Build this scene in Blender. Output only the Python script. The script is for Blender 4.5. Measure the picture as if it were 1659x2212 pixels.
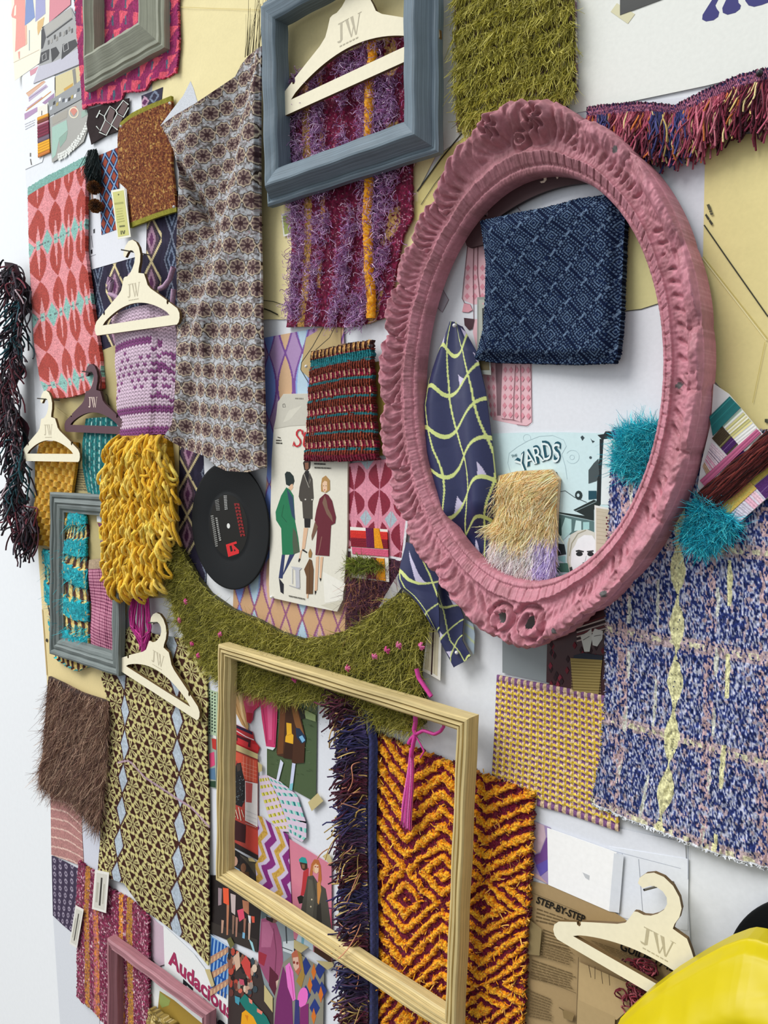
import bpy, math, random
import numpy as np
from mathutils import Vector, Matrix
from mathutils.geometry import tessellate_polygon

for _o in list(bpy.data.objects):
    bpy.data.objects.remove(_o)
rng = np.random.default_rng(11)
random.seed(5)
SC = bpy.context.scene
COL = SC.collection

# ------------------------------------------------------------------ camera
# pinboard face is the plane y = 0, x runs right along the wall, z up
FPX, DIST, CAMZ = 1750.0, 0.687, 1.5
YAW, PITCH, ROLL = 42.795, 4.814, 0.508
def _axes(y, p, r):
    y, p, r = np.radians([y, p, r])
    F = np.array([-np.sin(y)*np.cos(p), np.cos(y)*np.cos(p), -np.sin(p)])
    R = np.array([np.cos(y), np.sin(y), 0.0]); U = np.cross(R, F)
    return np.cos(r)*R+np.sin(r)*U, -np.sin(r)*R+np.cos(r)*U, F
CR, CU, CF = _axes(YAW, PITCH, ROLL)
cam = bpy.data.cameras.new('camera'); camo = bpy.data.objects.new('camera', cam); COL.objects.link(camo)
cam.sensor_fit = 'HORIZONTAL'; cam.sensor_width = 36.0; cam.lens = FPX/1659*36.0
cam.clip_start = 0.01
camo.matrix_world = Matrix(((CR[0], CU[0], -CF[0], 0), (CR[1], CU[1], -CF[1], -DIST), (CR[2], CU[2], -CF[2], CAMZ), (0, 0, 0, 1)))
SC.camera = camo

# ------------------------------------------------------------------ light
wd = bpy.data.worlds.new('daylight'); SC.world = wd; wd.use_nodes = True
bg = wd.node_tree.nodes['Background']; bg.inputs[0].default_value = (0.93, 0.97, 1.0, 1); bg.inputs[1].default_value = 0.50
sun = bpy.data.lights.new('window_daylight', 'SUN'); suno = bpy.data.objects.new('window_daylight', sun); COL.objects.link(suno)
sun.energy = 2.3; sun.angle = math.radians(34); sun.color = (1.0, 0.985, 0.96)
suno.rotation_euler = Vector((0.40, 0.60, -0.80)).to_track_quat('-Z', 'Y').to_euler()
suno.location = (-2, -2.5, 3.5)
win = bpy.data.lights.new('left_window', 'AREA'); wino = bpy.data.objects.new('left_window', win); COL.objects.link(wino)
win.shape = 'RECTANGLE'; win.size = 1.3; win.size_y = 1.7; win.energy = 17; win.color = (0.95, 0.98, 1.0)
wino.location = (-3.1, -1.5, 2.5); wino.rotation_euler = (Vector((-1.1, 0, 1.6))-Vector((-3.1, -1.5, 2.5))).to_track_quat('-Z', 'Y').to_euler()
vs = SC.view_settings
vs.view_transform = 'Standard'; vs.look = 'None'; vs.exposure = 0.27; vs.gamma = 1.0; vs.use_curve_mapping = False

# ------------------------------------------------------------------ helpers
GAIN = 0.90
def lin(c):
    if isinstance(c, str):
        c = [int(c[i:i+2], 16)/255 for i in (1, 3, 5)]
    c = np.asarray(c, float)
    return np.clip(np.where(c <= 0.04045, c/12.92, ((c+0.055)/1.055)**2.4)*GAIN, 0.0, 0.9)
def srgb(h): return np.array([int(h[i:i+2], 16)/255 for i in (1, 3, 5)])

def W(px, py, h=0.0):
    """photograph pixel -> point (x, z) on the plane h metres in front of the board"""
    px = np.asarray(px, float); py = np.asarray(py, float)
    a = (px-829.5)/FPX; b = (py-1106.0)/FPX
    d = CR*a[..., None]-CU*b[..., None]+CF
    k = (DIST-h)/d[..., 1]
    return d[..., 0]*k, d[..., 2]*k+CAMZ
def WP(pts, h=0.0):
    p = np.array(pts, float); x, z = W(p[:, 0], p[:, 1], h); return np.c_[x, z]
def fr(ox, oy, s):
    def f(*v): return [(ox+v[i]/s, oy+v[i+1]/s) for i in range(0, len(v), 2)]
    return f
q_ = 2.9625
A = fr(0, 0, q_); B = fr(550, 0, q_); C_ = fr(1100, 0, 2.968); D_ = fr(0, 540, q_); E_ = fr(550, 540, q_); F_ = fr(1100, 540, 2.968)
G_ = fr(0, 1080, q_); H_ = fr(550, 1080, q_); I_ = fr(1100, 1080, 2.968); J_ = fr(0, 1640, q_); K_ = fr(450, 1480, q_); L_ = fr(400, 1750, 3.606); M_ = fr(1100, 1640, 2.968)
N_ = fr(450, 1490, 5.53); O_ = fr(450, 1760, 4.893); P_ = fr(1040, 900, 5.184); Q_ = fr(560, 840, 4.514); R_ = fr(1460, 840, 5.53); S_ = fr(220, 1960, 5.53)
T_ = fr(0, 0, 6.145); V_ = fr(170, 190, 5.395); X_ = fr(0, 820, 5.82); Y_ = fr(90, 1050, 5.144); AA = fr(960, 380, 3.814); BB = fr(740, 980, 4.608)
CC = fr(920, 200, 3.607); DD = fr(900, 1180, 3.607); EE = fr(330, 60, 3.814); FF = fr(330, 560, 4.424); Z_ = fr(0, 0, 1.0)

# ---- materials: colour attribute + procedural grain, bump and wear
MATS = {}
def mat(kind):
    if kind in MATS: return MATS[kind]
    spec = dict(paper=(0.62, 0.25, 260, .05, 0.03), card=(0.55, .25, 200, .05, .03), gloss=(0.28, .5, 120, .0, .02), cloth=(0.9, .1, 900, .35, .14), wool=(0.95, .05, 500, .5, .22),
                yarn=(0.9, .1, 700, .4, .18), fur=(0.75, .2, 60, 0, .15), silk=(0.42, .4, 300, .05, .05), wood=(0.55, .3, 60, .1, .06), paint=(0.6, .3, 220, .3, .12),
                vinyl=(0.42, .14, 300, .02, .02), plastic=(0.42, .32, 25, .12, .05), wall=(0.8, .2, 90, .03, .015), metal=(0.3, .5, 80, .05, .05), ink=(0.6, .25, 200, 0, .03))[kind]
    rough, specv, scale, bump, var = spec
    m = bpy.data.materials.new(kind); m.use_nodes = True; nt = m.node_tree; n = nt.nodes; l = nt.links
    bs = n['Principled BSDF']; bs.inputs['Roughness'].default_value = rough; bs.inputs['Specular IOR Level'].default_value = specv
    at = n.new('ShaderNodeAttribute'); at.attribute_name = 'Col'
    tc = n.new('ShaderNodeTexCoord'); nz = n.new('ShaderNodeTexNoise'); nz.inputs['Scale'].default_value = scale; nz.inputs['Detail'].default_value = 3
    l.new(tc.outputs['Object'], nz.inputs['Vector'])
    mr = n.new('ShaderNodeMapRange'); mr.inputs[1].default_value = .25; mr.inputs[2].default_value = .75; mr.inputs[3].default_value = 1-var; mr.inputs[4].default_value = 1+var
    l.new(nz.outputs['Fac'], mr.inputs[0])
    mx = n.new('ShaderNodeMix'); mx.data_type = 'RGBA'; mx.blend_type = 'MULTIPLY'; mx.inputs[0].default_value = 1.0
    l.new(at.outputs['Color'], mx.inputs[6]); l.new(mr.outputs[0], mx.inputs[7]); l.new(mx.outputs[2], bs.inputs['Base Color'])
    if kind == 'wood':      # streaks of dry brushed paint along the grain (UV: along the rail, across it)
        uv = n.new('ShaderNodeUVMap'); mp = n.new('ShaderNodeMapping'); mp.inputs['Scale'].default_value = (5, 800, 1); l.new(uv.outputs[0], mp.inputs[0])
        n2 = n.new('ShaderNodeTexNoise'); n2.inputs['Scale'].default_value = 1.0; n2.inputs['Detail'].default_value = 5; n2.inputs['Roughness'].default_value = .65; l.new(mp.outputs[0], n2.inputs['Vector'])
        m2 = n.new('ShaderNodeMapRange'); m2.inputs[1].default_value = .36; m2.inputs[2].default_value = .66; m2.inputs[3].default_value = .66; m2.inputs[4].default_value = 1.25; l.new(n2.outputs['Fac'], m2.inputs[0])
        m3 = n.new('ShaderNodeMix'); m3.data_type = 'RGBA'; m3.blend_type = 'MULTIPLY'; m3.inputs[0].default_value = 1; l.new(mx.outputs[2], m3.inputs[6]); l.new(m2.outputs[0], m3.inputs[7]); l.new(m3.outputs[2], bs.inputs['Base Color'])
        bp = n.new('ShaderNodeBump'); bp.inputs['Strength'].default_value = .16; bp.inputs['Distance'].default_value = .0006; l.new(n2.outputs['Fac'], bp.inputs['Height']); l.new(bp.outputs[0], bs.inputs['Normal'])
    elif kind == 'vinyl':   # fine concentric grooves
        wv = n.new('ShaderNodeTexWave'); wv.wave_type = 'RINGS'; wv.rings_direction = 'Y'; wv.inputs['Scale'].default_value = 260; l.new(tc.outputs['Object'], wv.inputs['Vector'])
        bp = n.new('ShaderNodeBump'); bp.inputs['Strength'].default_value = .12; bp.inputs['Distance'].default_value = .0003; l.new(wv.outputs['Fac'], bp.inputs['Height']); l.new(bp.outputs[0], bs.inputs['Normal'])
    elif bump > 0:
        bp = n.new('ShaderNodeBump'); bp.inputs['Strength'].default_value = bump; bp.inputs['Distance'].default_value = .0015; l.new(nz.outputs['Fac'], bp.inputs['Height']); l.new(bp.outputs[0], bs.inputs['Normal'])
    if kind == 'fur':       # light passes through fine hair
        tl = n.new('ShaderNodeBsdfTranslucent'); ms = n.new('ShaderNodeMixShader'); ms.inputs[0].default_value = .12
        l.new(mx.outputs[2], tl.inputs['Color']); l.new(bs.outputs[0], ms.inputs[1]); l.new(tl.outputs[0], ms.inputs[2]); l.new(ms.outputs[0], n['Material Output'].inputs[0])
    if kind in ('fur', 'wool', 'yarn'):
        try: bs.inputs['Sheen Weight'].default_value = .15
        except Exception: pass
    MATS[kind] = m
    return m

BASE = {}
def mk(name, V, F, col, kind, parent=None, smooth=True, uv=None, stuff=False):
    """one mesh object; F is an (n,k) array or a list of index lists; col is per vertex linear rgb"""
    V = np.asarray(V, float)
    if parent is None: L = np.array([(V[:, 0].min()+V[:, 0].max())/2, V[:, 1].max(), V[:, 2].min()])
    else: L = BASE[parent.name]
    me = bpy.data.meshes.new(name); nv = len(V)
    me.vertices.add(nv); me.vertices.foreach_set('co', (V-L).ravel())
    if isinstance(F, np.ndarray):
        k = F.shape[1]; idx = F.ravel().astype(np.int32); st = np.arange(len(F), dtype=np.int32)*k
    else:
        ln = [len(f) for f in F]; idx = np.concatenate([np.asarray(f, np.int32) for f in F]); st = np.r_[0, np.cumsum(ln)[:-1]].astype(np.int32)
    me.loops.add(len(idx)); me.loops.foreach_set('vertex_index', idx)
    me.polygons.add(len(st)); me.polygons.foreach_set('loop_start', st)
    me.polygons.foreach_set('use_smooth', np.full(len(st), bool(smooth)))
    me.update(calc_edges=True); me.validate()
    at = me.color_attributes.new('Col', 'FLOAT_COLOR', 'POINT')
    c = np.asarray(col, float)
    if c.ndim == 1: c = np.tile(c, (nv, 1))
    at.data.foreach_set('color', np.c_[c, np.ones(nv)].ravel().astype(np.float32))
    if uv is not None:
        ul = me.uv_layers.new(name='UVMap'); ul.data.foreach_set('uv', np.asarray(uv, np.float32)[idx].ravel())
    me.materials.append(mat(kind))
    o = bpy.data.objects.new(name, me); COL.objects.link(o)
    BASE[o.name] = L
    if parent is None: o.location = L
    else: o.parent = parent
    if stuff: o['kind'] = 'stuff'
    return o
def tag(o, label, cat, group=None, kind=None):
    o['label'] = label; o['category'] = cat
    if group: o['group'] = group
    if kind: o['kind'] = kind
    return o
def thing(name, label, cat, xz, h=0.0, group=None):
    o = bpy.data.objects.new(name, None); o.empty_display_size = .02; COL.objects.link(o)
    L = np.array([xz[0], -h, xz[1]]); o.location = L; BASE[o.name] = L
    return tag(o, label, cat, group)

# ---- flat pieces
def prism(polys, y0, y1):
    """outline (+ holes) in x,z -> verts, faces of a slab between y0 (front) and y1 (back); last value: number of front verts"""
    vs_ = [[Vector((p[0], p[1], 0)) for p in pl] for pl in polys]
    tri = tessellate_polygon(vs_); flat = np.array([p for pl in polys for p in pl]); n = len(flat)
    V = np.r_[np.c_[flat[:, 0], np.full(n, y0), flat[:, 1]], np.c_[flat[:, 0], np.full(n, y1), flat[:, 1]]]
    Fc = []
    for t in tri:
        a, b, c = [flat[i] for i in t]
        s = (b[0]-a[0])*(c[1]-a[1])-(b[1]-a[1])*(c[0]-a[0])
        t = t if s > 0 else (t[0], t[2], t[1])
        Fc.append(list(t)); Fc.append([n+t[0], n+t[2], n+t[1]])
    # side walls get their own verts so that they can have another colour
    off = 0; base = 2*n; SV = []
    for pl in polys:
        m = len(pl)
        area = sum(pl[i][0]*pl[(i+1) % m][1]-pl[(i+1) % m][0]*pl[i][1] for i in range(m))
        for i in range(m):
            j = (i+1) % m
            SV += [V[off+i], V[off+j], V[n+off+j], V[n+off+i]]; k = base+len(SV)-4
            Fc.append([k, k+3, k+2, k+1] if area > 0 else [k, k+1, k+2, k+3])
        off += m
    return np.r_[V, np.array(SV)], Fc, n
def slab(name, poly, h, thick, col, kind='paper', parent=None, edge=None, holes=()):
    pl = [list(map(tuple, poly))]+[list(map(tuple, q)) for q in holes]
    V, Fc, n = prism(pl, -h, -h+thick)
    c = np.tile(lin(col), (len(V), 1))
    if edge is not None: c[2*n:] = lin(edge)
    return mk(name, V, Fc, c, kind, parent, smooth=False)
def sheet(name, label, cat, pts, h, col, group=None, kind='paper', thick=.0003, edge=None):
    return tag(slab(name, WP(pts, h), h, thick, col, kind, None, edge), label, cat, group)
def ink(parent, h, items, name='print', kind='ink', step=1.2e-5, i0=0):
    """flat print: coloured polygons in photograph pixels, lying on the sheet"""
    if 1 < len(items) <= 5 and name == 'print' and i0 == 0:
        return [ink(parent, h, [it_], name, kind, step, q+1) for q, it_ in enumerate(items)][-1]
    if name == 'print' and len(items) > 5 and i0 == 0:     # prints that lie far apart on one sheet become separate prints
        bx = []
        for _, p in items:
            q = WP(np.r_[p[0], p[1]] if isinstance(p, Ribbon) else p, h); bx.append(np.r_[q.min(0), q.max(0)])
        bx = np.array(bx); nb = len(bx); cid = np.arange(nb); sz = np.hypot(bx[:, 2]-bx[:, 0], bx[:, 3]-bx[:, 1])
        gx = np.maximum(0, np.maximum(bx[:, None, 0]-bx[None, :, 2], bx[None, :, 0]-bx[:, None, 2])); gz = np.maximum(0, np.maximum(bx[:, None, 1]-bx[None, :, 3], bx[None, :, 1]-bx[:, None, 3]))
        near = np.hypot(gx, gz) < .45*np.maximum(sz[:, None], sz[None, :])
        for _ in range(40):
            c2 = np.array([cid[near[a]].min() for a in range(nb)])
            if (c2 == cid).all(): break
            cid = c2
        ids = sorted(set(cid))
        if 1 < len(ids) <= 12:
            return [ink(parent, h, [items[j] for j in range(nb) if cid[j] == c], name, kind, step, 1) for c in ids][-1]
    V = []; Fc = []; Cc = []; k = 0
    for i, (col, pts) in enumerate(items):
        i = i+i0; y = -(h+.00012+i*step); c = lin(col)
        if isinstance(pts, Ribbon):
            a, b = WP(pts[0], h), WP(pts[1], h); m = len(a)
            V += [(p[0], y, p[1]) for p in a]+[(p[0], y, p[1]) for p in b]; Cc += [c]*(2*m)
            for j in range(m-1):
                f = [k+j, k+j+1, k+m+j+1, k+m+j]
                n_ = np.cross(np.subtract(V[f[1]], V[f[0]]), np.subtract(V[f[2]], V[f[0]]))
                Fc.append(f if n_[1] < 0 else f[::-1])
            k += 2*m; continue
        P = WP(pts, h) if not isinstance(pts, np.ndarray) else pts
        a = sum(P[j][0]*P[(j+1) % len(P)][1]-P[(j+1) % len(P)][0]*P[j][1] for j in range(len(P)))
        if a < 0: P = P[::-1]
        V += [(p[0], y, p[1]) for p in P]; Fc.append(list(range(k, k+len(P)))); k += len(P)
        Cc += [c]*len(P)
    return mk(name, np.array(V), Fc, np.array(Cc), kind, parent, smooth=False)
def ln(pts, w):
    """polyline in pixels -> ribbon polygon w pixels wide"""
    p = np.array(pts, float); t = np.gradient(p, axis=0); t /= np.linalg.norm(t, axis=1)[:, None]+1e-9
    nrm = np.c_[-t[:, 1], t[:, 0]]*w/2
    return Ribbon((p+nrm, p-nrm))
class Ribbon(tuple): pass
def ell(cx, cy, rx, ry, n=16, rot=0):
    t = np.linspace(0, 2*np.pi, n, endpoint=False); x = rx*np.cos(t); y = ry*np.sin(t); c, s = math.cos(rot), math.sin(rot)
    return [(cx+a*c-b*s, cy+a*s+b*c) for a, b in zip(x, y)]
def lerp(a, b, t): return (a[0]+(b[0]-a[0])*t, a[1]+(b[1]-a[1])*t)
def quad_pts(q4, uv):
    """bilinear map of unit (u right, v down) points into the pixel quad TL,TR,BR,BL"""
    tl, tr, br, bl = [np.array(p, float) for p in q4]
    return [tuple(tl*(1-u)*(1-v)+tr*u*(1-v)+br*u*v+bl*(1-u)*v) for u, v in uv]
def scribble(q4, rows, col, fill=.55, words=6, seed=0, left=.06, right=.94):
    """lines of unreadably small type"""
    r = random.Random(seed); out = []
    for i in range(rows):
        v = (i+.5)/rows; hh = .5*fill/rows; u = left; end = right-r.random()*.12
        while u < end:
            w = (.4+r.random())*(right-left)/words; u2 = min(end, u+w)
            out.append((col, quad_pts(q4, [(u, v-hh), (u2, v-hh), (u2, v+hh), (u, v+hh)]))); u = u2+.25*(right-left)/words*.5
    return out
_tc = {}
def glyphs(text, bold=0.0):
    if (text, bold) in _tc: return _tc[(text, bold)]
    cu = bpy.data.curves.new('lettering', 'FONT'); cu.body = text; cu.offset = bold; cu.resolution_u = 3
    ob = bpy.data.objects.new('lettering', cu); COL.objects.link(ob); bpy.context.view_layer.update()
    me = bpy.data.meshes.new_from_object(ob.evaluated_get(bpy.context.evaluated_depsgraph_get()))
    v = np.array([x.co[:2] for x in me.vertices]); f = [list(p.vertices) for p in me.polygons]
    bpy.data.objects.remove(ob); bpy.data.curves.remove(cu); bpy.data.meshes.remove(me)
    v[:, 0] -= v[:, 0].min(); _tc[(text, bold)] = (v, f); return v, f
def lettering(parent, text, q4, h, col, bold=0.0, name='lettering', cap=.70, dy=0.0):
    """text stretched into the pixel quad TL,TR,BR,BL (cap height fills the quad)"""
    v, f = glyphs(text, bold); wmax = v[:, 0].max()
    uv = np.c_[v[:, 0]/wmax, 1-(v[:, 1]-dy)/cap]
    tl, tr, br, bl = [np.array(p, float) for p in q4]; u = uv[:, :1]; w = uv[:, 1:]
    px = tl*(1-u)*(1-w)+tr*u*(1-w)+br*u*w+bl*(1-u)*w
    P = WP(px, h); V = np.c_[P[:, 0], np.full(len(P), -(h+.0006)), P[:, 1]]
    return mk(name, V, f, lin(col), 'ink', parent, smooth=False)

# ---- value noise (deterministic)
def _hash(ix, iy, s): 
    v = np.sin(ix*127.1+iy*311.7+s*74.7)*43758.5453
    return v-np.floor(v)
def vn(x, y, s=0):
    ix = np.floor(x); iy = np.floor(y); fx = x-ix; fy = y-iy; fx = fx*fx*(3-2*fx); fy = fy*fy*(3-2*fy)
    a = _hash(ix, iy, s); b = _hash(ix+1, iy, s); c = _hash(ix, iy+1, s); d = _hash(ix+1, iy+1, s)
    return (a*(1-fx)+b*fx)*(1-fy)+(c*(1-fx)+d*fx)*fy
def fbm(x, y, s=0): return (vn(x, y, s)+.5*vn(2*x, 2*y, s+1)+.25*vn(4*x, 4*y, s+2))/1.75
def fracp(x): return x-np.floor(x)
def tri(x): return np.abs(2*fracp(x)-1)
def sstep(a, b, x):
    t = np.clip((x-a)/(b-a), 0, 1); return t*t*(3-2*t)
class Paint:
    """srgb colour field built up by masks"""
    def __init__(s, S, base): s.c = np.tile(srgb(base) if isinstance(base, str) else np.asarray(base), S.shape+(1,)).astype(float)
    def put(s, mask, col):
        m = np.clip(np.asarray(mask, float), 0, 1)[..., None]; k = srgb(col) if isinstance(col, str) else col
        s.c = s.c*(1-m)+k*m; return s
    def mul(s, f): s.c = np.clip(s.c*np.asarray(f)[..., None], 0, 1); return s

# ---- draped cloth: a Coons patch between four traced edges
def resample(p, n):
    p = np.array(p, float); d = np.r_[0, np.cumsum(np.linalg.norm(np.diff(p, axis=0), axis=1))]; t = np.linspace(0, d[-1], n)
    return np.c_[np.interp(t, d, p[:, 0]), np.interp(t, d, p[:, 1])]
def coons(top, right, bottom, left, nu, nv):
    t = resample(top, nu); b = resample(bottom, nu); l = resample(left, nv); r = resample(right, nv)
    u = np.linspace(0, 1, nu)[None, :, None]; v = np.linspace(0, 1, nv)[:, None, None]
    S = (1-v)*t[None]+v*b[None]+(1-u)*l[:, None]+u*r[:, None]
    return S-((1-u)*(1-v)*t[0]+u*(1-v)*t[-1]+(1-u)*v*b[0]+u*v*b[-1])
def grid_faces(nv, nu):
    i = np.arange(nv*nu).reshape(nv, nu)
    return np.c_[i[:-1, :-1].ravel(), i[1:, :-1].ravel(), i[1:, 1:].ravel(), i[:-1, 1:].ravel()]
def cloth(name, edges, h, paint, kind='cloth', disp=None, res=2.0, thick=.0015, parent=None, fray=0.0, true=False):
    top, right, bottom, left = edges
    plen = lambda p: sum(math.dist(p[i], p[i+1]) for i in range(len(p)-1))
    nu = int(max(6, min(420, max(plen(top), plen(bottom))/res))); nv = int(max(6, min(620, max(plen(left), plen(right))/res)))
    pm = lambda p: [tuple(q) for q in WP(p, h)]
    G = coons(pm(top), pm(right), pm(bottom), pm(left), nu, nv)
    S, T = np.meshgrid(np.linspace(0, 1, nu), np.linspace(0, 1, nv))
    Xg, Zg = G[..., 0], G[..., 1]
    if fray > 0:
        e = np.maximum(0, 1-np.minimum.reduce([S*nu, (1-S)*nu, T*nv, (1-T)*nv])/2)
        Xg = Xg+e*fray*(rng.random(S.shape)-.5); Zg = Zg+e*fray*(rng.random(S.shape)-.5)
    dd = disp(S, T, Xg, Zg) if disp else np.zeros_like(S)
    if true:    # edges were traced where the lifted cloth really is
        k = (DIST-h-dd)/(DIST-h); X0, Z0 = Xg, Zg; Xg = Xg*k; Zg = CAMZ+(Zg-CAMZ)*k
    c = lin(paint(S, T, Xg, Zg).c if callable(paint) else np.tile(srgb(paint), S.shape+(1,)))
    V = np.stack([Xg, -(h+dd), Zg], -1).reshape(-1, 3); c = c.reshape(-1, 3)
    Fq = grid_faces(nv, nu)
    i = np.arange(nv*nu).reshape(nv, nu)
    loop = np.r_[i[0, :], i[1:, -1], i[-1, :-1][::-1], i[1:-1, 0][::-1]]
    bv = V[loop].copy(); bv[:, 1] += thick; n0 = len(V); m = len(loop)
    fv = V[loop]; V = np.r_[V, fv, bv]; c = np.r_[c, c[loop]*.9, c[loop]*.9]
    a = n0+np.arange(m); b = n0+(np.arange(m)+1) % m
    Fq = np.r_[Fq, np.c_[a, b, b+m, a+m]]
    return mk(name, V, Fq, c, kind, parent)
def box4(p): return [p[0], p[1]], [p[1], p[2]], [p[3], p[2]], [p[0], p[3]]     # TL,TR,BR,BL

# ---- strands: hairs (ribbons) and yarns (tubes)
def strands(name, parent, P, w, col, kind='fur', sides=2, seed=0, stuff=True):
    r = np.random.default_rng(seed); N, K, _ = P.shape
    Tn = np.gradient(P, axis=1); Tn /= np.linalg.norm(Tn, axis=2)[..., None]+1e-9
    rv = r.normal(size=(N, 1, 3)); a = np.cross(Tn, rv); a /= np.linalg.norm(a, axis=2)[..., None]+1e-9
    w = np.broadcast_to(np.asarray(w, float), (N, K))[..., None]
    if sides == 2:
        V = np.stack([P-a*w, P+a*w], 2)
    else:
        b = np.cross(Tn, a); th = np.linspace(0, 2*np.pi, sides, endpoint=False)
        V = np.stack([P+w*(a*math.cos(t)+b*math.sin(t)) for t in th], 2)
    m = V.shape[2]; i = np.arange(N*K*m).reshape(N, K, m); Fq = []
    for s in range(1 if sides == 2 else sides):
        s2 = (s+1) % m
        Fq.append(np.stack([i[:, :-1, s], i[:, 1:, s], i[:, 1:, s2], i[:, :-1, s2]], -1).reshape(-1, 4))
    c = np.asarray(col, float)
    if kind == 'fur': c = np.minimum(c*1.32, .9)
    if c.ndim == 2: c = np.repeat(c[:, None], K, 1)
    c = np.repeat(c[:, :, None], m, 2).reshape(-1, 3)
    return mk(name, V.reshape(-1, 3), np.concatenate(Fq), c, kind, parent, stuff=stuff)
def inside(px, poly):
    x, y = px[:, 0], px[:, 1]; p = np.array(poly); r = np.zeros(len(x), bool); j = len(p)-1
    for i in range(len(p)):
        c = ((p[i, 1] > y) != (p[j, 1] > y)) & (x < (p[j, 0]-p[i, 0])*(y-p[i, 1])/(p[j, 1]-p[i, 1]+1e-12)+p[i, 0]); r ^= c; j = i
    return r
def roots(pts, h, n):
    P = WP(pts, h); lo, hi = P.min(0), P.max(0); out = np.zeros((0, 2))
    while len(out) < n:
        q = lo+(hi-lo)*rng.random((n*2, 2)); out = np.r_[out, q[inside(q, P)]]
    return out[:n]
def pick(cols, n, jit=.12):
    c = np.array([srgb(k) for k in cols])[rng.integers(0, len(cols), n)]
    return lin(np.clip(c*(1+jit*(rng.random((n, 1))-.5)*2), 0, 1))
def hair(rt, h, L, d, spread=.4, curl=.4, w=.0005, K=4, tip=.25):
    """curved hairs from roots rt (n,2); L length, d mean direction (x, out, z)"""
    n = len(rt); h = np.broadcast_to(np.asarray(h, float), (n,))
    d = np.broadcast_to(np.asarray(d, float), (n, 3)).copy(); d[:, 1] = -d[:, 1]
    d = d+spread*np.clip(rng.normal(size=(n, 3)), -1.5, 1.5); d /= np.linalg.norm(d, axis=1)[:, None]
    d[:, 1] = -np.abs(d[:, 1])
    bend = curl*np.clip(rng.normal(size=(n, 3)), -1.5, 1.5); t = np.linspace(0, 1, K)[None, :, None]
    L = (np.asarray(L)*(.6+.8*rng.random(n)))[:, None, None]
    P = np.stack([rt[:, 0], -h, rt[:, 1]], 1)[:, None]+L*(t*d[:, None]+t*t*bend[:, None])
    P[..., 1] = np.minimum(P[..., 1], (-h*.6)[:, None])
    return P, w*np.linspace(1, tip, K)[None]*np.ones((n, 1))
def fur(name, parent, pts, h, n, L, d, cols, spread=.4, curl=.4, w=.0005, K=4, jit=.15):
    rt = roots(pts, h, n); P, ww = hair(rt, h, L, d, spread, curl, w, K)
    return strands(name, parent, P, ww, pick(cols, n, jit), 'fur', 2)

def yarn(rt, h, L, d, wig=.15, droop=.3, w=.001, K=9, spread=.15):
    """soft wiggly yarn ends: start along d (x, out, z), sag under their own weight"""
    n = len(rt); h = np.broadcast_to(np.asarray(h, float), (n,)); d = np.broadcast_to(np.asarray(d, float), (n, 3)).copy(); d[:, 1] *= -1
    d = d+spread*np.clip(rng.normal(size=(n, 3)), -1.5, 1.5); d /= np.linalg.norm(d, axis=1)[:, None]; d[:, 1] = -np.abs(d[:, 1])
    t = np.linspace(0, 1, K)[None, :, None]; L = (L*(.65+.6*rng.random(n)))[:, None, None]
    ph = rng.random((n, 1, 3))*6.28; fr_ = 3+3.5*rng.random((n, 1, 3))
    P = np.stack([rt[:, 0], -h, rt[:, 1]], 1)[:, None]+L*(t*d[:, None]+np.array([0, 0, -1.0])*droop*t*t+wig*(np.sin(fr_*t+ph)-np.sin(ph))*t**.5)
    P[..., 1] = np.minimum(P[..., 1], (-h*.55)[:, None])
    return P, w*np.ones((n, K))

# ---- picture frame of four mitred rails
def rail_frame(name, label, corners, width, profile, col, hc, cat='frame', group=None, subdiv=24, skip=(), kind='wood', warp=.0006):
    """corners: outer TL,TR,BR,BL in pixels at height hc; profile: (0..1 across from outer edge, height)"""
    P = WP(corners, hc); ctr = P.mean(0)
    t = thing(name, label, cat, (ctr[0], P[:, 1].min()), 0, group)
    names = ['top_rail', 'side_rail', 'bottom_rail', 'side_rail']
    inn = []
    for i in range(4):
        e1 = P[(i+1) % 4]-P[i]; e0 = P[i-1]-P[i]; e1 = e1/np.linalg.norm(e1); e0 = e0/np.linalg.norm(e0)
        inn.append(P[i]+(e0+e1)*width)
    inn = np.array(inn); nd = len(profile); dist = np.r_[0, np.cumsum([math.dist((profile[k][0]*width, profile[k][1]), (profile[k+1][0]*width, profile[k+1][1])) for k in range(nd-1)])]
    for i in range(4):
        if i in skip: continue
        j = (i+1) % 4; V = []; uv = []; Lr = np.linalg.norm(P[j]-P[i])
        for a in range(subdiv+1):
            s = a/subdiv
            for k, (d, hh) in enumerate(profile):
                p0 = P[i]+(inn[i]-P[i])*d; p1 = P[j]+(inn[j]-P[j])*d; p = p0+(p1-p0)*s
                wob = warp*math.sin(7*s*3+i*2+k*.3) if 0 < a < subdiv else 0
                V.append((p[0], -hh-wob*(hh > .006), p[1])); uv.append((s*Lr+i*1.7, dist[k]+i*.13))
        V = np.array(V); n = nd
        Fq = grid_faces(subdiv+1, n)[:, ::-1]
        # orientation: outward faces the viewer
        f = Fq[len(Fq)//2]; nn = np.cross(V[f[1]]-V[f[0]], V[f[2]]-V[f[0]])
        if nn[1] > 0: Fq = Fq[:, ::-1]
        # end caps so that every rail is a solid
        caps = [list(range(n)), list(range(subdiv*n, subdiv*n+n))[::-1]]
        mk(names[i], V, [list(x) for x in Fq]+caps, lin(col), kind, t, smooth=False, uv=np.array(uv))
    return t
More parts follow.
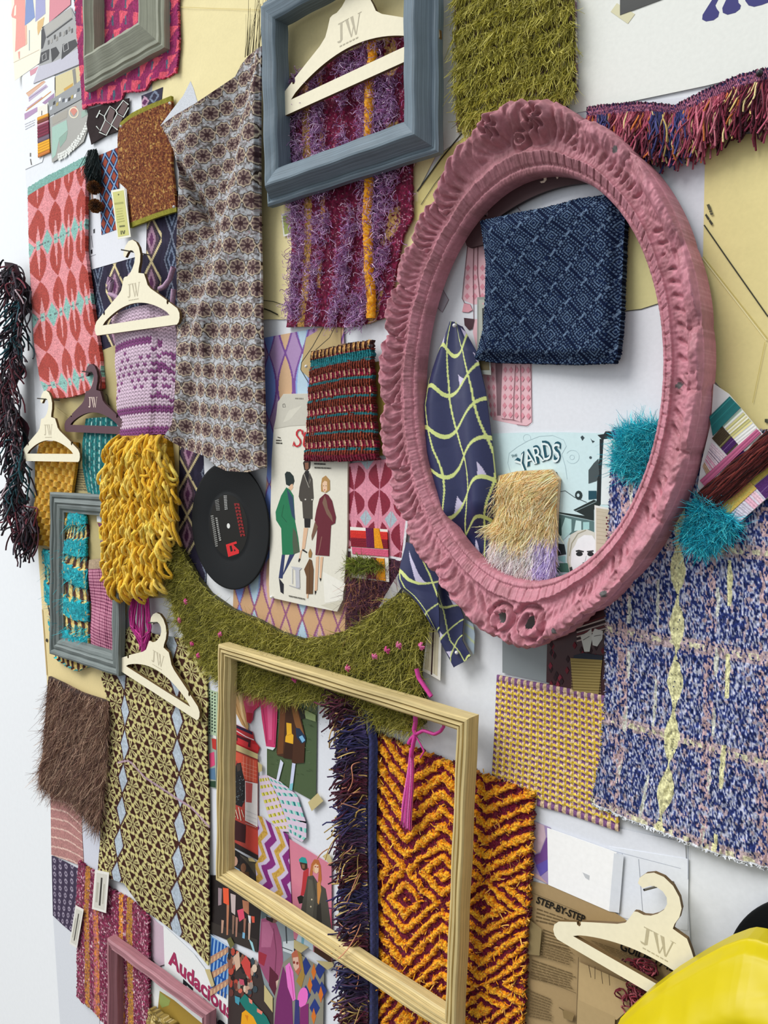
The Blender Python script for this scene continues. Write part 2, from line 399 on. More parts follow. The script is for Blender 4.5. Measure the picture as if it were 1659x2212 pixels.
# ================================================================== setting
mk('wall_back', [(-4, .007, 0), (3, .007, 0), (3, .007, 3.2), (-4, .007, 3.2)], np.array([[0, 1, 2, 3]]), lin('#f1f4f7'), 'wall', smooth=False)['kind'] = 'structure'
mk('floor', [(-4, -4, 0), (3, -4, 0), (3, .007, 0), (-4, .007, 0)], np.array([[0, 1, 2, 3]]), lin('#6b6660'), 'wall', smooth=False)['kind'] = 'structure'
_l = WP([(40, 0), (130, 2212)])
_e = lambda z: _l[0][0]+(_l[1][0]-_l[0][0])*(z-_l[0][1])/(_l[1][1]-_l[0][1])
tag(slab('pin_board', [(_e(.12), .12), (.30, .12), (.30, 2.5), (_e(2.5), 2.5)], 0, .0069, '#e9ecf1', 'card', edge='#cfd2d6'),
    'big white board on the wall that everything is pinned to', 'pin board')

# ================================================================== large papers underneath
def crumple(S, T, X, Z, a=.0012): return a*fbm(X*28, Z*28, 3)+a*.6*np.abs(fbm(X*9, Z*14, 8)-.5)
def tissue(name, label, edges, h, col, a=.0012, res=6):
    p = lambda S, T, X, Z: Paint(S, col)
    return tag(cloth(name, edges, h, p, 'paper', lambda S, T, X, Z: crumple(S, T, X, Z, a), res=res, thick=.0004), label, 'paper')
t = tissue('pattern_paper', 'large pale yellow sewing pattern sheet behind the blue grey frame', ([(330, -30), (950, -30)], [(950, -30), (945, 330), (905, 410), (890, 690)], [(455, 720), (575, 690), (640, 690), (890, 690)], [(330, -30), (330, 260), (455, 420), (455, 720)]), .0007, '#f0e2aa')
ink(t, .0030, [('#5d5738', ln(B(30, 860, 40, 1100, 45, 1250, 30, 1300), 1.4)), ('#4a4630', ln(E_(40, 320, 120, 330, 210, 360), 1.6)), ('#d9c67e', ln(A(1150, 45, 1400, 55, 1659, 62), 1.2)),
               ('#3c3a2c', ln(E_(60, 375, 100, 390, 150, 415), 3)), ('#55513a', ln(B(30, 1440, 55, 1440), 2.5))])
t = tissue('pattern_paper', 'olive beige pattern sheet behind the lilac knit and teal weave', (Z_(112, 800, 390, 690), Z_(390, 690, 385, 1290), Z_(120, 1300, 385, 1290), Z_(112, 800, 120, 1300)), .0016, '#bfb07c', .001)
ink(t, .0034, [('#3a3528', ln(X_(1330, 180, 1350, 200, 1365, 300, 1400, 450), 1.3)), ('#3a3528', ln(X_(1290, 290, 1390, 320), 1.0)), ('#d8c890', ln(X_(700, 350, 900, 500), 1.2))]+
    scribble(X_(960, 1120, 1100, 1120, 1110, 1400, 940, 1390), 9, '#5a5038', .4, 2, 4))
t = tissue('pattern_paper', 'straw yellow sheet under the small grey frame and brown fur', (Z_(80, 1150, 300, 1150), Z_(300, 1150, 240, 1545), Z_(104, 1500, 240, 1545), Z_(80, 1150, 104, 1500)), .0012, '#ead69c', .0006)
ink(t, .0026, [('#c9a964', ln(G_(270, 700, 300, 1120), 1.3)), ('#2a2620', ell(101, 1383, 2, 4))])
t = tissue('envelope', 'yellow paper envelope to the right of the pink oval frame', (Z_(1524, 300, 1700, 280), Z_(1700, 280, 1700, 985), Z_(1500, 775, 1548, 828, 1645, 935, 1700, 985), Z_(1524, 300, 1519, 560, 1500, 775)), .0012, '#ecdd9c', .0006)
ink(t, .0026, [('#3a3a2c', ln(Z_(1521, 486, 1572, 560, 1659, 684), 3.0)), ('#c9b867', ln(F_(1245, 42, 1659, 572), 1.4)), ('#f6ecb4', ln(F_(1235, 46, 1650, 580), 2.2)), ('#c9b867', ln(F_(1640, 590, 1560, 980), 1.2)), ('#4a4a3a', Z_(1652, 905, 1659, 905, 1659, 915, 1652, 912))]
    +scribble(C_(1290, 1300, 1325, 1390, 1290, 1400, 1255, 1310), 1, '#55523c', .5, 3, 2)+scribble(C_(1262, 1360, 1318, 1440, 1300, 1460, 1250, 1380), 1, '#3c3a2e', .6, 2, 3))
sheet('paper_sheet', 'plain white paper hanging below the pink and navy fringe', 'paper', Z_(1170, 240, 1526, 205, 1519, 640, 1170, 660), .0012, '#e2e4ec')
pt = sheet('poster', 'white poster with dark purple letters in the top right corner', 'poster', Z_(948, -40, 1710, -40, 1710, 140, 1525, 185, 1240, 245, 1000, 298, 948, 332), .0018, '#eef0ea')
ink(pt, .0018, [('#3b3a7c', C_(1330, -60, 1300, 0, 1265, 55, 1240, 95, 1237, 125, 1262, 138, 1310, 130, 1340, 108, 1347, 78, 1330, 55, 1322, 35, 1340, 0, 1380, -60)),
                ('#3b3a7c', C_(1420, -60, 1390, 0, 1366, 52, 1370, 82, 1400, 95, 1450, 82, 1480, 58, 1486, 35, 1470, 18, 1468, 0, 1490, -60)),
                ('#3b3a7c', C_(1520, -40, 1513, 5, 1535, 35, 1570, 44, 1620, 32, 1690, 5, 1690, -60)), ('#eef0ea', C_(1560, -60, 1600, -60, 1610, -20, 1580, -5, 1560, -20))], name='lettering')
sheet('masking_tape', 'beige tape under the corner of the black photo', 'tape', C_(690, 20, 650, 75, 760, 152, 806, 90), .0021, '#d8d3ac', kind='gloss')
sheet('photograph', 'black photo corner taped to the white poster', 'photo', C_(710, -260, 1000, -260, 985, -6, 710, 97), .0024, '#1d211f', kind='gloss')
t = tissue('pattern_paper', 'yellow sliver with black lines left of the pink oval', (Z_(958, 330, 1050, 250), Z_(1050, 250, 1010, 430), Z_(893, 480, 1010, 430), Z_(958, 330, 900, 415, 893, 480)), .0012, '#e6d88e', .0004)
ink(t, .0022, [('#33322a', ln(B(1330, 850, 1190, 1020, 1040, 1225), 2.6)), ('#33322a', ln(B(1270, 1030, 1150, 1180, 1065, 1310), 1.2))])
ws = sheet('illustration_sheet', 'white sheet inside the oval with a pink checked dress drawing', 'drawing', Z_(900, 470, 960, 380, 1450, 330, 1455, 940, 900, 960), .0010, '#e9ebf1')
pk = '#eec0c8'; dkl = '#7d4a55'
def gingham(q4, nu, nv, c1='#e293a2'):
    out = []
    for i in range(nu):
        for j in range(nv):
            u = (i+.5)/nu; v = (j+.5)/nv; a = .34/nu; b = .36/nv
            out.append((c1, quad_pts(q4, [(u, v-b), (u+a, v), (u, v+b), (u-a, v)])))
    return out
ink(ws, .0010, [(pk, AA(200, 470, 240, 400, 350, 400, 350, 1050, 240, 1060, 150, 1020, 165, 900)), (pk, AA(240, 1180, 480, 1180, 720, 1500, 720, 2030, 690, 2060, 600, 2050, 400, 2010, 330, 1700, 235, 1290)),
                ('#8a6a72', AA(420, 1540, 480, 1540, 465, 1975, 435, 1975))]
    +gingham(AA(165, 720, 345, 720, 345, 1030, 155, 1030), 3, 4)+gingham(AA(330, 1560, 420, 1560, 435, 2000, 375, 2000), 2, 6)+gingham(AA(480, 1560, 715, 1560, 720, 2020, 470, 2000), 5, 6)
    +[(dkl, ln(AA(p[0], p[1], *p[2:]), 1.3)) for p in [(205, 480, 160, 900, 150, 1010, 170, 1050), (250, 420, 240, 800, 245, 1180), (280, 470, 275, 800, 295, 1000), (170, 1050, 215, 1060, 235, 1110, 200, 1125, 150, 1120),
       (590, 1560, 575, 1800, 570, 2010), (630, 1560, 635, 2030, 570, 2010, 475, 2000), (715, 1540, 725, 2030, 680, 2060, 600, 2050), (520, 300, 540, 240, 590, 240, 630, 290)]]
    +[('#e8a5b0', AA(165, 1050, 215, 1060, 235, 1105, 200, 1125, 150, 1120)), ('#4b3038', AA(165, 1170, 250, 1180, 235, 1260, 205, 1270, 170, 1230)), ('#bfb9c4', E_(1190, 220, 1245, 320, 1205, 400, 1140, 340))]
    +[(dkl, ln(E_(1190, 220, 1245, 320, 1205, 400, 1145, 340), 1))])
t = sheet('pattern_paper', 'beige paper with a curved lower edge beside the navy cushion', 'paper', Z_(1300, 470, 1460, 450, 1460, 640, 1425, 655, 1385, 668, 1345, 673, 1300, 676), .0014, '#d9d196')
ink(t, .0014, [('#4a4a44', ln(Z_(1300, 676, 1345, 673, 1385, 668, 1425, 655, 1460, 640), 1.8))])

# ================================================================== top left corner
t = sheet('illustration_sheet', 'cream fashion drawing with coral and blue dresses, top left', 'drawing', T_(150, -60, 660, -60, 652, 300, 560, 360, 545, 650, 520, 840, 195, 1072, 168, 600), .0014, '#f4f0dd')
ink(t, .0014, [('#f0a297', T_(190, -60, 335, -60, 335, 0, 340, 600, 270, 640, 200, 690, 212, 400, 215, 250, 160, 230, 150, 200, 165, 130, 190, 60)), ('#f4f0dd', T_(195, 90, 215, 60, 212, 200, 185, 215)),
               ('#8398ca', T_(345, -60, 440, -60, 440, 0, 465, 230, 400, 290, 330, 340)), ('#a8a9d2', T_(475, -60, 600, -60, 605, 180, 470, 290)), ('#e3bd80', T_(500, 290, 590, 225, 575, 330, 540, 400, 505, 470, 495, 380)),
               ('#efc0a4', T_(330, 345, 355, 330, 360, 580, 345, 600)), ('#8fa0a8', ln(T_(390, 400, 390, 670), 1.3)), ('#f0a297', T_(240, 690, 265, 680, 262, 780, 250, 780)), ('#e8d9bf', ln(T_(180, 830, 520, 660), 1.2))])
sheet('paper_sheet', 'rose pink paper above the black and white street photo', 'paper', T_(652, -60, 935, -60, 935, 60, 652, 300), .0012, '#dd8f9b')
t = sheet('photograph', 'black and white street photo leaning beside the fashion drawing', 'photo', T_(590, 340, 940, 95, 1010, 250, 1050, 600, 1065, 850, 440, 1112, 520, 860, 545, 650), .0019, '#8b8b89', kind='gloss')
r = random.Random(3)
ink(t, .0019, [('#b4b2ac', T_(600, 350, 940, 105, 965, 220, 612, 480)), ('#3e3e3f', ln(T_(620, 500, 960, 245), 3)), ('#c6c5d2', T_(515, 880, 690, 830, 860, 750, 1050, 630, 1062, 845, 445, 1108)), ('#46464a', T_(550, 400, 580, 360, 610, 500, 570, 640, 545, 650))]
    +[('#38383b', T_(675, 650, 745, 620, 790, 700, 770, 740, 690, 825)), ('#3b3b3e', T_(830, 590, 1000, 520, 1035, 600, 900, 720, 815, 795)), ('#434346', T_(545, 700, 655, 650, 650, 790, 525, 850)), ('#c9c9c9', ln(T_(840, 600, 900, 560, 910, 650, 850, 690, 840, 600), 1.4)), ('#c9c9c9', ln(T_(560, 740, 610, 700, 615, 780, 565, 810, 560, 740), 1.2))]
    +[(['#6a6a69', '#a9a7a2', '#575757', '#999792'][i % 4], T_(*[x for p in [(a, b), (a+22, b-14), (a+24, b+40), (a+2, b+56)] for x in p])) for i, (a, b) in enumerate([(630+i*38+r.random()*16, 510-i*22+r.random()*60) for i in range(9)])])
t = sheet('sketch_page', 'white page of small purple and orange stripe sketches', 'drawing', T_(300, 880, 540, 860, 730, 1010, 725, 1500, 560, 2150, 330, 2250, 290, 1500), .0009, '#eff1f6')
ink(t, .0009, [('#db9aa8', T_(395, 940, 510, 880, 470, 970, 405, 1010)), ('#e3b79d', T_(345, 1240, 560, 1080, 610, 1085, 380, 1285)), ('#cf9d6f', ln(T_(350, 1240, 590, 1075), 1.6)), ('#c6b4cc', T_(380, 1290, 610, 1120, 640, 1150, 385, 1350)),
               ('#8f86a8', ln(T_(385, 1310, 615, 1150), 1.6)), ('#d8933f', ln(T_(345, 1470, 520, 1340, 680, 1215), 1.8)), ('#c9a0b4', ln(T_(360, 1440, 560, 1290), 2.2)), ('#a685ac', T_(560, 1365, 720, 1235, 720, 1290, 600, 1385)), ('#b794bb', T_(325, 1510, 495, 1420, 495, 1480, 330, 1590)), ('#6d6a66', ln(T_(405, 2030, 405, 2080), 3)), ('#6d6a66', ln(T_(405, 2110, 420, 2190), 2.5))]
    +scribble(T_(320, 1640, 480, 1570, 480, 1660, 330, 1740), 3, '#b9bcc6', .3, 4, 1))
t = sheet('card', 'small cream card with an ochre strip above the handbag photo', 'card', T_(730, 1020, 970, 915, 1065, 870, 1065, 1110, 735, 1285), .0016, '#dbcf9f')
ink(t, .0016, [('#d2a548', T_(845, 1180, 970, 1100, 960, 1160, 860, 1215)), ('#3a342c', T_(725, 1030, 738, 1020, 738, 1240, 725, 1190)), ('#8c8a84', T_(960, 930, 1000, 905, 1030, 1230, 1000, 1290))])
t = sheet('photograph', 'tiny grey photo with white shapes under the cream card', 'photo', T_(640, 1340, 740, 1285, 985, 1130, 1075, 1060, 1085, 1310, 650, 1545), .0018, '#6f7274', kind='gloss')
ink(t, .0018, [(['#d8dce4', '#2e2e30', '#b9a560', '#efefef', '#4f5560'][i % 5], T_(*[x for p in [(a, b), (a+30, b-16), (a+26, b+30), (a-4, b+44)] for x in p])) for i, (a, b) in enumerate([(660+40*i+r.random()*10, 1370-22*i+r.random()*70) for i in range(10)])])
t = sheet('photograph', 'handbag and pearls photo with mint patch beside the dark lattice', 'photo', T_(665, 1560, 1085, 1320, 1165, 1500, 1168, 1700, 1110, 1880, 980, 1990, 690, 2160, 668, 1900), .0021, '#8c897f', kind='gloss')
ink(t, .0021, [('#a6c8ba', T_(690, 1690, 885, 1590, 900, 1730, 790, 1830, 740, 2060, 690, 2110)), ('#8fae9f', T_(780, 1840, 900, 1740, 880, 1850, 800, 1960)), ('#a8a398', T_(690, 1560, 900, 1450, 890, 1560, 700, 1660)), ('#d98a7a', T_(930, 1470, 960, 1420, 1010, 1410, 1030, 1470, 980, 1540)), ('#9fb9ab', T_(1080, 1480, 1160, 1450, 1160, 1520, 1080, 1570)),
               ('#efe3c8', ln([T_(980+58*math.cos(a), 1495+68*math.sin(a))[0] for a in np.linspace(0, 6.28, 18)], 2.4))]
    +[('#e6e8e2', ell(*T_(775+395*s+r.random()*14, 2085-150*s-300*s*s+k*34)[0], 2.2, 2.8, 8)) for s in np.linspace(0, 1, 20) for k in (-1, 0, 1)], step=8e-6)
yc = sheet('yarn_card', 'narrow white card wound with yellow, maroon and orange yarn', 'yarn card', T_(498, 1425, 628, 1372, 655, 2025, 512, 2092), .0030, '#f0ecdf', kind='card', thick=.0008)
ends = [(0, .10, None), (.20, .27, '#dd9a2a'), (.27, .34, '#7a3a24'), (.34, .38, '#c88a9c'), (.38, .62, '#7a1f3e'), (.62, .72, '#6d5a6c'), (.72, .93, '#f0a81f'), (.93, 1.0, '#c9772a')]
for a, b, c in ends:
    if c: cloth('yarn_band', box4(quad_pts(T_(496, 1425, 630, 1372, 660, 2025, 508, 2092), [(-.02, a), (1.02, a), (1.02, b), (-.02, b)])), .0032, lambda S, T, X, Z, c=c, n=int((b-a)*60)+2: Paint(S, c).mul(.82+.3*np.abs(np.sin(T*n*3.14))), 'yarn', lambda S, T, X, Z, n=int((b-a)*60)+2: .0006*np.abs(np.sin(T*n*3.14)), res=1.2, parent=yc)
ink(yc, .0031, [('#5d4c3c', ln(T_(555, 1470, 553, 1530), 1.5))])

# zigzag pink weave behind the green frame
def p_zig(S, T, X, Z):
    u = S*7.5+.35*T; v = T*6.2-.9*S; a = fracp(u+.5*np.floor(v)); f = fracp(v)
    P = Paint(S, '#96245f'); nz = fbm(X*900, Z*300, 2)
    P.put((a < .75-.7*f+.15*(nz-.5)) & (a > .1), '#e4596f').put((np.abs(fracp(u*1.0)-.06) < .07) & (f > .25) & (f < .8), '#4b6578').put((T > .985), '#d9486a')
    return P.mul(.78+.44*nz)
g = cloth('woven_swatch', (Z_(160, -30, 395, -30), A(1172, -90, 1140, 0, 1148, 250, 1135, 460), A(530, 700, 620, 660, 690, 665, 770, 640, 790, 590, 860, 590, 930, 570, 970, 520, 1060, 495, 1135, 460), A(470, -90, 490, 180, 515, 500, 530, 700)), .0060, p_zig, 'wool', lambda S, T, X, Z: .0012*fbm(X*500, Z*250, 4)+.002*sstep(.8, 1, T)*np.sin(S*26), res=1.6, thick=.003, fray=.003)
tag(g, 'magenta and coral zigzag weave with wavy edge behind the green frame', 'fabric swatch')

PROF = [(0, .006), (0, .016), (.07, .018), (.12, .018), (.16, .021), (.26, .022), (.30, .0235), (.66, .034), (.73, .036), (.79, .0355), (.84, .032), (.97, .0255), (1, .025), (1, .006)]
rail_frame('picture_frame', 'sage green wooden frame with wide moulding, top left', [(179, -330), (352, -330), (352, 101), (181, 196)], .047, PROF, '#a3a693', .018)

# dark lattice knit, diamond print, tassel, brocade, tag
dk = tag(cloth('fabric_swatch', (V_(130, 250, 360, 170, 590, 120), V_(590, 120, 570, 330, 470, 500), V_(150, 660, 320, 555, 470, 500), V_(130, 250, 95, 420, 150, 660)), .0032, '#352b2c', 'cloth', lambda S, T, X, Z: .002*fbm(X*60, Z*60, 5), res=3), 'black swatch with white lattice lines under the zigzag weave', 'fabric swatch')
W_ = '#d3d9d2'
lat = [V_(205, 345, 235, 290, 300, 330, 365, 212, 435, 262, 520, 145, 582, 195), V_(205, 445, 252, 500, 310, 372, 380, 430, 450, 298, 522, 340, 582, 228), V_(238, 515, 322, 552, 385, 435, 455, 490), V_(300, 330, 310, 372), V_(435, 262, 450, 298), V_(210, 345, 250, 260)]
ink(dk, .0054, [('#59403f', V_(365, 225, 425, 268, 385, 420, 320, 372)), ('#59403f', V_(520, 160, 575, 200, 520, 325, 455, 285)), ('#59403f', V_(312, 385, 372, 435, 318, 540, 260, 500)), ('#59403f', V_(450, 310, 515, 345, 455, 480, 392, 432))]+[(W_, ln(p, 2.3)) for p in lat], name='lattice')
def p_dia(S, T, X, Z):
    u = S*2.3+.1; v = T*4.7; a = fracp(u+v); b = fracp(u-v+.15); P = Paint(S, '#2b3150')
    P.put((np.abs(a-.5) < .30) & (np.abs(b-.5) < .30), '#a8523f').put((np.abs(a-.5) > .43) | (np.abs(b-.5) > .45), '#8fb6e4'); return P
tag(cloth('fabric_swatch', (V_(225, 790, 450, 695), V_(450, 695, 470, 1640), V_(265, 1712, 470, 1640), V_(225, 790, 265, 1712)), .0022, p_dia, 'cloth', res=1.2, thick=.0006), 'brick red and light blue diamond print under the lime tag', 'fabric swatch')
t = sheet('paper_sheet', 'white paper behind the lime tag above the first hanger', 'paper', V_(105, 1250, 800, 1200, 785, 1935, 118, 2125), .0017, '#e8eaf1')
ink(t, .0017, [('#2f2f33', V_(170, 1650, 190, 1640, 190, 1690, 172, 1695)), ('#2f2f33', V_(140, 1890, 160, 1880, 162, 1930, 142, 1935)), ('#777a80', ln(V_(150, 1720, 165, 1860), 1.2)), ('#8a8d93', ln(V_(130, 1970, 200, 1940), 1))])
def p_ikat(S, T, X, Z):
    u = S*6.5; v = T*9.5; c = np.floor(u); x = fracp(u)-.5; y = fracp(v+.5*(c % 2))-.5; nz = fbm(X*260, Z*90, 6)
    d = np.abs(x)*1.1+np.abs(y)*.75+.06*(nz-.5); P = Paint(S, '#332f42')
    P.put((c % 2 == 0) & (d < .40), '#7c8496').put((c % 2 == 0) & (d < .33), '#2c3145').put((c % 2 == 0) & (d < .22), '#76839a').put((c % 2 == 0) & (d < .14), '#2f3248')
    P.put((c % 2 == 1) & (d < .42) & (nz > .30), '#5d4a58').put((c % 2 == 1) & (d < .26), '#b58fa6').put((c % 2 == 1) & (d < .14), '#6d3f66')
    P.put((c % 2 == 1) & (np.abs(np.abs(y)-.5+np.abs(x)*.9) < .05) & (nz > .25), '#e3d3a2'); return P.mul(.8+.4*nz)
tag(cloth('ikat_print', (Z_(192, 440, 470, 400), Z_(470, 400, 444, 1290), Z_(200, 1290, 444, 1290), Z_(192, 440, 200, 1290)), .0010, p_ikat, 'cloth', res=1.8, thick=.0006), 'long dark ikat print panel with blue diamonds and cream lines', 'fabric panel')
tag(cloth('ikat_print', (V_(730, 90, 980, -10), V_(980, -10, 960, 190), V_(740, 270, 960, 190), V_(730, 90, 740, 270)), .0022, lambda S, T, X, Z: Paint(S, '#3f3c4e').put((np.abs(S-.15)*1.8+np.abs(T-.5) < .42), '#c7a0b8').put((np.abs(S-.15)*1.8+np.abs(T-.5) < .24), '#6a3563').put((np.abs(np.abs(S-.62)*1.7+np.abs(T-.4)-.35) < .08), '#8490a6'), 'cloth', res=2), 'scrap of ikat print above the brown brocade swatch', 'fabric swatch')
def p_bro(S, T, X, Z):
    n1 = fbm(X*420, Z*420, 1); n2 = vn(X*900, Z*520, 7); n3 = vn(X*230, Z*230, 9); P = Paint(S, '#703c2a')
    P.put(n1 > .52, '#824b30').put(n2 > .70, '#a8743f').put(n2 < .22, '#51251b').put((n3 > .8) & (n2 > .4), '#c09858').put((T < .045) | (T > .955), '#8f8a35'); return P.mul(.85+.3*n1)
g = tag(cloth('brocade_swatch', (V_(485, 405, 640, 300, 880, 190, 1080, 92), V_(1080, 92, 1092, 400, 1082, 900, 1142, 1440), V_(600, 1632, 800, 1570, 1142, 1440), V_(485, 405, 455, 560, 455, 900, 470, 1100, 560, 1180, 600, 1632)), .0080, p_bro, 'cloth', lambda S, T, X, Z: .004*np.sin(np.pi*S)+.0008*fbm(X*500, Z*500, 2), res=1.6, thick=.004), 'brown and gold brocade swatch with olive selvedge', 'fabric swatch')
tg = tag(slab('swing_tag', WP(V_(375, 1195, 535, 1165, 607, 1735, 455, 1762), .014), .014, .0006, '#f2efdc', 'card'), 'lime green swing tag with white border on the brocade', 'tag')
ink(tg, .014, [('#d2cf7c', V_(396, 1217, 524, 1191, 588, 1714, 462, 1737)), ('#5f6130', ell(*V_(465, 1243)[0], 1.6, 2)), ('#a9a95e', V_(415, 1340, 520, 1325, 525, 1350, 420, 1362))]
    +scribble(V_(430, 1400, 520, 1385, 545, 1560, 450, 1580), 6, '#b3b165', .3, 3, 5)+scribble(V_(470, 1600, 550, 1590, 553, 1620, 474, 1630), 1, '#6d6d3c', .6, 3, 6)+[('#56562f', V_(490, 1665, 500, 1663, 504, 1705, 492, 1707)), ('#56562f', V_(505, 1664, 516, 1662, 530, 1700, 520, 1702)), ('#56562f', V_(530, 1660, 542, 1658, 536, 1698, 528, 1700))])
tk = thing('tassel_charm', 'dark green tassel with two brown pompoms beside the pink scarf', 'tassel', WP([(200, 455)], .006)[0], .004)
rt = roots(V_(115, 725, 215, 705, 240, 800, 225, 850, 140, 840), .006, 700); Pq, ww = hair(rt, .007, .030, (.1, .12, -1), .16, .12, .0006, 4, .7); strands('tassel', tk, Pq, ww, pick(['#15211f', '#1f2d2d', '#263a3c'], 700), 'yarn')
rt = roots(V_(150, 850, 245, 840, 245, 990, 185, 980), .006, 500); Pq, ww = hair(rt, .007, .024, (.05, .12, -1), .14, .12, .0006, 4, .7); strands('tassel', tk, Pq, ww, pick(['#15211f', '#1f2d2d'], 500), 'yarn')
pl = lambda pts, h, n=14: np.c_[resample(WP(pts, h), n)[:, 0], np.full(n, -h), resample(WP(pts, h), n)[:, 1]][None]
strands('cord', tk, pl(V_(165, 1000, 180, 1080, 150, 1180, 165, 1330, 200, 1380), .008), .0012, np.array([lin('#e0b9a6')]), 'yarn', 6, stuff=False)
for i, (cx, cy) in enumerate(V_(178, 1160, 195, 1375)):
    c = WP([(cx, cy)], .014)[0]; n = 1400; u = rng.normal(size=(n, 3)); u /= np.linalg.norm(u, axis=1)[:, None]; rad = .0105
    Pq = np.array([c[0], -.014, c[1]])+u[:, None]*rad*np.linspace(.2, 1, 3)[None, :, None]*(0.85+.3*rng.random((n, 1, 1)))
    strands('pompom', tk, Pq, .0006, pick(['#7d4a1f', '#94602c', '#5f3516', '#a9743a'], n), 'yarn')

# pink leaf scarf
def p_leaf(S, T, X, Z):
    nz = fbm(X*700, Z*700, 3); u = fracp(S**1.4*3.7+.12)-.5; v = T*6.2+.25; row = np.floor(v); y = fracp(v)-.5
    P = Paint(S, '#e9979c'); wv = .40*(1-(2*y)**2)
    lens = (np.abs(u) < wv+.05*(nz-.5))
    P.put(lens, '#b4473d').put(lens & (np.abs(u) < .14*np.clip(.42-(y+.5)*.5, 0, 1)*2*(y > -.5)) & (row % 2 == 0), '#e9a0a2').put(lens & (np.abs(u) < .14*np.clip((y+.5)-.45, 0, 1)*2) & (row % 2 == 1), '#e9a0a2')
    yy = fracp(v+.5)-.5; rr = np.floor(v+.5)
    P.put((rr % 2 == 0) & ((.5-np.abs(u))*1.7+np.abs(yy)*1.5 < .52), '#8fc2b8').put((rr % 2 == 0) & (np.abs(u) < .10) & (np.abs(yy) < .12), '#9cc8bd')
    P.put((rr % 2 == 0) & (np.abs(yy) < .03) & (vn(S*60, T*3, 4) > .6), '#6f7f80').put((T < .035), '#84b5ab'); return P.mul(.80+.40*nz)
tag(cloth('knitted_scarf', (Z_(60, 406, 120, 372, 188, 338), Z_(188, 338, 187, 540, 203, 675, 217, 770, 223, 838), Z_(108, 862, 160, 857, 200, 846, 223, 838), Z_(60, 406, 64, 540, 78, 742, 92, 822, 108, 862)), .0080, p_leaf, 'wool', lambda S, T, X, Z: .005*np.abs(np.sin(S*5+T*1.5))*(.4+.6*T)+.001*fbm(X*700, Z*700, 6), res=1.4, thick=.006, fray=.002), 'pink knitted scarf with red leaf shapes and mint diamonds', 'scarf')
# ================================================================== hangers
HB = [(.2, 0), (-.25, .3), (-.5, .9), (-.45, 1.6), (.1, 2.3), (2.35, 3.45), (2.45, 3.15), (2.75, 3.1), (2.9, 3.35), (2.85, 3.75), (5.0, 4.8), (7.2, 5.85), (8.1, 6.5), (8.5, 7.3), (8.9, 8.3), (9.3, 8.45)]
HK = [(10, 8.45), (10.8, 8.8), (11.5, 9.4), (12.1, 10.2), (12.35, 11.0), (12.2, 11.7), (11.7, 12.15), (11.0, 12.3), (10.3, 12.1), (9.5, 11.4), (8.9, 11.7), (9.0, 12.4), (9.6, 13.2), (10.5, 13.75), (11.6, 13.8), (12.7, 13.3), (13.5, 12.4), (13.9, 11.3), (13.8, 10.2), (13.4, 9.2), (13.3, 8.6)]
HR = [(24-x, y) for x, y in HB][::-1]; HR = HR[2:]
HO = HB+HK+[(14.9, 8.3)]+HR
HW = [(2.1, 1.5)]+[(2.1+19.8*s, 1.55+2.6*math.sin(math.pi*s)**.8) for s in np.linspace(.04, .96, 22)]+[(21.9, 1.5)]
LOGO = [[(0, .12), (.05, .02), (.16, 0), (.24, .1), (.24, .96), (.14, .96), (.14, .12)], [(.06, .94), (.32, .94), (.32, 1), (.06, 1)], [(.36, 1), (.48, 1), (.64, 0), (.60, 0)], [(.62, .02), (.645, .02), (.74, .62), (.71, .62)], [(.58, 1), (.70, 1), (.83, 0), (.79, 0)],
        [(.81, .0), (.84, 0), (1.0, 1), (.96, 1)], [(.33, .97), (.53, .97), (.53, 1), (.33, 1)], [(.90, .97), (1.06, .97), (1.06, 1), (.90, 1)]]
def hanger(label, pa, pb, h, col='#f6eed2', edge='#6b5434', logo='#c9bfa4', name='coat_hanger', kind='wood2', flip=False, sub=True, lsz=1.0, nail=True, mid=False):
    a, b = WP([pa, pb], h); b = 2*b-a if mid == 1 else b; a = 2*a-b if mid == -1 else a; e = (b-a)/24.0; n = np.array([-e[1], e[0]])
    tr = lambda pts: [tuple(a+e*(24-x if flip else x)+n*y) for x, y in pts]
    t = thing(name, label, 'hanger', (a+b)/2, h-.004)
    outer, hole = tr(HO), tr(HW)
    if flip: outer, hole = outer[::-1], hole[::-1]
    hb = slab('hanger_body', outer, h, .0042, col, 'card', t, edge, holes=[hole])
    items = []
    for pl_ in LOGO: items.append((logo, np.array(tr([(10.0+(x*3.6)*lsz, 5.1+y*2.1*lsz) for x, y in pl_]))))
    if sub: items += [(logo, np.array(tr([(10.4+k*.5, 4.65), (10.4+k*.5+.36, 4.65), (10.4+k*.5+.36, 4.78), (10.4+k*.5, 4.78)]))) for k in range(6)]
    ink(hb, h, items, name='logo')
    if nail:
        p = np.array(tr([(11.0, 12.1)])[0]); q = p+np.array([-.006, .0015])
        Pn = np.linspace([p[0]+.006, 0, p[1]-.001], [q[0], -h-.012, q[1]], 4)[None]
        tag(strands('nail', None, Pn, .0011, np.array([lin('#6d6b68')]), 'metal', 6, stuff=False), 'small nail through the hook of the '+label.split(' with')[0].split(' over')[0].split(' above')[0].split(' in ')[0], 'nail')
    return t
hanger('cream wooden hanger over the lilac knit', D_(617, 548)[0], D_(1137, 476)[0], .030)
hanger('cream hanger leaning over the ochre knit at left', X_(290, 1022)[0], X_(990, 1036)[0], .026)
hanger('dark plum hanger above the teal weave', X_(825, 655)[0], X_(1560, 690)[0], .018, '#5b3a44', '#3a2228', '#e9d3c4', sub=False)
hanger('cream hanger over the yellow star print', (337, 1499), G_(1262, 1412)[0], .0165, mid=-1)
hanger('cream hanger inside the blue grey frame', B(160, 755)[0], (757, 186), .0230, logo='#c2baa2', mid=1)
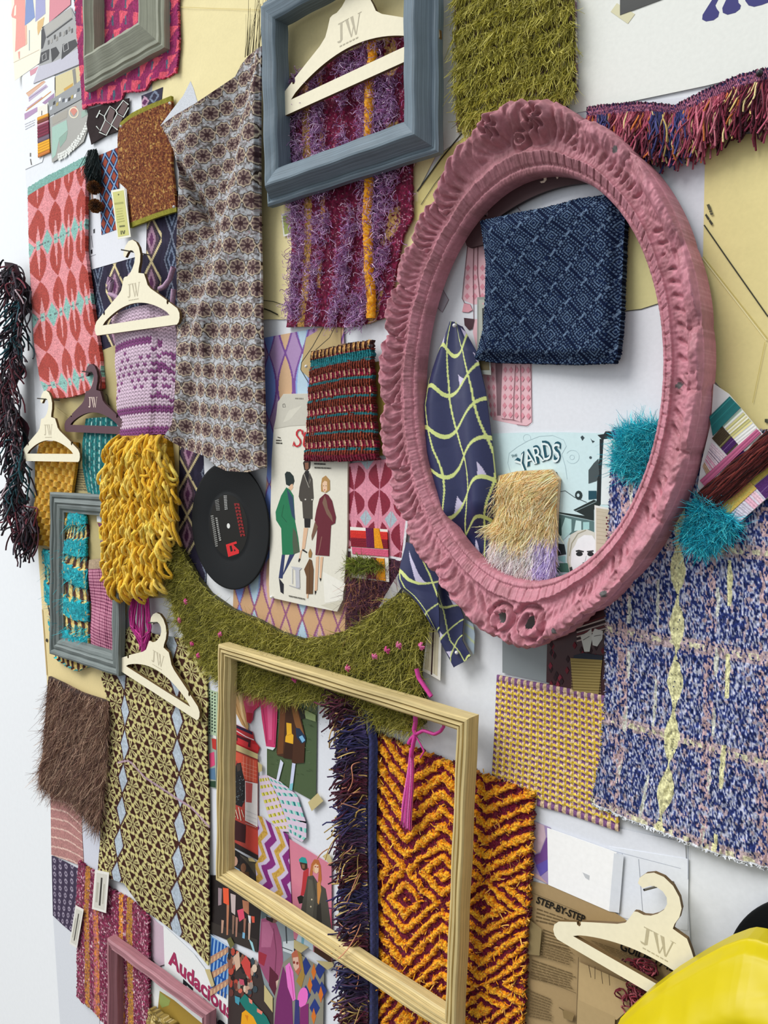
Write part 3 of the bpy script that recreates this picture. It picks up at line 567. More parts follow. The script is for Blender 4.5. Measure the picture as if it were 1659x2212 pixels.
hanger('large cream hanger in front of the brown instruction page', M_(300, 1150)[0], (1100+1640/2.968, 1640+1932/2.968), .024, logo='#c2b89a')

# ================================================================== grey flower print fabric
_cz = WP(EE(830, 330, 760, 640, 640, 1260, 545, 1640, 500, 1880)+FF(380, 600, 340, 800), .012)
def _crease(X, Z): return X-np.interp(Z, _cz[::-1, 1], _cz[::-1, 0])
_zlo = _cz[-1, 1]; _zhi = _cz[0, 1]
_vz = WP(EE(230, 1150, 340, 1350, 450, 1550, 530, 1700), .012)
def _val(X, Z): return X-np.interp(Z, _vz[::-1, 1], _vz[::-1, 0])
def d_flo(S, T, X, Z):
    d = _crease(X, Z); fade = sstep(_zlo-.04, _zlo+.05, Z)
    r = (np.where(d < 0, .030*sstep(.0, -.15, d), .024*sstep(0, .006, d)*(1-.6*sstep(.01, .10, d))))*fade+.012*(1-fade)
    v = _val(X, Z); vf = sstep(_vz[-1, 1]-.03, _vz[-1, 1]+.02, Z)*sstep(_vz[0, 1]+.03, _vz[0, 1]-.02, Z)
    r -= .010*np.exp(-(v/.010)**2)*vf; r = np.maximum(r, -.004)
    low = sstep(_zlo+.1, _zlo-.05, Z)
    return .004+r+low*(.008*np.sin(S*9+T*2)*(1-.6*S)+.008*np.exp(-((S-.30-.25*(T-.6))/.07)**2))-.004*sstep(.93, 1, S)
def p_flo(S, T, X, Z):
    d = _crease(X, Z); rt_ = (d > 0) | (Z < _zlo)
    a = np.where(rt_, -.10, .20); xx = X*np.cos(a)+Z*np.sin(a)+np.where(rt_, 0, .011); zz = -X*np.sin(a)+Z*np.cos(a); sc_ = np.where(rt_, 1.28, 1.52); xx = xx*sc_; zz = zz*sc_
    pz, pxx = .0345, .0335; row = np.floor(zz/pz); u = xx/pxx+.37*row; x = (fracp(u)-.5)*pxx; z = (fracp(zz/pz)-.5)*pz
    th = np.arctan2(z*1.15, x); rr = np.hypot(x, z*1.22)/(.0152*(1+.055*np.cos(8*th)))
    nz = fbm(X*520, Z*700, 3); n2 = vn(X*380, Z*480, 5); P = Paint(S, '#9a9898')
    P.put(n2 > .55, '#c3c6ca').put(n2 < .26, '#6d6664').put((n2 > .48) & (n2 < .55), '#a89094')
    P.put(rr < 1.14, '#40322e').put(rr < 1.04, '#d2c2aa').put(rr < .92, '#9c877c').put((rr < .86) & (np.cos(8*th+.4) > .0), '#5d484c').put(rr < .34, '#4a3438')
    P.put((np.abs(z) < .0012) & (np.abs(np.abs(x)-pxx/2) < .0022), '#e0cfb2'); return P.mul(.86+.28*nz)
flo = tag(cloth('printed_fabric', (EE(65, 805, 180, 722, 350, 622, 500, 522, 600, 455, 680, 400, 730, 300, 790, 230, 850, 180, 895, 150), EE(895, 150, 880, 600, 880, 1200, 885, 1700)+FF(1035, 100, 1040, 600, 1060, 1300, 1072, 1990), FF(100, 1700, 300, 1812, 490, 1880, 600, 1975, 700, 2022, 900, 2036, 1072, 1990), EE(65, 805, 120, 900, 165, 1000, 215, 1180, 205, 1500, 190, 1900)+FF(225, 40, 235, 400, 230, 700, 220, 1000, 205, 1400, 180, 1580, 100, 1700)), .012, p_flo, 'cloth', d_flo, res=1.5, thick=.003, true=True), 'long grey fabric printed with rows of brown flowers, folded', 'fabric')
slab('turned_corner', WP(EE(60, 810, 140, 700, 250, 560, 310, 440, 335, 500, 370, 620, 210, 740), .036), .036, .0008, '#d9dde4', 'cloth', flo)['label'] = 'white turned back corner'
n = 34; a0 = WP(EE(760, 250), .014)[0]; a1 = WP(EE(895, 165), .014)[0]; s = rng.random((n, 1)); rt = a0+(a1-a0)*s
Pq, ww = hair(rt, .015, .055, (.28, .1, .9), .06, .05, .0004, 5, .6); strands('frayed_threads', flo, Pq, ww, pick(['#6f6a50', '#8d8466', '#57503e'], n))

# ================================================================== lilac knit with yellow loops
MOT = ["......................", "......................", "....x.......xx........", "...xx......xxx........", "..x.x.x...xx.x........", ".xx.xx...xx..xx.......", "..x.xx.x.x.x.x........", ".x.xx.x.xx.xx.xx......", "x..x.xx..x.x..x.......", ".x.xx..x.xx.xx.x......", "..xx.x...x..x.x.......", "...x.x...xx.xx........", "....xx......x.........", "....x.................", "......................"]
def p_knit(S, T, X, Z):
    nu, nv = 17, 36; u = S*nu; v = T*nv+np.abs(fracp(u)-.5)*1.3; i = np.floor(u).astype(int); j = np.floor(v).astype(int); fv = fracp(v); fu = fracp(u)
    P = Paint(S, '#d6bccf'); pur = ((j >= 9) & (j <= 10) & (i < 12)) | ((j >= 28) & (j <= 29)) | ((j >= 34))
    m = np.zeros(S.shape, bool); mm = np.array([[c == 'x' for c in row.ljust(26, '.')] for row in MOT]); k = j-11
    ok = (k >= 0) & (k < 15*1) & (i < 26); m[ok] = ((i % 2 == (j//2) % 2) & (j % 2 == 0) & (np.abs(k-3.5-6*tri(i/7.5)) < 4.2))[ok]
    m |= (i >= 12) & (j > 9) & (j < 27) & (vn(i*1.7, j*1.3, 4) > .66)
    P.put(pur | m, '#85467c').mul(.70+.36*np.sin(np.pi*fv)*np.clip(1.3-np.abs(np.abs(fu-.5)-.25)*2.2, .5, 1)+.10*vn(X*1500, Z*1500, 3)); return P
def d_knit(S, T, X, Z):
    u = S*17; v = T*36+np.abs(fracp(u)-.5)*1.3
    return .0016*np.sin(np.pi*fracp(v))*np.abs(np.sin(np.pi*fracp(u)*2))+.010*np.sin(np.pi*np.clip(S*1.02, 0, 1))**.7-.004*sstep(.70, .78, S)+.001*np.sin(T*20)
kn = thing('knitted_swatch', 'lilac knitted sample with purple hearts and yellow loop fringe', 'knitting', WP([(300, 1290)], .01)[0], .006)
cloth('knitted_body', (D_(716, 440, 800, 400, 900, 370, 1000, 350, 1100, 372), D_(1100, 372, 1118, 600, 1112, 900, 1075, 1178), D_(750, 1202, 850, 1196, 1000, 1180, 1075, 1178), D_(716, 440, 735, 560, 748, 850, 755, 1080, 750, 1202)), .012, p_knit, 'wool', d_knit, res=1.05, thick=.010, parent=kn)
cd = [D_(705, 175, 690, 240, 720, 200, 700, 280, 745, 300, 780, 330), D_(1110, 110, 1085, 190, 1050, 235, 1020, 250), D_(830, 170, 850, 150, 838, 200, 835, 290), D_(1112, 250, 1105, 320, 1100, 400)]
for p in cd: strands('cord', kn, pl(p, .016, 24), .0038, np.array([lin('#b695b0')]), 'wool', 6, stuff=False)
lp = Z_(250, 940, 354, 940, 366, 995, 372, 1097, 358, 1190, 350, 1235, 340, 1252, 262, 1252, 236, 1235, 232, 1205, 232, 1115, 228, 1010, 232, 975)
tag_b = cloth('loop_backing', (Z_(250, 942, 360, 940), Z_(360, 940, 372, 1080, 362, 1255), Z_(262, 1262, 362, 1255), Z_(250, 942, 240, 1100, 262, 1262)), .012, lambda S, T, X, Z: Paint(S, '#c4921f').mul(.7+.5*vn(X*300, Z*300, 2)), 'wool', lambda S, T, X, Z: .012*np.sin(np.pi*S)**.7, res=3, thick=.010, parent=kn)
rt = roots(lp, .024, 560); order = np.argsort(rt[:, 1]); K = 15; th = np.linspace(-.15*np.pi, 2.15*np.pi, K)
cx = (WP([(248, 1100)], .02)[0][0]+WP([(380, 1100)], .02)[0][0])/2; hw = .11
Lp = []
for i in order:
    x, z = rt[i]; sx = (x-cx)/hw; Ll = .026+.022*rng.random(); wl = .008+.006*rng.random(); ang = -math.pi/2+sx*.45+rng.normal()*.35
    tw = rng.random()*math.pi; out = .008*(1-.6*sx*sx)+.010*rng.random()
    s = (1-np.cos(th))/2; side = np.sin(th)*wl*(.45+.55*s)
    lx = np.cos(ang)*s*Ll-np.sin(ang)*side*np.cos(tw); lz = np.sin(ang)*s*Ll+np.cos(ang)*side*np.cos(tw); ly = out*np.sin(np.pi*s*.8+.2)+side*np.sin(tw)*.7
    Lp.append(np.stack([x+lx, -(.014+.010*(1-min(1, sx*sx))+ly), z+lz], 1))
strands('yarn_loops', kn, np.array(Lp), .0027*(1+.14*np.sin(np.arange(K)*2.2))[None], pick(['#f0c648', '#e8b93a', '#f6d464', '#dfae30'], len(Lp), .1), 'wool', 6)

# ================================================================== dark fringe trim hanging on the wall at far left
sp_px = Z_(10, 585, 34, 588, 48, 640, 42, 720, 26, 790, 20, 850, 32, 890, 40, 950, 46, 1000, 38, 1050, 30, 1075, 66, 1118)
tr_ = thing('fringe_braid', 'dark maroon and teal fringed trim hanging at the far left', 'trim', WP([(40, 1140)], .01)[0], -.005)
sp = resample(WP(sp_px, .02), 60)
V = []; Cc = []
for i, p in enumerate(sp):
    d = sp[min(i+1, 59)]-sp[max(i-1, 0)]; d /= np.linalg.norm(d); nn = np.array([d[1], -d[0]])
    for k in range(5):
        q = p+nn*(k-2)*.008; V.append((q[0], -(.016+.012*math.sin(i*.45)+.005*math.sin(k*1.6+i)), q[1])); Cc.append(lin(['#241d26', '#4a2430', '#1f3d44', '#2c2430', '#5a2a38'][(k+i//9) % 5]))
mk('woven_band', np.array(V), grid_faces(60, 5), np.array(Cc), 'wool', tr_)
n = 560; ii = rng.integers(0, 60, n); rt = sp[ii]+rng.normal(size=(n, 2))*.008; sd = np.where(rng.random(n) < .5, -1, 1.0)
sec = (ii//10) % 3
dirs = np.stack([sd*(.75+.3*rng.random(n)), .22*np.ones(n), -.55+.0*sd], 1)
Pq, ww = yarn(rt, .018+.010*rng.random(n), .043, dirs, .16, .50, .0018, 9, .22)
cl = np.where(sec[:, None] == 1, pick(['#2a5560', '#1f4650', '#3a2a34', '#26222c'], n), pick(['#2a222c', '#5a2733', '#3a2030', '#1d1a22', '#47404a', '#7a3542'], n)); lt = rng.random(n) < .06; cl[lt] = lin('#b9a4ab')
strands('fringe_yarns', tr_, Pq, ww, cl, 'yarn', 3)
rt = sp[-1]+rng.normal(size=(90, 2))*.010; Pq, ww = yarn(rt, .02, .045, (-.1, .1, -.9), .16, .4, .0016, 9, .3); strands('fringe_yarns', tr_, Pq, ww, pick(['#2a222c', '#3a3440', '#4a2530'], 90), 'yarn', 3)

# ================================================================== ochre knit, teal weave, instruction strip
def p_och(S, T, X, Z):
    u = S*6; v = T*17; a = np.sin(u*2*np.pi+np.pi*np.floor(v)); P = Paint(S, '#c7922b'); P.put(sstep(-.1, .5, a)*sstep(0, .4, np.sin(fracp(v)*np.pi)), '#dcae4a').put(sstep(.4, .9, -a)*.6, '#a87318'); return P.mul(.86+.28*vn(X*900, Z*900, 1))
tag(cloth('knitted_swatch', (X_(500, 770, 700, 775, 960, 790), X_(960, 790, 955, 1080, 915, 1350, 900, 1480, 830, 1900, 720, 2160), X_(362, 2055, 500, 2078, 615, 2110, 720, 2160), X_(500, 770, 440, 1040, 440, 1500, 400, 1850, 362, 2055)), .010, p_och, 'wool', lambda S, T, X, Z: .0022*np.sin(S*6*2*np.pi+np.pi*np.floor(T*17))+.006*np.sin(S*6.5)*(.3+T*.7), res=1.5, thick=.005), 'ochre textured knit swatch under the leftmost hanger', 'knitting')
def p_teal(S, T, X, Z):
    u = S*6.5; v = T*11; P = Paint(S, '#14686c'); P.put(vn(X*400, Z*200, 3) > .6, '#1c8585').put((np.abs(fracp(u)-.5) < .10) & (fracp(v+.5*np.floor(u)) < .62), '#a9d3c8').put((np.abs(fracp(u+.5)-.5) < .06), '#0e4a50'); return P.mul(.8+.4*vn(X*800, Z*500, 8))
tag(cloth('woven_swatch', (X_(1085, 490, 1200, 480, 1470, 470), X_(1470, 470, 1480, 900, 1450, 1500), X_(1110, 1420, 1250, 1450, 1450, 1500), X_(1085, 490, 1040, 800, 1040, 1080, 1080, 1300, 1110, 1420)), .009, p_teal, 'wool', lambda S, T, X, Z: .004*np.sin(np.pi*S)+.001*np.cos(S*6.5*2*np.pi), res=1.3, thick=.005), 'teal weave with pale dashes beneath the plum hanger', 'fabric swatch')

# ================================================================== small grey frame and what it holds
def p_turq(S, T, X, Z):
    v = T*5.0+.04*np.sin(S*40); f = fracp(v); P = Paint(S, '#1a96a4'); P.put(vn(X*500, Z*260, 2) > .55, '#22b2bd'); gap = (f > .58)
    P.put(gap, '#4a2620').put(gap & (np.abs(fracp(S*7)-.5) < .24), '#e3c26a').put(gap & (np.abs(fracp(S*7)-.5) < .08), '#efd692').put((~gap) & (vn(S*60, T*30, 5) > .86), '#d3b45c'); return P.mul(.75+.5*vn(X*700, Z*400, 6))
tw = tag(cloth('woven_swatch', (Y_(330, 225, 400, 200, 490, 220), Y_(490, 220, 520, 400, 515, 1000, 545, 1500, 545, 2010), Y_(160, 1900, 320, 1990, 430, 2050, 545, 2010), Y_(330, 225, 300, 420, 200, 720, 30, 700, 60, 1250, 160, 1900)), .0050, p_turq, 'wool', lambda S, T, X, Z: .004*(fracp(T*5) < .58)+.002*vn(X*300, Z*300, 4)+.004*np.sin(np.pi*S), res=1.5, thick=.004, fray=.003), 'turquoise and yellow tufted weave inside the small grey frame', 'fabric swatch')
rt = roots(Y_(300, 300, 500, 300, 520, 1900, 210, 1700, 60, 1200, 30, 720, 210, 720), .009, 2600); zz = (rt[:, 1]-rt[:, 1].min())/(rt[:, 1].max()-rt[:, 1].min())
rt = rt[fracp((1-zz)*5.0) < .60]; Pq, ww = hair(rt, .009, .011, (.1, .5, -.7), .5, .5, .0006, 4); strands('tufts', tw, Pq, ww, pick(['#17a6b4', '#2bc0cb', '#128a98', '#4fd0d4'], len(rt)))
def p_ging(S, T, X, Z):
    P = Paint(S, '#d99ab0'); a = fracp(S*15) < .42; b = fracp(T*30) < .42; P.put(a ^ b, '#a9607c').put(a & b, '#5d2b47').put(T < .10, '#b09a80'); return P.mul(.88+.24*vn(X*900, Z*900, 2))
tag(cloth('woven_swatch', (Y_(525, 820, 700, 800, 830, 830), Y_(830, 830, 830, 1400, 815, 1960), Y_(560, 1810, 690, 1880, 815, 1960), Y_(525, 820, 540, 1400, 560, 1810)), .0065, p_ging, 'cloth', lambda S, T, X, Z: .004*np.sin(np.pi*S)+.002*np.sin(T*9+S*3), res=1.2, thick=.004), 'pink and plum checked cloth in the small grey frame', 'fabric swatch')
PG = [(0, .010), (0, .022), (.10, .0235), (.22, .0225), (.28, .019), (.36, .0205), (.50, .022), (.58, .019), (.66, .0195), (.80, .018), (.88, .014), (1, .0135), (1, .010)]
rail_frame('picture_frame', 'small weathered grey frame behind the yellow loop fringe', [(108, 1063), (257, 1071), (256, 1461), (107, 1412)], .036, PG, '#7b8482', .022)
cs = tag(slab('colour_card', WP(Y_(610, 330, 720, 325, 720, 700, 650, 640), .006), .006, .0006, '#c9bb6a', 'card'), 'small colour chip card half hidden by the yellow loops', 'card')
ink(cs, .006, [('#e8ecee', Y_(612, 335, 655, 330, 660, 400, 615, 398)), ('#2f7ea8', Y_(655, 330, 715, 328, 715, 420, 660, 400)), ('#7a3a5a', Y_(620, 405, 715, 425, 715, 465, 635, 450)), ('#e2cf3f', Y_(635, 485, 715, 480, 715, 590, 640, 585)), ('#7d5a78', Y_(650, 605, 715, 600, 715, 700, 660, 660))])

# ================================================================== yellow star print, brown fur, small things at the lower left
def p_star(S, T, X, Z):
    s_ = .040; xx = X/s_/1.25; zz = Z/s_*1.05
    def hexd(ox, oz):
        a = xx+ox; b = (zz+oz)/1.732; ia, ib = np.round(a), np.round(b); return a-ia, (b-ib)*1.732
    x1, z1 = hexd(0, 0); x2, z2 = hexd(.5, .866); d1, d2 = np.hypot(x1, z1), np.hypot(x2, z2)
    x = np.where(d1 < d2, x1, x2); z = np.where(d1 < d2, z1, z2); r_ = np.hypot(x, z); th = np.arctan2(z, x)
    nz = vn(X*400, Z*400, 3); sec = np.abs(fracp(th/(2*np.pi)*6)-.5)*2
    P = Paint(S, '#43261f'); P.put((r_ < .46) & (sec < .66-.3*r_), '#d3ca8e').put((r_ < .34) & (sec < .20) & (r_ > .12), '#4d2e22').put((r_ > .40) & (sec > .62), '#cfc583').put((r_ > .50) & (sec > .86), '#43261f').put(r_ < .05, '#4d2e22')
    for sc, per in ((.20, .060), (.72, .058)):
        xs = (S-sc-.03*np.sin(T*3))*.23; zf = (fracp(Z/per)-.5)*per; k = np.abs(xs)/.011+np.abs(zf)/.026
        P.put(k < 1.28, '#4a2c28').put(k < 1.0, '#b7c3cf')
    P.put((np.abs(T-.49-.06*S) < .004) & (S > .15), '#b79aa8'); return P.mul(.9+.2*nz)
st_l = J_(645, -30, 650, 300, 640, 450, 635, 600, 630, 720); st_b = J_(630, 720, 700, 755, 800, 790, 900, 960, 1020, 1060, 1100, 1130, 1190, 1190, 1310, 1320)
tag(cloth('printed_fabric', (G_(690, 1000, 790, 850, 830, 810, 1000, 860, 1190, 890, 1300, 950), G_(1300, 950, 1330, 1300, 1330, 1659)+J_(1335, 300, 1345, 900, 1335, 1320), st_b, G_(690, 1000, 650, 1130, 690, 1300, 690, 1659)+J_(650, 300, 640, 450, 635, 600, 630, 720)), .0060, p_star, 'cloth', lambda S, T, X, Z: .003*np.sin(S*7)*T+.0015*np.sin(T*14+S*4), res=1.5, thick=.002), 'long yellow and brown star print fabric with pale blue diamonds', 'fabric')
fb = thing('fur_swatch', 'shaggy brown fur swatch at the left below the grey frame', 'fur swatch', WP([(160, 1790)], .01)[0], .004)
fp_t, fp_r = G_(310, 1130, 420, 1170, 540, 1230, 695, 1290), G_(695, 1290, 690, 1659)+J_(660, 280, 630, 460); fp_b = J_(255, 160, 330, 215, 430, 230, 500, 300, 560, 380, 630, 460); fp_l = G_(310, 1130, 290, 1400, 270, 1640)+J_(248, 60, 255, 160)
cloth('fur_backing', (fp_t, fp_r, fp_b, fp_l), .008, lambda S, T, X, Z: Paint(S, '#4a332c').mul(.7+.5*vn(X*300, Z*200, 2)), 'wool', lambda S, T, X, Z: .006*np.sin(np.pi*S), res=4, thick=.005, parent=fb)
outl = fp_t+fp_r[1:]+fp_b[::-1][1:]+fp_l[::-1][1:-1]
fur('pile', fb, outl, .012, 12000, .019, (.22, .22, -.8), ['#6d4f44', '#8a6a5a', '#5a3f38', '#9c7e6a', '#b89c84', '#4d3530'], .32, .45, .0005)
def p_pstr(S, T, X, Z): return Paint(S, '#b98682').put(fracp(T*7+.25*np.sin(S*2.5)) < .16, '#e3c0b4').mul(.85+.3*vn(X*700, Z*700, 2))
tag(cloth('striped_swatch', (J_(322, 190, 430, 230, 520, 330), J_(520, 330, 525, 480, 535, 690), J_(328, 612, 420, 645, 535, 690), J_(322, 190, 328, 612)), .0030, p_pstr, 'cloth', res=1.6), 'dusty pink swatch with thin pale stripes below the brown fur', 'fabric swatch')
tag(slab('paper_strip', WP(J_(520, 330, 640, 430, 640, 720, 590, 700, 540, 690), .0022), .0022, .0003, '#d9dce8', 'paper'), 'pale lilac paper strip beside the striped pink swatch', 'paper')
def p_dots(S, T, X, Z):
    u = S*5; v = T*9; a = fracp(u)-.5; b = fracp(v+.5*(np.floor(u) % 2))-.5; return Paint(S, '#4a4056').put((a/.22)**2+(b/.34)**2 < 1, '#b9aec0').put((a/.12)**2+(b/.2)**2 < 1, '#544862').put(np.abs(fracp(u+.5)-.5) < .06, '#3a3046')
tag(cloth('printed_swatch', (J_(330, 618, 420, 660, 520, 715), J_(520, 715, 515, 900, 460, 1110), J_(338, 1000, 400, 1060, 460, 1110), J_(330, 618, 338, 1000)), .0025, p_dots, 'cloth', res=1.4), 'dark violet swatch with pale ovals at the lower left edge', 'fabric swatch')
tag(slab('paper_sheet', WP(J_(338, 985, 480, 1110, 620, 1200, 640, 1780, 390, 1780), .0008), .0008, .0004, '#dfe3ea', 'paper'), 'pale grey sheet at the bottom left corner of the board', 'paper')
def p_tweed(S, T, X, Z):
    n1 = vn(X*600, Z*340, 1); n2 = vn(X*420, Z*420, 6); P = Paint(S, '#6a1636'); P.put(n2 > .55, '#84204a').put(n1 > .74, '#c7849a').put(n1 > .86, '#e6c8cc')
    for c, w, k in ((.17, .035, '#b5762a'), (.30, .030, '#c97a3a'), (.62, .03, '#d88a2a'), (.74, .045, '#b07a2c')): P.put((np.abs(S-c) < w) & (n2 > .25), k)
    P.put((np.abs(S-.28) < .03) & (n1 > .6), '#c26a7a'); return P.mul(.75+.5*vn(X*1000, Z*700, 4))
tag(cloth('tweed_swatch', (J_(505, 650, 590, 700, 700, 830, 830, 900, 960, 1000), J_(960, 1000, 962, 1400, 965, 1800), J_(495, 1520, 600, 1600, 660, 1680, 780, 1800, 965, 1800), J_(505, 650, 490, 900, 495, 1200, 495, 1520)), .0060, p_tweed, 'wool', lambda S, T, X, Z: .0025*vn(X*350, Z*350, 3)+.002*np.sin(S*8), res=1.4, thick=.004, fray=.004), 'burgundy tweed with ochre stripes behind the mauve frame', 'fabric swatch')
for pts, lb, sd in ((J_(608, 708, 698, 726, 678, 985, 588, 958), 'larger white printed label pinned on the burgundy tweed', 4), (J_(483, 936, 535, 962, 492, 1210, 445, 1180), 'narrow white printed label left of the burgundy tweed', 9)):
    l_ = tag(slab('fabric_label', WP(pts, .013), .013, .0006, '#eeece4', 'card'), lb, 'label')
    ink(l_, .013, [('#d9d6cb', quad_pts(pts, [(.14, .06), (.86, .06), (.86, .94), (.14, .94)])), ('#3b3733', quad_pts(pts, [(.46, .16), (.58, .16), (.58, .86), (.46, .86)])), ('#bdb9ac', quad_pts(pts, [(.2, .3), (.36, .3), (.36, .8), (.2, .8)])), ('#bdb9ac', quad_pts(pts, [(.68, .3), (.78, .3), (.78, .8), (.68, .8)]))])
# mauve frame, poster with lettering
PM = [(0, .010), (0, .024), (.14, .027), (.40, .027), (.50, .024), (.56, .026), (.64, .024), (.70, .0255), (.80, .022), (1, .018), (1, .004)]
rail_frame('picture_frame', 'dusty mauve frame cut off at the bottom left', [(240, 2022), (458, 2184), (455, 2700), (241, 2500)], .021, PM, '#a8747c', .018)
po = sheet('poster', 'white poster reading Audacious in plum letters, lower left', 'poster', S_(735, 215, 850, 320, 1100, 560, 1250, 760, 1510, 1045, 1500, 1500, 560, 1500, 580, 900, 750, 720), .0024, '#eef0ef')
lettering(po, 'Audacious', S_(806, 478, 1560, 1172, 1550, 1352, 796, 660), .0024, '#a5325c', .03, cap=.72)
lettering(po, 'Eclectic', S_(975, 850, 1760, 1590, 1750, 1790, 968, 1020), .0022, '#22262c', .03, cap=.72)
sheet('paper_sheet', 'pale mauve strip of paper left of the lettered poster', 'paper', S_(575, 100, 660, 180, 740, 240, 755, 680, 690, 700, 575, 600), .0020, '#cdb3c2')
t = sheet('paper_sheet', 'mustard and green paper inside the mauve frame', 'paper', S_(690, 1000, 860, 1110, 1330, 1500, 640, 1500), .0030, '#a88a3a')
ink(t, .0030, [('#9aa75c', S_(690, 1010, 820, 1110, 800, 1170, 720, 1200, 690, 1150))])
def p_gold(S, T, X, Z): return Paint(S, '#6f5a26').put(vn(X*300, Z*300, 2) > .5, '#a38a45').put(vn(X*500, Z*500, 5) > .75, '#d9c58c')
tag(cloth('gold_foil', (S_(570, 1210, 640, 1180, 700, 1210, 770, 1280, 870, 1400), S_(870, 1400, 900, 1500), S_(560, 1500, 900, 1500), S_(570, 1210, 555, 1350, 560, 1500)), .012, p_gold, 'metal', lambda S, T, X, Z: .008*np.sin(np.pi*S)+.006*vn(X*160, Z*160, 4), res=1.6, thick=.010), 'crinkled gold trim in the corner of the mauve frame', 'trim')
# magenta yarn hank
hk = thing('yarn_hank', 'magenta yarn hank beside the star print hanger', 'yarn', WP([(310, 1410)], .01)[0], .006)
cv = [Y_(1010, 1200, 1000, 1400, 1010, 1560, 1080, 1700, 1110, 1790), Y_(1050, 1200, 1030, 1450, 1040, 1600, 1100, 1740), Y_(1100, 1200, 1085, 1400, 1080, 1560, 1110, 1700), Y_(1150, 1210, 1160, 1400, 1170, 1520, 1200, 1620, 1110, 1790), Y_(1170, 1230, 1190, 1450, 1210, 1600, 1150, 1760, 1140, 1900), Y_(1120, 1200, 1140, 1400, 1130, 1640, 1110, 1900), Y_(1010, 1560, 1040, 1650, 1110, 1690, 1200, 1620)]
Pq = np.concatenate([pl([(x+rng.normal()*2.2, y+rng.normal()*2.5) for x, y in c], .012+.003*rng.random(), 14) for c in cv for _ in range(4)])
strands('yarns', hk, Pq, .0014, pick(['#b0267e', '#c93a92', '#8f1d63'], len(Pq)), 'yarn', 4)
# ================================================================== middle column
PB = [(0, .016), (0, .024), (.07, .026), (.12, .026), (.15, .0245), (.20, .0255), (.44, .0405), (.48, .0420), (.54, .0422), (.92, .0385), (.96, .0375), (1, .0360), (1, .016)]
rail_frame('picture_frame', 'blue grey wooden frame around the big cream hanger', [(567, 6), (945, -214), (946, 328), (577, 446)], .036, PB, '#6f808c', .025)
fz = thing('fuzzy_weave', 'burgundy weave with fuzzy purple tufts and an orange stripe', 'fabric swatch', WP([(755, 708)], .004)[0], .003)
fe = (B(215, 510, 400, 420, 600, 330, 800, 260, 990, 200), B(990, 200, 1000, 700, 1015, 1100, 1015, 1400)+E_(960, -100, 930, 40, 890, 250, 850, 430), E_(205, 495, 400, 490, 600, 495, 730, 470, 850, 430), B(215, 510, 225, 900, 235, 1300, 238, 1600)+E_(235, 250, 205, 495))
def p_fz(S, T, X, Z):
    P = Paint(S, '#5f1230'); n1 = vn(X*420, Z*420, 2)
    P.put(n1 > .6, '#7a1a3e').put((np.abs(S-.17) < .035) & (n1 > .2), '#b58a4a').put((np.abs(S-.86) < .05) & (fracp(T*3.4) < .45) & (n1 > .3), '#b58f55').put((np.abs(S-.30) < .02) & (fracp(T*4) < .4), '#b57f45').put(vn(X*1400, Z*1400, 5) > .86, '#c08a9c'); return P.mul(.75+.5*vn(X*900, Z*700, 3))
fzc = cloth('weave_base', fe, .0050, p_fz, 'wool', lambda S, T, X, Z: .002*vn(X*250, Z*250, 2)+.002*np.sin(S*7), res=2, thick=.003, parent=fz)
outl = fe[0]+fe[1][1:]+fe[2][::-1][1:]+fe[3][::-1][1:-1]
# tufts stand in columns with bare burgundy stripes between
G = coons(*[[tuple(q) for q in WP(e, .007)] for e in fe], 60, 120)
n = 17000; si = rng.random(n); ti = rng.random(n); bare = ((np.abs(si-.40) < .055+.02*np.sin(ti*9)) | (np.abs(si-.95) < .045) | (np.abs(si-.18) < .03) | (np.abs(si-.60) < .03) | ((np.abs(si-.85) < .05) & (fracp(ti*3.4) < .45)))
cl_ = vn(si*9, ti*13, 4) > .30; si, ti = si[~bare & cl_], ti[~bare & cl_]
rt = G[(ti*119).astype(int), (si*59).astype(int)]+rng.normal(size=(len(si), 2))*.0016
Pq, ww = yarn(rt, .0074, .0098, (.05, .28, -.25), .32, .1, .00034, 8, .8)
strands('purple_tufts', fz, Pq, ww, pick(['#a583b0', '#8d6896', '#bd9fc2', '#8a5f92', '#cdb4cc', '#9c5f90'], len(rt)))
def strip(name, parent, px, w, h, paint, bumpf, kind='wool', n=160, m=8):
    c = resample(WP(px, h), n); d = np.gradient(c, axis=0); d /= np.linalg.norm(d, axis=1)[:, None]; nn = np.c_[d[:, 1], -d[:, 0]]
    V = []; Cc = []
    for i in range(n):
        for k in range(m):
            a = math.pi*k/(m-1); q = c[i]-nn[i]*math.cos(a)*w/2; V.append((q[0], -(h+math.sin(a)*w*.35+bumpf*rng.random()), q[1])); Cc.append(paint(i, k))
    return mk(name, np.array(V), grid_faces(n, m)[:, ::-1], np.array(Cc), kind, parent)
oc = [lin(x) for x in ('#eda31f', '#d98a18', '#f2b640', '#c9780f')]
strip('orange_stripe', fz, B(755, 270, 765, 340, 742, 500, 740, 700, 735, 950, 740, 1200, 725, 1400, 740, 1659)+E_(735, 100, 755, 300, 750, 440), .0135, .009, lambda i, k: oc[int(rng.integers(0, 4))], .0022)

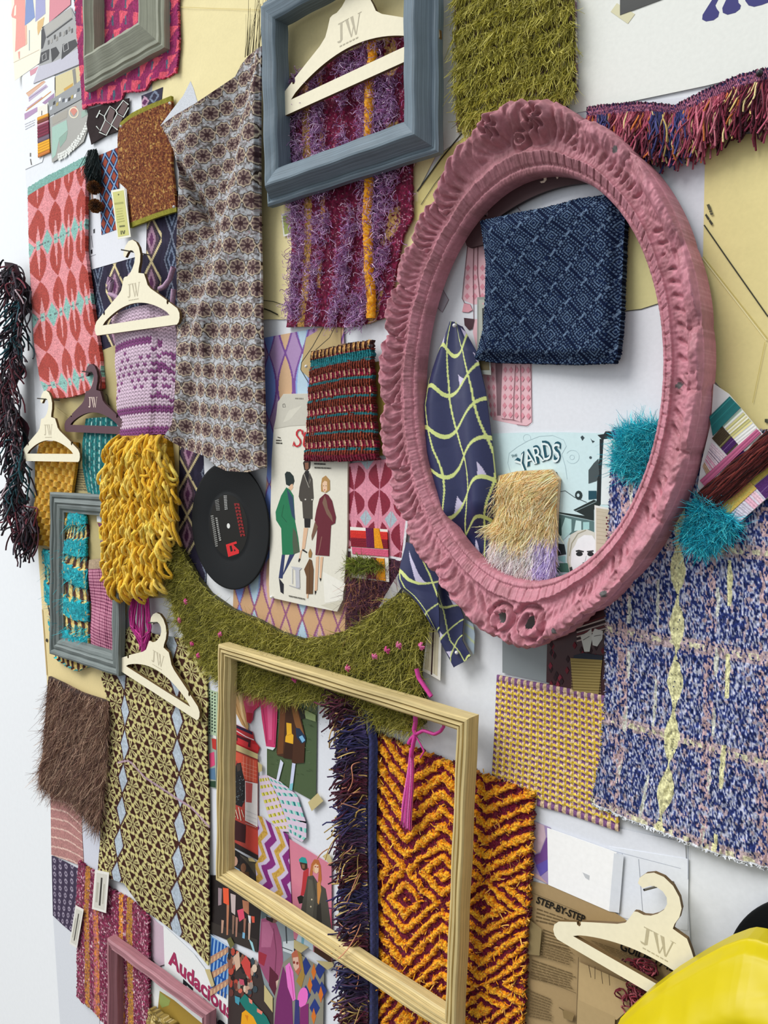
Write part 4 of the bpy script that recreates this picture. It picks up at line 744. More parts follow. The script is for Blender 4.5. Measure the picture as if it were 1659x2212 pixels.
tn = sheet('paper_sheet', 'tan pattern paper with black lines above the red knit', 'paper', E_(330, 560, 440, 495, 552, 490, 552, 700, 350, 820, 295, 770, 300, 720), .0034, '#bda574')
ink(tn, .0034, [('#2c2822', ln(E_(440, 495, 370, 620, 300, 720, 295, 765, 345, 850), 1.3)), ('#2c2822', ln(E_(510, 500, 480, 560, 390, 640), 1.1))])
tg = sheet('fabric_label', 'pale green label peeking out left of the fuzzy weave', 'label', B(170, 1370, 240, 1350, 240, 1500, 185, 1515), .0034, '#eceee2', kind='card')
ink(tg, .0034, [('#a3ae5c', B(180, 1385, 235, 1372, 232, 1490, 192, 1500))])
def p_pur(S, T, X, Z):
    v = Z/.085; w = np.abs(np.sin(np.pi*v)); u = X/.033; c = np.floor(u); x = np.abs(fracp(u)-.5); P = Paint(S, '#d0a67e'); top = sstep(.5, .25, T+.3*S)
    P.put(top*.85, '#a98ac6').put((x < .46*w) & (c % 3 == 0), '#8fa9dd').put((x < .30*w) & (c % 3 == 0), '#b9d2e2').put((x < .46*w) & (c % 3 == 1), '#c79cbc').put((x < .22*w) & (c % 3 == 1), '#d9b391').put((x < .42*w) & (c % 3 == 2), '#d8b28c')
    P.put(np.abs(x-.46*w) < .055, '#7b4d98').put((np.abs(x-.46*w) < .05) & (T > .6), '#96587c').put((S < .16) & (x < .4*w), '#7f97e0'); return P
sh48 = tag(cloth('patterned_paper', (Z_(569, 730, 650, 715, 742, 698), Z_(742, 698, 750, 1000, 746, 1400), Z_(500, 1400, 746, 1400), Z_(569, 730, 578, 1000, 565, 1200, 505, 1260, 500, 1400)), .0026, p_pur, 'paper', res=1.6, thick=.0006), 'purple, blue and peach lens patterned paper behind the envelope', 'paper')
slab('white_edge', WP(H_(566, 700, 592, 690, 592, 850, 566, 850), .0024), .0024, .0003, '#eff1f4', 'paper', sh48)

# record
rc = WP([(493.5, 1136)], .012)[0]; rd = thing('vinyl_record', 'black vinyl single with black label and red logo', 'record', (rc[0], rc[1]-.089), .010)
def disc(name, r0, r1, y0, col, kind, parent, c, n=96, prof=None):
    prof = prof or [(r0, y0), (r1, y0)]
    V = []; 
    for r_, y_ in prof:
        for a in np.linspace(0, 2*np.pi, n, endpoint=False): V.append((c[0]+r_*math.cos(a), -y_, c[1]+r_*math.sin(a)))
    m = len(prof); Fq = []
    for i in range(m-1):
        for k in range(n): Fq.append([i*n+k, i*n+(k+1) % n, (i+1)*n+(k+1) % n, (i+1)*n+k][::-1])
    return mk(name, np.array(V), np.array(Fq), lin(col), kind, parent)
def record(root, c, h):
    disc('disc', .0036, .0889, h, '#17191b', 'vinyl', root, c, prof=[(.0036, h-.0012), (.0036, h), (.044, h), (.046, h-.0003), (.050, h-.0003), (.0515, h+.0001), (.086, h+.0001), (.0880, h+.0004), (.0889, h), (.0889, h-.0014), (.0036, h-.0014)])
    return disc('paper_label', .0037, .0435, h+.00015, '#15130f', 'paper', root, c)
lbl = record(rd, rc, .012)
disc('hole_fill_disc', .0001, .0036, .0121, '#e6e6e2', 'paper', rd, rc, 20)  # white disc added over the hole, where the paper behind sits in shadow
RC = fr(400, 980, 7.135); hh = .0123
ink(lbl, hh, [('#d8282c', RC(628, 1402, 790, 1350, 800, 1384, 742, 1402, 830, 1488, 830, 1536, 666, 1592)), ('#15130f', RC(684, 1424, 716, 1414, 736, 1500, 704, 1514)), ('#15130f', RC(752, 1466, 782, 1490, 758, 1508))]
    +[('#8a1f20', quad_pts(RC(750, 765, 838, 765, 940, 1310, 860, 1320), [(.05, v), (.95, v), (.95, v+.07), (.6, v+.07), (.6, v+.03), (.35, v+.03), (.35, v+.07), (.05, v+.07)])) for v in np.arange(.0, .95, .095)]
    +scribble(RC(590, 640, 650, 640, 665, 860, 610, 870), 9, '#b9b9b6', .5, 2, 3)+scribble(RC(455, 720, 530, 690, 545, 880, 480, 880), 7, '#8d8d8a', .45, 3, 5)+scribble(RC(390, 950, 440, 940, 520, 1430, 470, 1440), 16, '#9d9d98', .5, 2, 7)+scribble(RC(465, 980, 500, 980, 565, 1340, 530, 1350), 12, '#bdbdb8', .5, 1, 8))
sheet('paper_sheet', 'white paper behind the vinyl single', 'paper', Z_(440, 985, 520, 1000, 515, 1345, 452, 1285), .0016, '#eceef2')

# vintage pattern envelope
ev = tag(slab('pattern_envelope', WP(Q_(185, 130, 235, 50, 475, 45, 600, 300, 862, 700, 858, 1500, 815, 2060, 760, 2172, 420, 2105, 100, 2032, 95, 1900, 120, 700, 140, 390, 170, 250), .0080), .0080, .0045, '#e7e3d4', 'paper', edge='#c9c3b0'), 'vintage sewing pattern envelope showing three women in coats', 'envelope')
sk = '#e3bb98'
ink(ev, .0080, [('#cdc9bb', Q_(180, 130, 235, 52, 474, 48, 474, 350, 300, 360, 145, 392, 168, 250)), ('#b9b5a6', ln(Q_(145, 390, 300, 362, 470, 352), 1.2)), ('#d9d5c6', Q_(230, 330, 290, 210, 420, 160, 300, 300)), ('#d5d0bd', Q_(600, 2110, 815, 2058, 760, 2170)), ('#f0ede2', Q_(620, 1780, 840, 1900, 800, 2060, 640, 2090)),
    # woman in green
    ('#1f2c2a', Q_(250, 830, 268, 806, 300, 810, 335, 850, 345, 900, 322, 962, 262, 932)), (sk, Q_(305, 935, 326, 925, 332, 962, 312, 992, 280, 975)), ('#2f3a66', Q_(222, 1615, 252, 1615, 228, 1850, 190, 1845)), ('#2f3a66', Q_(300, 1605, 352, 1600, 243, 1800, 222, 1832)), ('#22222c', Q_(192, 1842, 240, 1905, 238, 2002, 208, 1980)),
    ('#20784f', Q_(265, 960, 215, 1040, 160, 1200, 165, 1280, 215, 1360, 225, 1618, 330, 1615, 396, 1590, 380, 1450, 350, 1290, 335, 1040, 300, 982)), ('#2b4560', Q_(268, 968, 330, 1060, 352, 1280, 320, 1240, 290, 1100)), ('#4f5c48', Q_(330, 1350, 362, 1400, 396, 1590, 335, 1612, 325, 1500)), ('#175f3e', ln(Q_(240, 1130, 220, 1240, 270, 1300), 1.6)),
    # woman in the middle
    ('#35251e', Q_(428, 720, 450, 690, 480, 690, 502, 715, 498, 770, 470, 802, 440, 790)), ('#8b5d45', Q_(446, 722, 482, 718, 482, 775, 462, 792, 450, 780)), ('#1f1d1c', Q_(446, 800, 486, 800, 484, 880, 470, 930, 452, 860)), ('#4a443d', Q_(425, 842, 395, 960, 386, 1050, 402, 1092, 420, 1100, 430, 1262, 520, 1270, 522, 1100, 532, 1060, 520, 880, 492, 815, 470, 930, 446, 810)), ('#b9b3a6', ln(Q_(438, 830, 488, 965, 500, 880), 1.1)), ('#dcd8cc', ell(*Q_(452, 1078)[0], 1.8, 1.6, 8)), ('#dcd8cc', ell(*Q_(517, 1080)[0], 1.8, 1.6, 8)), ('#211f1e', Q_(440, 1262, 502, 1266, 496, 1352, 444, 1352)), (sk, Q_(436, 1355, 478, 1357, 446, 1560, 416, 1572)), (sk, Q_(404, 1575, 420, 1570, 402, 1660, 390, 1660)), ('#23201e', Q_(425, 1560, 470, 1590, 465, 1602, 420, 1575)), ('#23201e', Q_(390, 1650, 405, 1660, 388, 1692, 382, 1680)),
    # woman in maroon
    ('#b58b52', Q_(604, 940, 615, 870, 650, 845, 690, 890, 692, 985, 655, 1012, 606, 1000)), ('#ecc6a6', Q_(618, 920, 640, 895, 664, 905, 664, 985, 642, 1012, 622, 985)), ('#b52f2f', ell(*Q_(640, 985)[0], 1.6, 1.1, 8)), ('#5b3d2c', ell(*Q_(630, 945)[0], 1.2, .8, 8)), ('#5b3d2c', ell(*Q_(654, 945)[0], 1.2, .8, 8)), (sk, Q_(556, 1640, 586, 1630, 568, 1960, 542, 1980)), (sk, Q_(598, 1640, 626, 1635, 606, 1850, 590, 1850)), ('#6a2431', Q_(645, 1020, 590, 1070, 560, 1180, 543, 1280, 570, 1350, 550, 1620, 685, 1630, 702, 1330, 742, 1310, 750, 1250, 712, 1090, 675, 1035)), ('#806050', Q_(640, 1040, 618, 1110, 660, 1220, 722, 1300, 712, 1240, 672, 1160, 660, 1090)), ('#7a5a48', Q_(545, 1295, 576, 1345, 530, 1450, 515, 1480, 512, 1430)), ('#8a5a52', ln(Q_(612, 1440, 590, 1560, 572, 1620), 2)), ('#231d1c', Q_(590, 1840, 608, 1850, 598, 1880)), ('#231d1c', Q_(542, 1965, 560, 1975, 545, 2010)),
    # child
    ('#a37c47', Q_(482, 1600, 500, 1555, 518, 1600, 510, 1645, 486, 1645)), ('#6b4a2c', Q_(492, 1655, 440, 1760, 462, 1830, 460, 2000, 525, 2000, 532, 1760, 515, 1670)), ('#4f351e', ln(Q_(495, 1700, 492, 2000), 1)), (sk, Q_(466, 2000, 482, 2000, 478, 2040, 466, 2040)),
    ('#c2c3c9', Q_(310, 1730, 420, 1745, 395, 1770, 400, 1940, 360, 1940, 355, 1770)), ('#aeb0b8', ln(Q_(295, 1915, 400, 1950), 1.3)), ('#d5d6da', ln(Q_(325, 1750, 325, 1900), 1.5))]
    +scribble(Q_(345, 80, 440, 82, 440, 112, 345, 108), 1, '#8d897c', .5, 3, 1)+scribble(Q_(160, 490, 230, 490, 230, 545, 160, 540), 2, '#4a4840', .5, 2, 2)+scribble(Q_(530, 720, 660, 725, 660, 745, 530, 740), 1, '#3e3c38', .7, 4, 3)+scribble(Q_(530, 755, 720, 765, 720, 785, 530, 778), 1, '#5a574e', .6, 4, 4)+scribble(Q_(280, 2005, 475, 2045, 475, 2065, 280, 2025), 1, '#6d6a60', .6, 5, 5)
    +[('#3e3c38', ln(Q_(232, 150, 232, 178, 256, 178, 248, 145, 232, 150), 1)), ('#4a4840', ln(Q_(180, 470, 210, 480), 2))])
sq = Q_(345, 398, 425, 398, 415, 562, 328, 560); tq = Q_(428, 400, 470, 400, 462, 565, 415, 565)
ink(ev, .0088, [('#c8222e', ln(quad_pts(sq, [(1.0, .28), (.92, .10), (.72, .01), (.45, .03), (.28, .16), (.30, .32), (.50, .45), (.74, .58), (.84, .76), (.72, .93), (.45, 1.0), (.20, .94), (.06, .78)]), 3.4)), ('#c8222e', ln(quad_pts(sq, [(1.02, .02), (.96, .30)]), 1.6)), ('#c8222e', ln(quad_pts(sq, [(.08, .70), (-.02, 1.0)]), 1.6)), ('#c8222e', ln(quad_pts(tq, [(.55, .12), (.40, .60), (.36, .88), (.55, .99), (.90, .92)]), 3.6)), ('#c8222e', ln(quad_pts(tq, [(.05, .36), (1.05, .33)]), 1.6)), ('#c8222e', ln(quad_pts(tq, [(.05, .36), (.55, .12)]), 1.4))], name='title_lettering')
def p_rk(S, T, X, Z):
    u = S*14; P = Paint(S, '#7a2a1c'); rib = np.sin(u*2*np.pi*2); g = fracp(T*6.6+.12*np.sin(S*3)+.05); P.put(rib > .3, '#8a3a1c').put(rib < -.6, '#4a1512')
    P.put((g > .60) & (g < .95), '#8f1638').put((g > .60) & (g < .92) & (np.abs(fracp(u)-.5) < .15), '#f0c49a').put((g > .02) & (g < .17) & (vn(S*30, T*50, 2) > .25), '#1f6a72')
    P.put((T > .075) & (T < .135), '#1b7d86').put(T < .06, '#4a241c').put((T < .065) & (np.abs(fracp(u)-.5) < .24), '#dba765').put(T > .95, '#7c1230'); return P.mul(.62+.5*vn(X*900, Z*600, 3)+.12*rib)
tag(cloth('knitted_swatch', (E_(365, 655, 500, 628, 620, 600, 750, 575), E_(750, 575, 752, 800, 765, 1100, 785, 1340), E_(318, 1345, 500, 1350, 650, 1345, 785, 1340), E_(365, 655, 350, 850, 340, 1050, 318, 1345)), .0150, p_rk, 'wool', lambda S, T, X, Z: .0010*np.abs(np.sin(S*28*np.pi))+.0010*np.sin(T*6.6*2*np.pi)+.001*vn(X*600, Z*600, 3)+.003*np.sin(np.pi*S), res=1.05, thick=.006, fray=.003), 'rust red ribbed knit with teal rows and cream stitches', 'knitting')
sheet('paper_sheet', 'olive strip behind the left edge of the pink oval', 'paper', E_(755, 720, 860, 700, 860, 1310, 775, 1320), .0046, '#8f7f3a')
def p_arg(S, T, X, Z):
    u = S*2.45+.2; v = T*3.3; x = fracp(u)-.5; y = fracp(v)-.5; row = np.floor(v); P = Paint(S, '#dc8fa2'); lens = np.abs(x) < .44*(1-(2*y)**2)
    P.put(lens, '#872338').put(lens & (np.abs(x) < .20*np.clip(np.where(row % 2 == 0, -y, y)+.38, 0, 1)), '#dc8fa2'); yy = fracp(v+.5)-.5; rr = np.floor(v+.5); P.put((rr % 2 == 0) & (np.abs(x-0)*1.6+np.abs(yy)*1.2 < .01), '#fff'[:1]+'ffffff')
    P.put((rr % 2 == 0) & ((.5-np.abs(x))*1.9+np.abs(yy)*1.5 < .46), '#a9bcc4').put((np.abs(x) < .015) | (np.abs(np.abs(x)-.5) < .012), '#c97f94').put((S > .965) | (T > .97), '#e6e4e8'); return P.mul(.93+.14*vn(X*900, Z*900, 3))
tag(cloth('printed_card', (Z_(749, 1002, 892, 985), Z_(892, 985, 884, 1100, 871, 1213), Z_(749, 1190, 871, 1213), Z_(749, 1002, 749, 1190)), .0055, p_arg, 'paper', res=1.1, thick=.0008), 'pink and maroon argyle print beside the pattern envelope', 'paper')
bc = tag(cloth('boucle_swatch', (BB(45, 960, 300, 1010, 600, 1060), BB(600, 1060, 560, 1250, 340, 1640), BB(30, 1800, 200, 1700, 340, 1640), BB(45, 960, 30, 1800)), .0044, lambda S, T, X, Z: Paint(S, '#432536').put(vn(X*500, Z*300, 2) > .6, '#5d3346').mul(.7+.5*vn(X*900, Z*500, 4)), 'wool', lambda S, T, X, Z: .002*vn(X*300, Z*300, 4), res=2.4), 'dark plum bouclé swatch under the colour blocks', 'fabric swatch')
fur('curled_threads', bc, BB(50, 1080, 570, 1120, 340, 1620, 40, 1740), .0068, 700, .012, (.3, .3, -.5), ['#6d3f4a', '#8f5a4a', '#3a2030', '#a3744a', '#54304a'], .8, .8, .00035, 5)
cb = tag(slab('colour_block_card', WP(BB(75, 728, 448, 755, 462, 1278, 92, 1232), .0074), .0074, .001, '#ece8df', 'card'), 'small card wrapped in red, orange, pink and green blocks', 'yarn card')
def blk(nm, p4, col, c2, nline, parent, h, kind='yarn', horiz=True):
    return cloth(nm, box4(p4), h, lambda S, T, X, Z: Paint(S, col).put((np.sin((T if horiz else S)*nline*6.283) > .3)*.6, c2), kind, lambda S, T, X, Z: .0004*np.abs(np.sin((T if horiz else S)*nline*3.14)), res=1.1, parent=parent)
for nm, p4, c1, c2 in (('red_block', BB(78, 762, 445, 780, 448, 858, 80, 838), '#cf2a26', '#e2412f'), ('maroon_block', BB(80, 838, 448, 858, 452, 950, 85, 925), '#7a1226', '#8f1f2c'), ('plum_block', BB(228, 738, 305, 742, 318, 935, 240, 930), '#5f1440', '#7a1f50'), ('orange_block', BB(308, 742, 360, 745, 405, 945, 318, 938), '#f0a21a', '#d9821a'), ('pink_block', BB(92, 930, 452, 958, 456, 1030, 100, 1000), '#d8607e', '#c9506f'), ('plum_block', BB(285, 1030, 335, 1035, 345, 1250, 232, 1240), '#6d1a40', '#84264a'), ('orange_block', BB(330, 1040, 412, 1045, 425, 1265, 335, 1255), '#eea01c', '#d07f18')):
    blk(nm, p4, c1, c2, 5, cb, .0080 if 'orange' not in nm and 'plum' not in nm else .0084, horiz=nm not in ('orange_block', 'plum_block'))
fur('green_fluff', cb, BB(60, 1030, 320, 1040, 420, 1130, 300, 1170, 90, 1190, 50, 1120), .0086, 900, .009, (.2, .6, -.3), ['#7d8a2c', '#66751f', '#96a044', '#545f1a'], .7, .5, .0004)
fs = tag(slab('film_strip', WP(BB(556, 1190, 590, 1330, 480, 1480, 400, 1570, 325, 1595, 440, 1380), .0076), .0076, .0005, '#bab8b6', 'gloss'), 'grey translucent film strip above the olive fur collar', 'film')

# olive fur collar
cin = Z_(385, 1175, 400, 1200, 425, 1245, 452, 1281, 500, 1315, 560, 1340, 605, 1365, 651, 1380, 700, 1375, 749, 1362, 780, 1342, 806, 1322, 845, 1292, 871, 1279, 905, 1300, 931, 1325)
cout = Z_(360, 1200, 362, 1260, 372, 1310, 384, 1345, 405, 1390, 439, 1440, 485, 1480, 550, 1500, 617, 1518, 685, 1510, 739, 1522, 786, 1540, 820, 1566, 887, 1582, 915, 1565, 918, 1520, 905, 1460, 912, 1400, 931, 1345)
fc = thing('fur_collar', 'olive green fluffy crescent collar with pink knots', 'fur collar', WP([(650, 1580)], .01)[0], .004)
cloth('collar_base', (cin, [cin[-1], cout[-1]], cout, [cin[0], cout[0]]), .0090, lambda S, T, X, Z: Paint(S, '#47451a').mul(.7+.5*vn(X*250, Z*250, 2)), 'wool', lambda S, T, X, Z: .007*np.sin(np.pi*T), res=4, thick=.006, parent=fc)
co = cin+cout[::-1]
fur('pile', fc, co, .0135, 28000, .0105, (.08, .40, -.55), ['#8a8630', '#9b953c', '#77742a', '#aaa44e', '#636026', '#b8b060'], .6, .55, .0005, 4)
for i, (x, y) in enumerate(H_(925, 930, 1070, 935, 770, 1000, 598, 1075, 255, 1150, 850, 960)+G_(1190, 650, 1150, 770, 1230, 920, 1270, 995, 1410, 860)):
    p = WP([(x, y)], .024)[0]; a = rng.random(5)*6.28; Pq = np.stack([np.stack([p[0]+np.linspace(-1, 1, 6)*.0042*math.cos(k), np.full(6, -.024)-.002*np.cos(np.linspace(-1.5, 1.5, 6)), p[1]+np.linspace(-1, 1, 6)*.0042*math.sin(k)], 1) for k in a])
    strands('ribbon_knot', fc, Pq, .0011, pick(['#d0508c', '#c43f7c', '#dd78a6'], 5), 'yarn', 4, stuff=False)

# gold beige frame
PBe = [(0, 0.0230), (0, 0.0400), (0.06, 0.0420), (0.22, 0.0425), (0.27, 0.0385), (0.32, 0.0385), (0.36, 0.0420), (0.5, 0.0425), (0.55, 0.0380), (0.61, 0.0380), (0.65, 0.0405), (0.76, 0.0405), (0.81, 0.0360), (0.88, 0.0360), (1, 0.0335), (1, 0.0230)]
rail_frame('picture_frame', 'slim gold beige frame over the magazine pictures', [(473, 1391), (1013, 1552), (983, 2243), (468, 1900)], .0185, PBe, '#d9c48c', .040)

# pink ribbon tied below the collar
rb = thing('pink_ribbon', 'magenta ribbon tied in a bow hanging to the orange weave', 'ribbon', WP([(882, 1785)], .02)[0], .012)
for p, w in ((H_(1035, 1080, 1050, 1140, 1090, 1200, 1130, 1258), .0035), (H_(1028, 1370, 1030, 1420, 1020, 1470, 1030, 1500), .0036), (H_(1030, 1500, 1080, 1475, 1150, 1500, 1190, 1480, 1210, 1450, 1200, 1415, 1170, 1410), .0026), (H_(1030, 1500, 1000, 1530, 985, 1560), .0030), (H_(1030, 1500, 1015, 1560, 1000, 1640), .0034), (H_(1030, 1510, 1060, 1560, 1085, 1610, 1060, 1650), .0013)):
    P3 = pl(p, .026, 20); strands('ribbon', rb, P3, w*.75*np.ones(20), np.array([lin('#cf3f97')]), 'silk', 5, stuff=False)
n = 70; base = WP(K_(1305, 400), .024)[0]; tip = WP(K_(1285, 880), .018)[0]; tt = np.linspace(0, 1, 10)
Pq = np.stack([np.stack([base[0]+(tip[0]-base[0])*tt+(rng.normal()*.0036)*tt**.7+.0006*rng.normal()+.0012*np.sin(tt*5), -(.024-.004*tt)-.002*rng.random(), base[1]+(tip[1]-base[1])*tt*(0.85+.22*rng.random())], 1) for _ in range(n)])
strands('tassel', rb, Pq, .0011, pick(['#cf4a9c', '#b9327f', '#df74b4'], n), 'yarn', 3)

# orange zigzag weave
gT = np.array([0, .10, .20, .30, .37, .46, .55, .66, .74, .83, .92, 1.0]); gV = np.array([0, .55, 1.1, 1.65, 2.1, 1.55, 2.1, 2.7, 3.2, 2.6, 3.1, 3.6])*1.25
def zz_val(S, T, X, Z):
    jig = .34*(vn(X*150, Z*150, 2)-.5)+.22*(vn(X*420, Z*420, 5)-.5)
    return fracp(tri(S*1.9+.1)*2.3+np.interp(T, gT, gV)*2.75+jig)
def p_or(S, T, X, Z):
    f = zz_val(S, T, X, Z); n2 = vn(X*700, Z*700, 3); P = Paint(S, '#6d1530'); P.put((f < .56), '#ec9018').put((f > .08) & (f < .46) & (n2 > .4), '#f7b02c').put((f < .56) & (n2 < .18), '#b5521a').put((f > .62) & (n2 > .65), '#7d1d38'); return P.mul(.72+.5*vn(X*1100, Z*1100, 7))
def d_or(S, T, X, Z):
    f = zz_val(S, T, X, Z); return .0034*sstep(0, .16, f)*sstep(.58, .40, f)+.0018*vn(X*800, Z*800, 4)
ow = tag(cloth('zigzag_weave', (Z_(816, 1586, 870, 1606, 925, 1627, 1000, 1655, 1154, 1712), Z_(1154, 1712, 1144, 1943, 1128, 2260), Z_(816, 2330, 1128, 2260), Z_(816, 1586, 818, 1900, 816, 2330)), .0070, p_or, 'wool', d_or, res=1.35, thick=.005, fray=.004), 'thick orange and burgundy zigzag diamond weave', 'fabric')
n = 3600; G = coons(*[[tuple(q) for q in WP(e, .011)] for e in (Z_(816, 1586, 870, 1606, 925, 1627, 1000, 1655, 1154, 1712), Z_(1154, 1712, 1144, 1943, 1128, 2260), Z_(816, 2330, 1128, 2260), Z_(816, 1586, 818, 1900, 816, 2330))], 200, 300)
si, ti = rng.random(n), rng.random(n); q = G[(ti*299).astype(int), (si*199).astype(int)]; f = zz_val(si, ti, q[:, 0], q[:, 1]); Pq, ww = hair(q, .0075+.002*(f < .5), .0034, (0, .5, -.4), .7, .8, .0007, 4, .8)
cl = np.where((f < .56)[:, None], pick(['#f2a422', '#f8b63a', '#e88c18', '#f6bd5c'], n), pick(['#5c1327', '#74203a', '#43101f'], n)); strands('tufts', ow, Pq, ww, cl, 'yarn')

# navy and purple fringe trim hanging down the middle
vt = thing('fringe_braid', 'navy and purple fringed trim left of the orange weave', 'trim', WP([(790, 2212)], .01)[0], .004)
sp = resample(WP(Z_(768, 1522, 795, 1535, 806, 1600, 803, 1800, 808, 2000, 806, 2300), .014), 200)
V = []; Cc = []
for i, p in enumerate(sp):
    for k in range(6):
        V.append((p[0]+(k-2.5)*.0032, -(.014+.003*math.sin(k/5*math.pi)+.0008*rng.random()), p[1])); Cc.append(lin(['#2a2f58', '#23264a', '#343a6a', '#2a2a4e', '#20223f', '#2a3058'][k])*(.8+.4*((i//2+k) % 2)))
mk('woven_band', np.array(V), grid_faces(200, 6)[:, ::-1], np.array(Cc), 'wool', vt)
n = 2700; ii = rng.integers(0, 200, n); rt = sp[ii]+np.c_[-.009+.004*rng.random(n), .004*rng.normal(size=n)]
sec = ((ii/200*14).astype(int)) % 3
Pq, ww = yarn(rt, .013+.005*rng.random(n), .036, (-.95, .10, .05), .13, .40, .0011, 8, .20)
cl = np.where((sec == 0)[:, None], pick(['#4a1a2c', '#5d2033', '#3a1426'], n), np.where((sec == 1)[:, None], pick(['#39325f', '#2a2a52', '#4a3f6e'], n), pick(['#3d2a4a', '#54304f', '#2d2440'], n))); y = rng.random(n) < .07; cl[y] = pick(['#c9a860', '#b8935a', '#d8bf80'], int(y.sum())); strands('fringe_yarns', vt, Pq, ww, cl, 'yarn', 3)
Pq, ww = yarn(sp[rng.integers(0, 200, 130)]+[-.012, 0], .0165, .032, (-.7, .08, -.2), .20, .5, .0008, 14, .35); strands('fringe_yarns', vt, Pq, ww, pick(['#d0b26a', '#bd9a5e', '#c98a6a'], 130), 'yarn', 3)
ps = sheet('patterned_paper', 'blue and lilac patterned strip behind the orange weave', 'paper', Z_(800, 1560, 822, 1575, 826, 2300, 780, 2300, 732, 1510), .0018, '#8f94cf')
ink(ps, .0018, [(['#7d7fc4', '#a9b7e0', '#c9d08a', '#6a5aa0'][i % 4], Z_(806, 1600+i*62, 824, 1606+i*62, 824, 1650+i*62, 810, 1645+i*62)) for i in range(11)])
# ================================================================== pictures inside the gold beige frame
wb = sheet('mood_sheet', 'white backing sheet for the magazine pictures', 'paper', Z_(452, 1470, 750, 1500, 790, 1530, 806, 2330, 455, 2330), .0010, '#e6e9f0')
r = random.Random(9)
ink(wb, .0010, [('#c3c6cc', ell(*N_(1320+r.random()*230, 180+r.random()*420)[0], .9, .9, 6)) for _ in range(26)])
t = sheet('photograph', 'mint dotted paper strip left of the gold beige frame', 'paper', N_(-30, -20, 112, 30, 100, 560, -30, 520), .0022, '#b9cfae')
ink(t, .0022, [('#20302c', ell(*N_(15+(i % 3)*32, 20+(i//3)*38+(i % 3)*12)[0], 1.6, 2.1, 6)) for i in range(40)])
t = sheet('photograph', 'narrow picture with pink and blue shapes left of the gold frame', 'photo', N_(-30, 540, 100, 580, 95, 1180, -30, 1150), .0026, '#a6b1a4', kind='gloss')
ink(t, .0026, [('#c43a32', N_(40, 580, 95, 590, 95, 720, 50, 700)), ('#e0507e', N_(10, 760, 70, 740, 80, 900, 20, 930)), ('#5c7f9f', N_(0, 950, 80, 930, 90, 1080, 0, 1060)), ('#2f4a35', N_(-20, 1090, 90, 1090, 90, 1170, -20, 1150)), ('#efe9e4', N_(60, 540, 98, 560, 98, 590, 60, 575))])
# white jacket and hair cut-outs
def cut(label, base, col, items, h, name='magazine_cutting', cat='picture'):
    t = sheet(name, label, cat, base, h, col, kind='gloss'); 
    if items: ink(t, h, items)
    return t
cut('picture of long fair hair at the top left of the gold frame', N_(240, 60, 330, 0, 430, 20, 430, 200, 480, 440, 470, 480, 400, 420, 330, 280, 260, 200), '#c69a62', [('#e0bf8c', N_(350, 20, 400, 10, 410, 250, 460, 440, 400, 330)), ('#a87c46', ln(N_(300, 60, 360, 260, 440, 440), 1.6))], .0030)
cut('hot pink leather sleeve picture under the fur collar', N_(405, 0, 620, 40, 610, 200, 545, 255, 530, 360, 500, 405, 460, 385, 445, 250, 415, 130), '#d23c66', [('#e8668c', N_(430, 60, 560, 90, 540, 200, 470, 190)), ('#b02a35', N_(455, 270, 530, 280, 520, 370, 495, 400, 462, 380)), ('#8f1f40', ln(N_(600, 200, 545, 255, 530, 360), 1.3))], .0034)
cut('long pink jacket sleeve picture beside the tweed coat photo', N_(610, 80, 830, 110, 818, 400, 800, 690, 690, 675, 640, 350), '#cf3a70', [('#e0608e', N_(700, 120, 770, 130, 760, 600, 720, 600)), ('#aa2a58', ln(N_(650, 200, 680, 420, 700, 640), 1.4)), ('#aa2a58', ln(N_(810, 150, 800, 420, 790, 650), 1.4)), ('#dfe7ea', N_(690, 675, 800, 690, 770, 722, 700, 700))], .0046)
t = cut('photo of a brown tweed coat and yellow bag on grass', N_(700, 100, 1300, 60, 1285, 1348, 700, 1022), '#4d6040', None, .0030, 'photograph', 'photo')
it = [('#5d714c', ln(N_(720+r.random()*500, 150+r.random()*800, 780+r.random()*500, 170+r.random()*820), .9)) for _ in range(0)]
for _ in range(90):
    x, y = 715+r.random()*555, 200+r.random()*1050
    if y < 1000+(x-700)*.5: it.append((['#5f7550', '#3c4d31', '#6e8260', '#445638'][r.randrange(4)], ln(N_(x, y, x+18+r.random()*30, y+4+r.random()*14), .8)))
it += [('#8fa06e', N_(1150, 230, 1290, 300, 1290, 380, 1170, 340)), ('#2a2a22', N_(1070, 180, 1160, 230, 1160, 340, 1110, 350)), ('#4a2c1c', N_(870, 130, 1060, 140, 1130, 400, 1165, 560, 1150, 870, 1010, 880, 1000, 820, 830, 780, 820, 740, 850, 500, 880, 350)), ('#6f4326', N_(870, 130, 940, 140, 920, 400, 900, 760, 830, 770, 850, 500)), ('#8a5a30', N_(990, 170, 1050, 150, 1120, 420, 1160, 560, 1110, 590, 1040, 400)), ('#3a2014', N_(930, 630, 1020, 650, 1010, 830, 900, 810)), ('#efb52e', N_(940, 390, 1000, 400, 1005, 520, 1025, 540, 1020, 645, 925, 620, 930, 560, 945, 530)), ('#c98a20', ln(N_(945, 545, 1010, 520), 1)), ('#22344e', N_(1050, 450, 1100, 460, 1170, 560, 1170, 620, 1120, 640, 1060, 560)), ('#7fb6dc', N_(1090, 560, 1130, 540, 1165, 600, 1130, 630)), ('#d8dcf0', N_(870, 830, 905, 870, 850, 1080, 820, 1080)), ('#cdd4ee', N_(1010, 870, 1050, 880, 1020, 1120, 1000, 1200, 975, 1180)), ('#7fc4cf', N_(985, 1120, 1022, 1110, 1010, 1200, 978, 1180))]
ink(t, .0030, it)
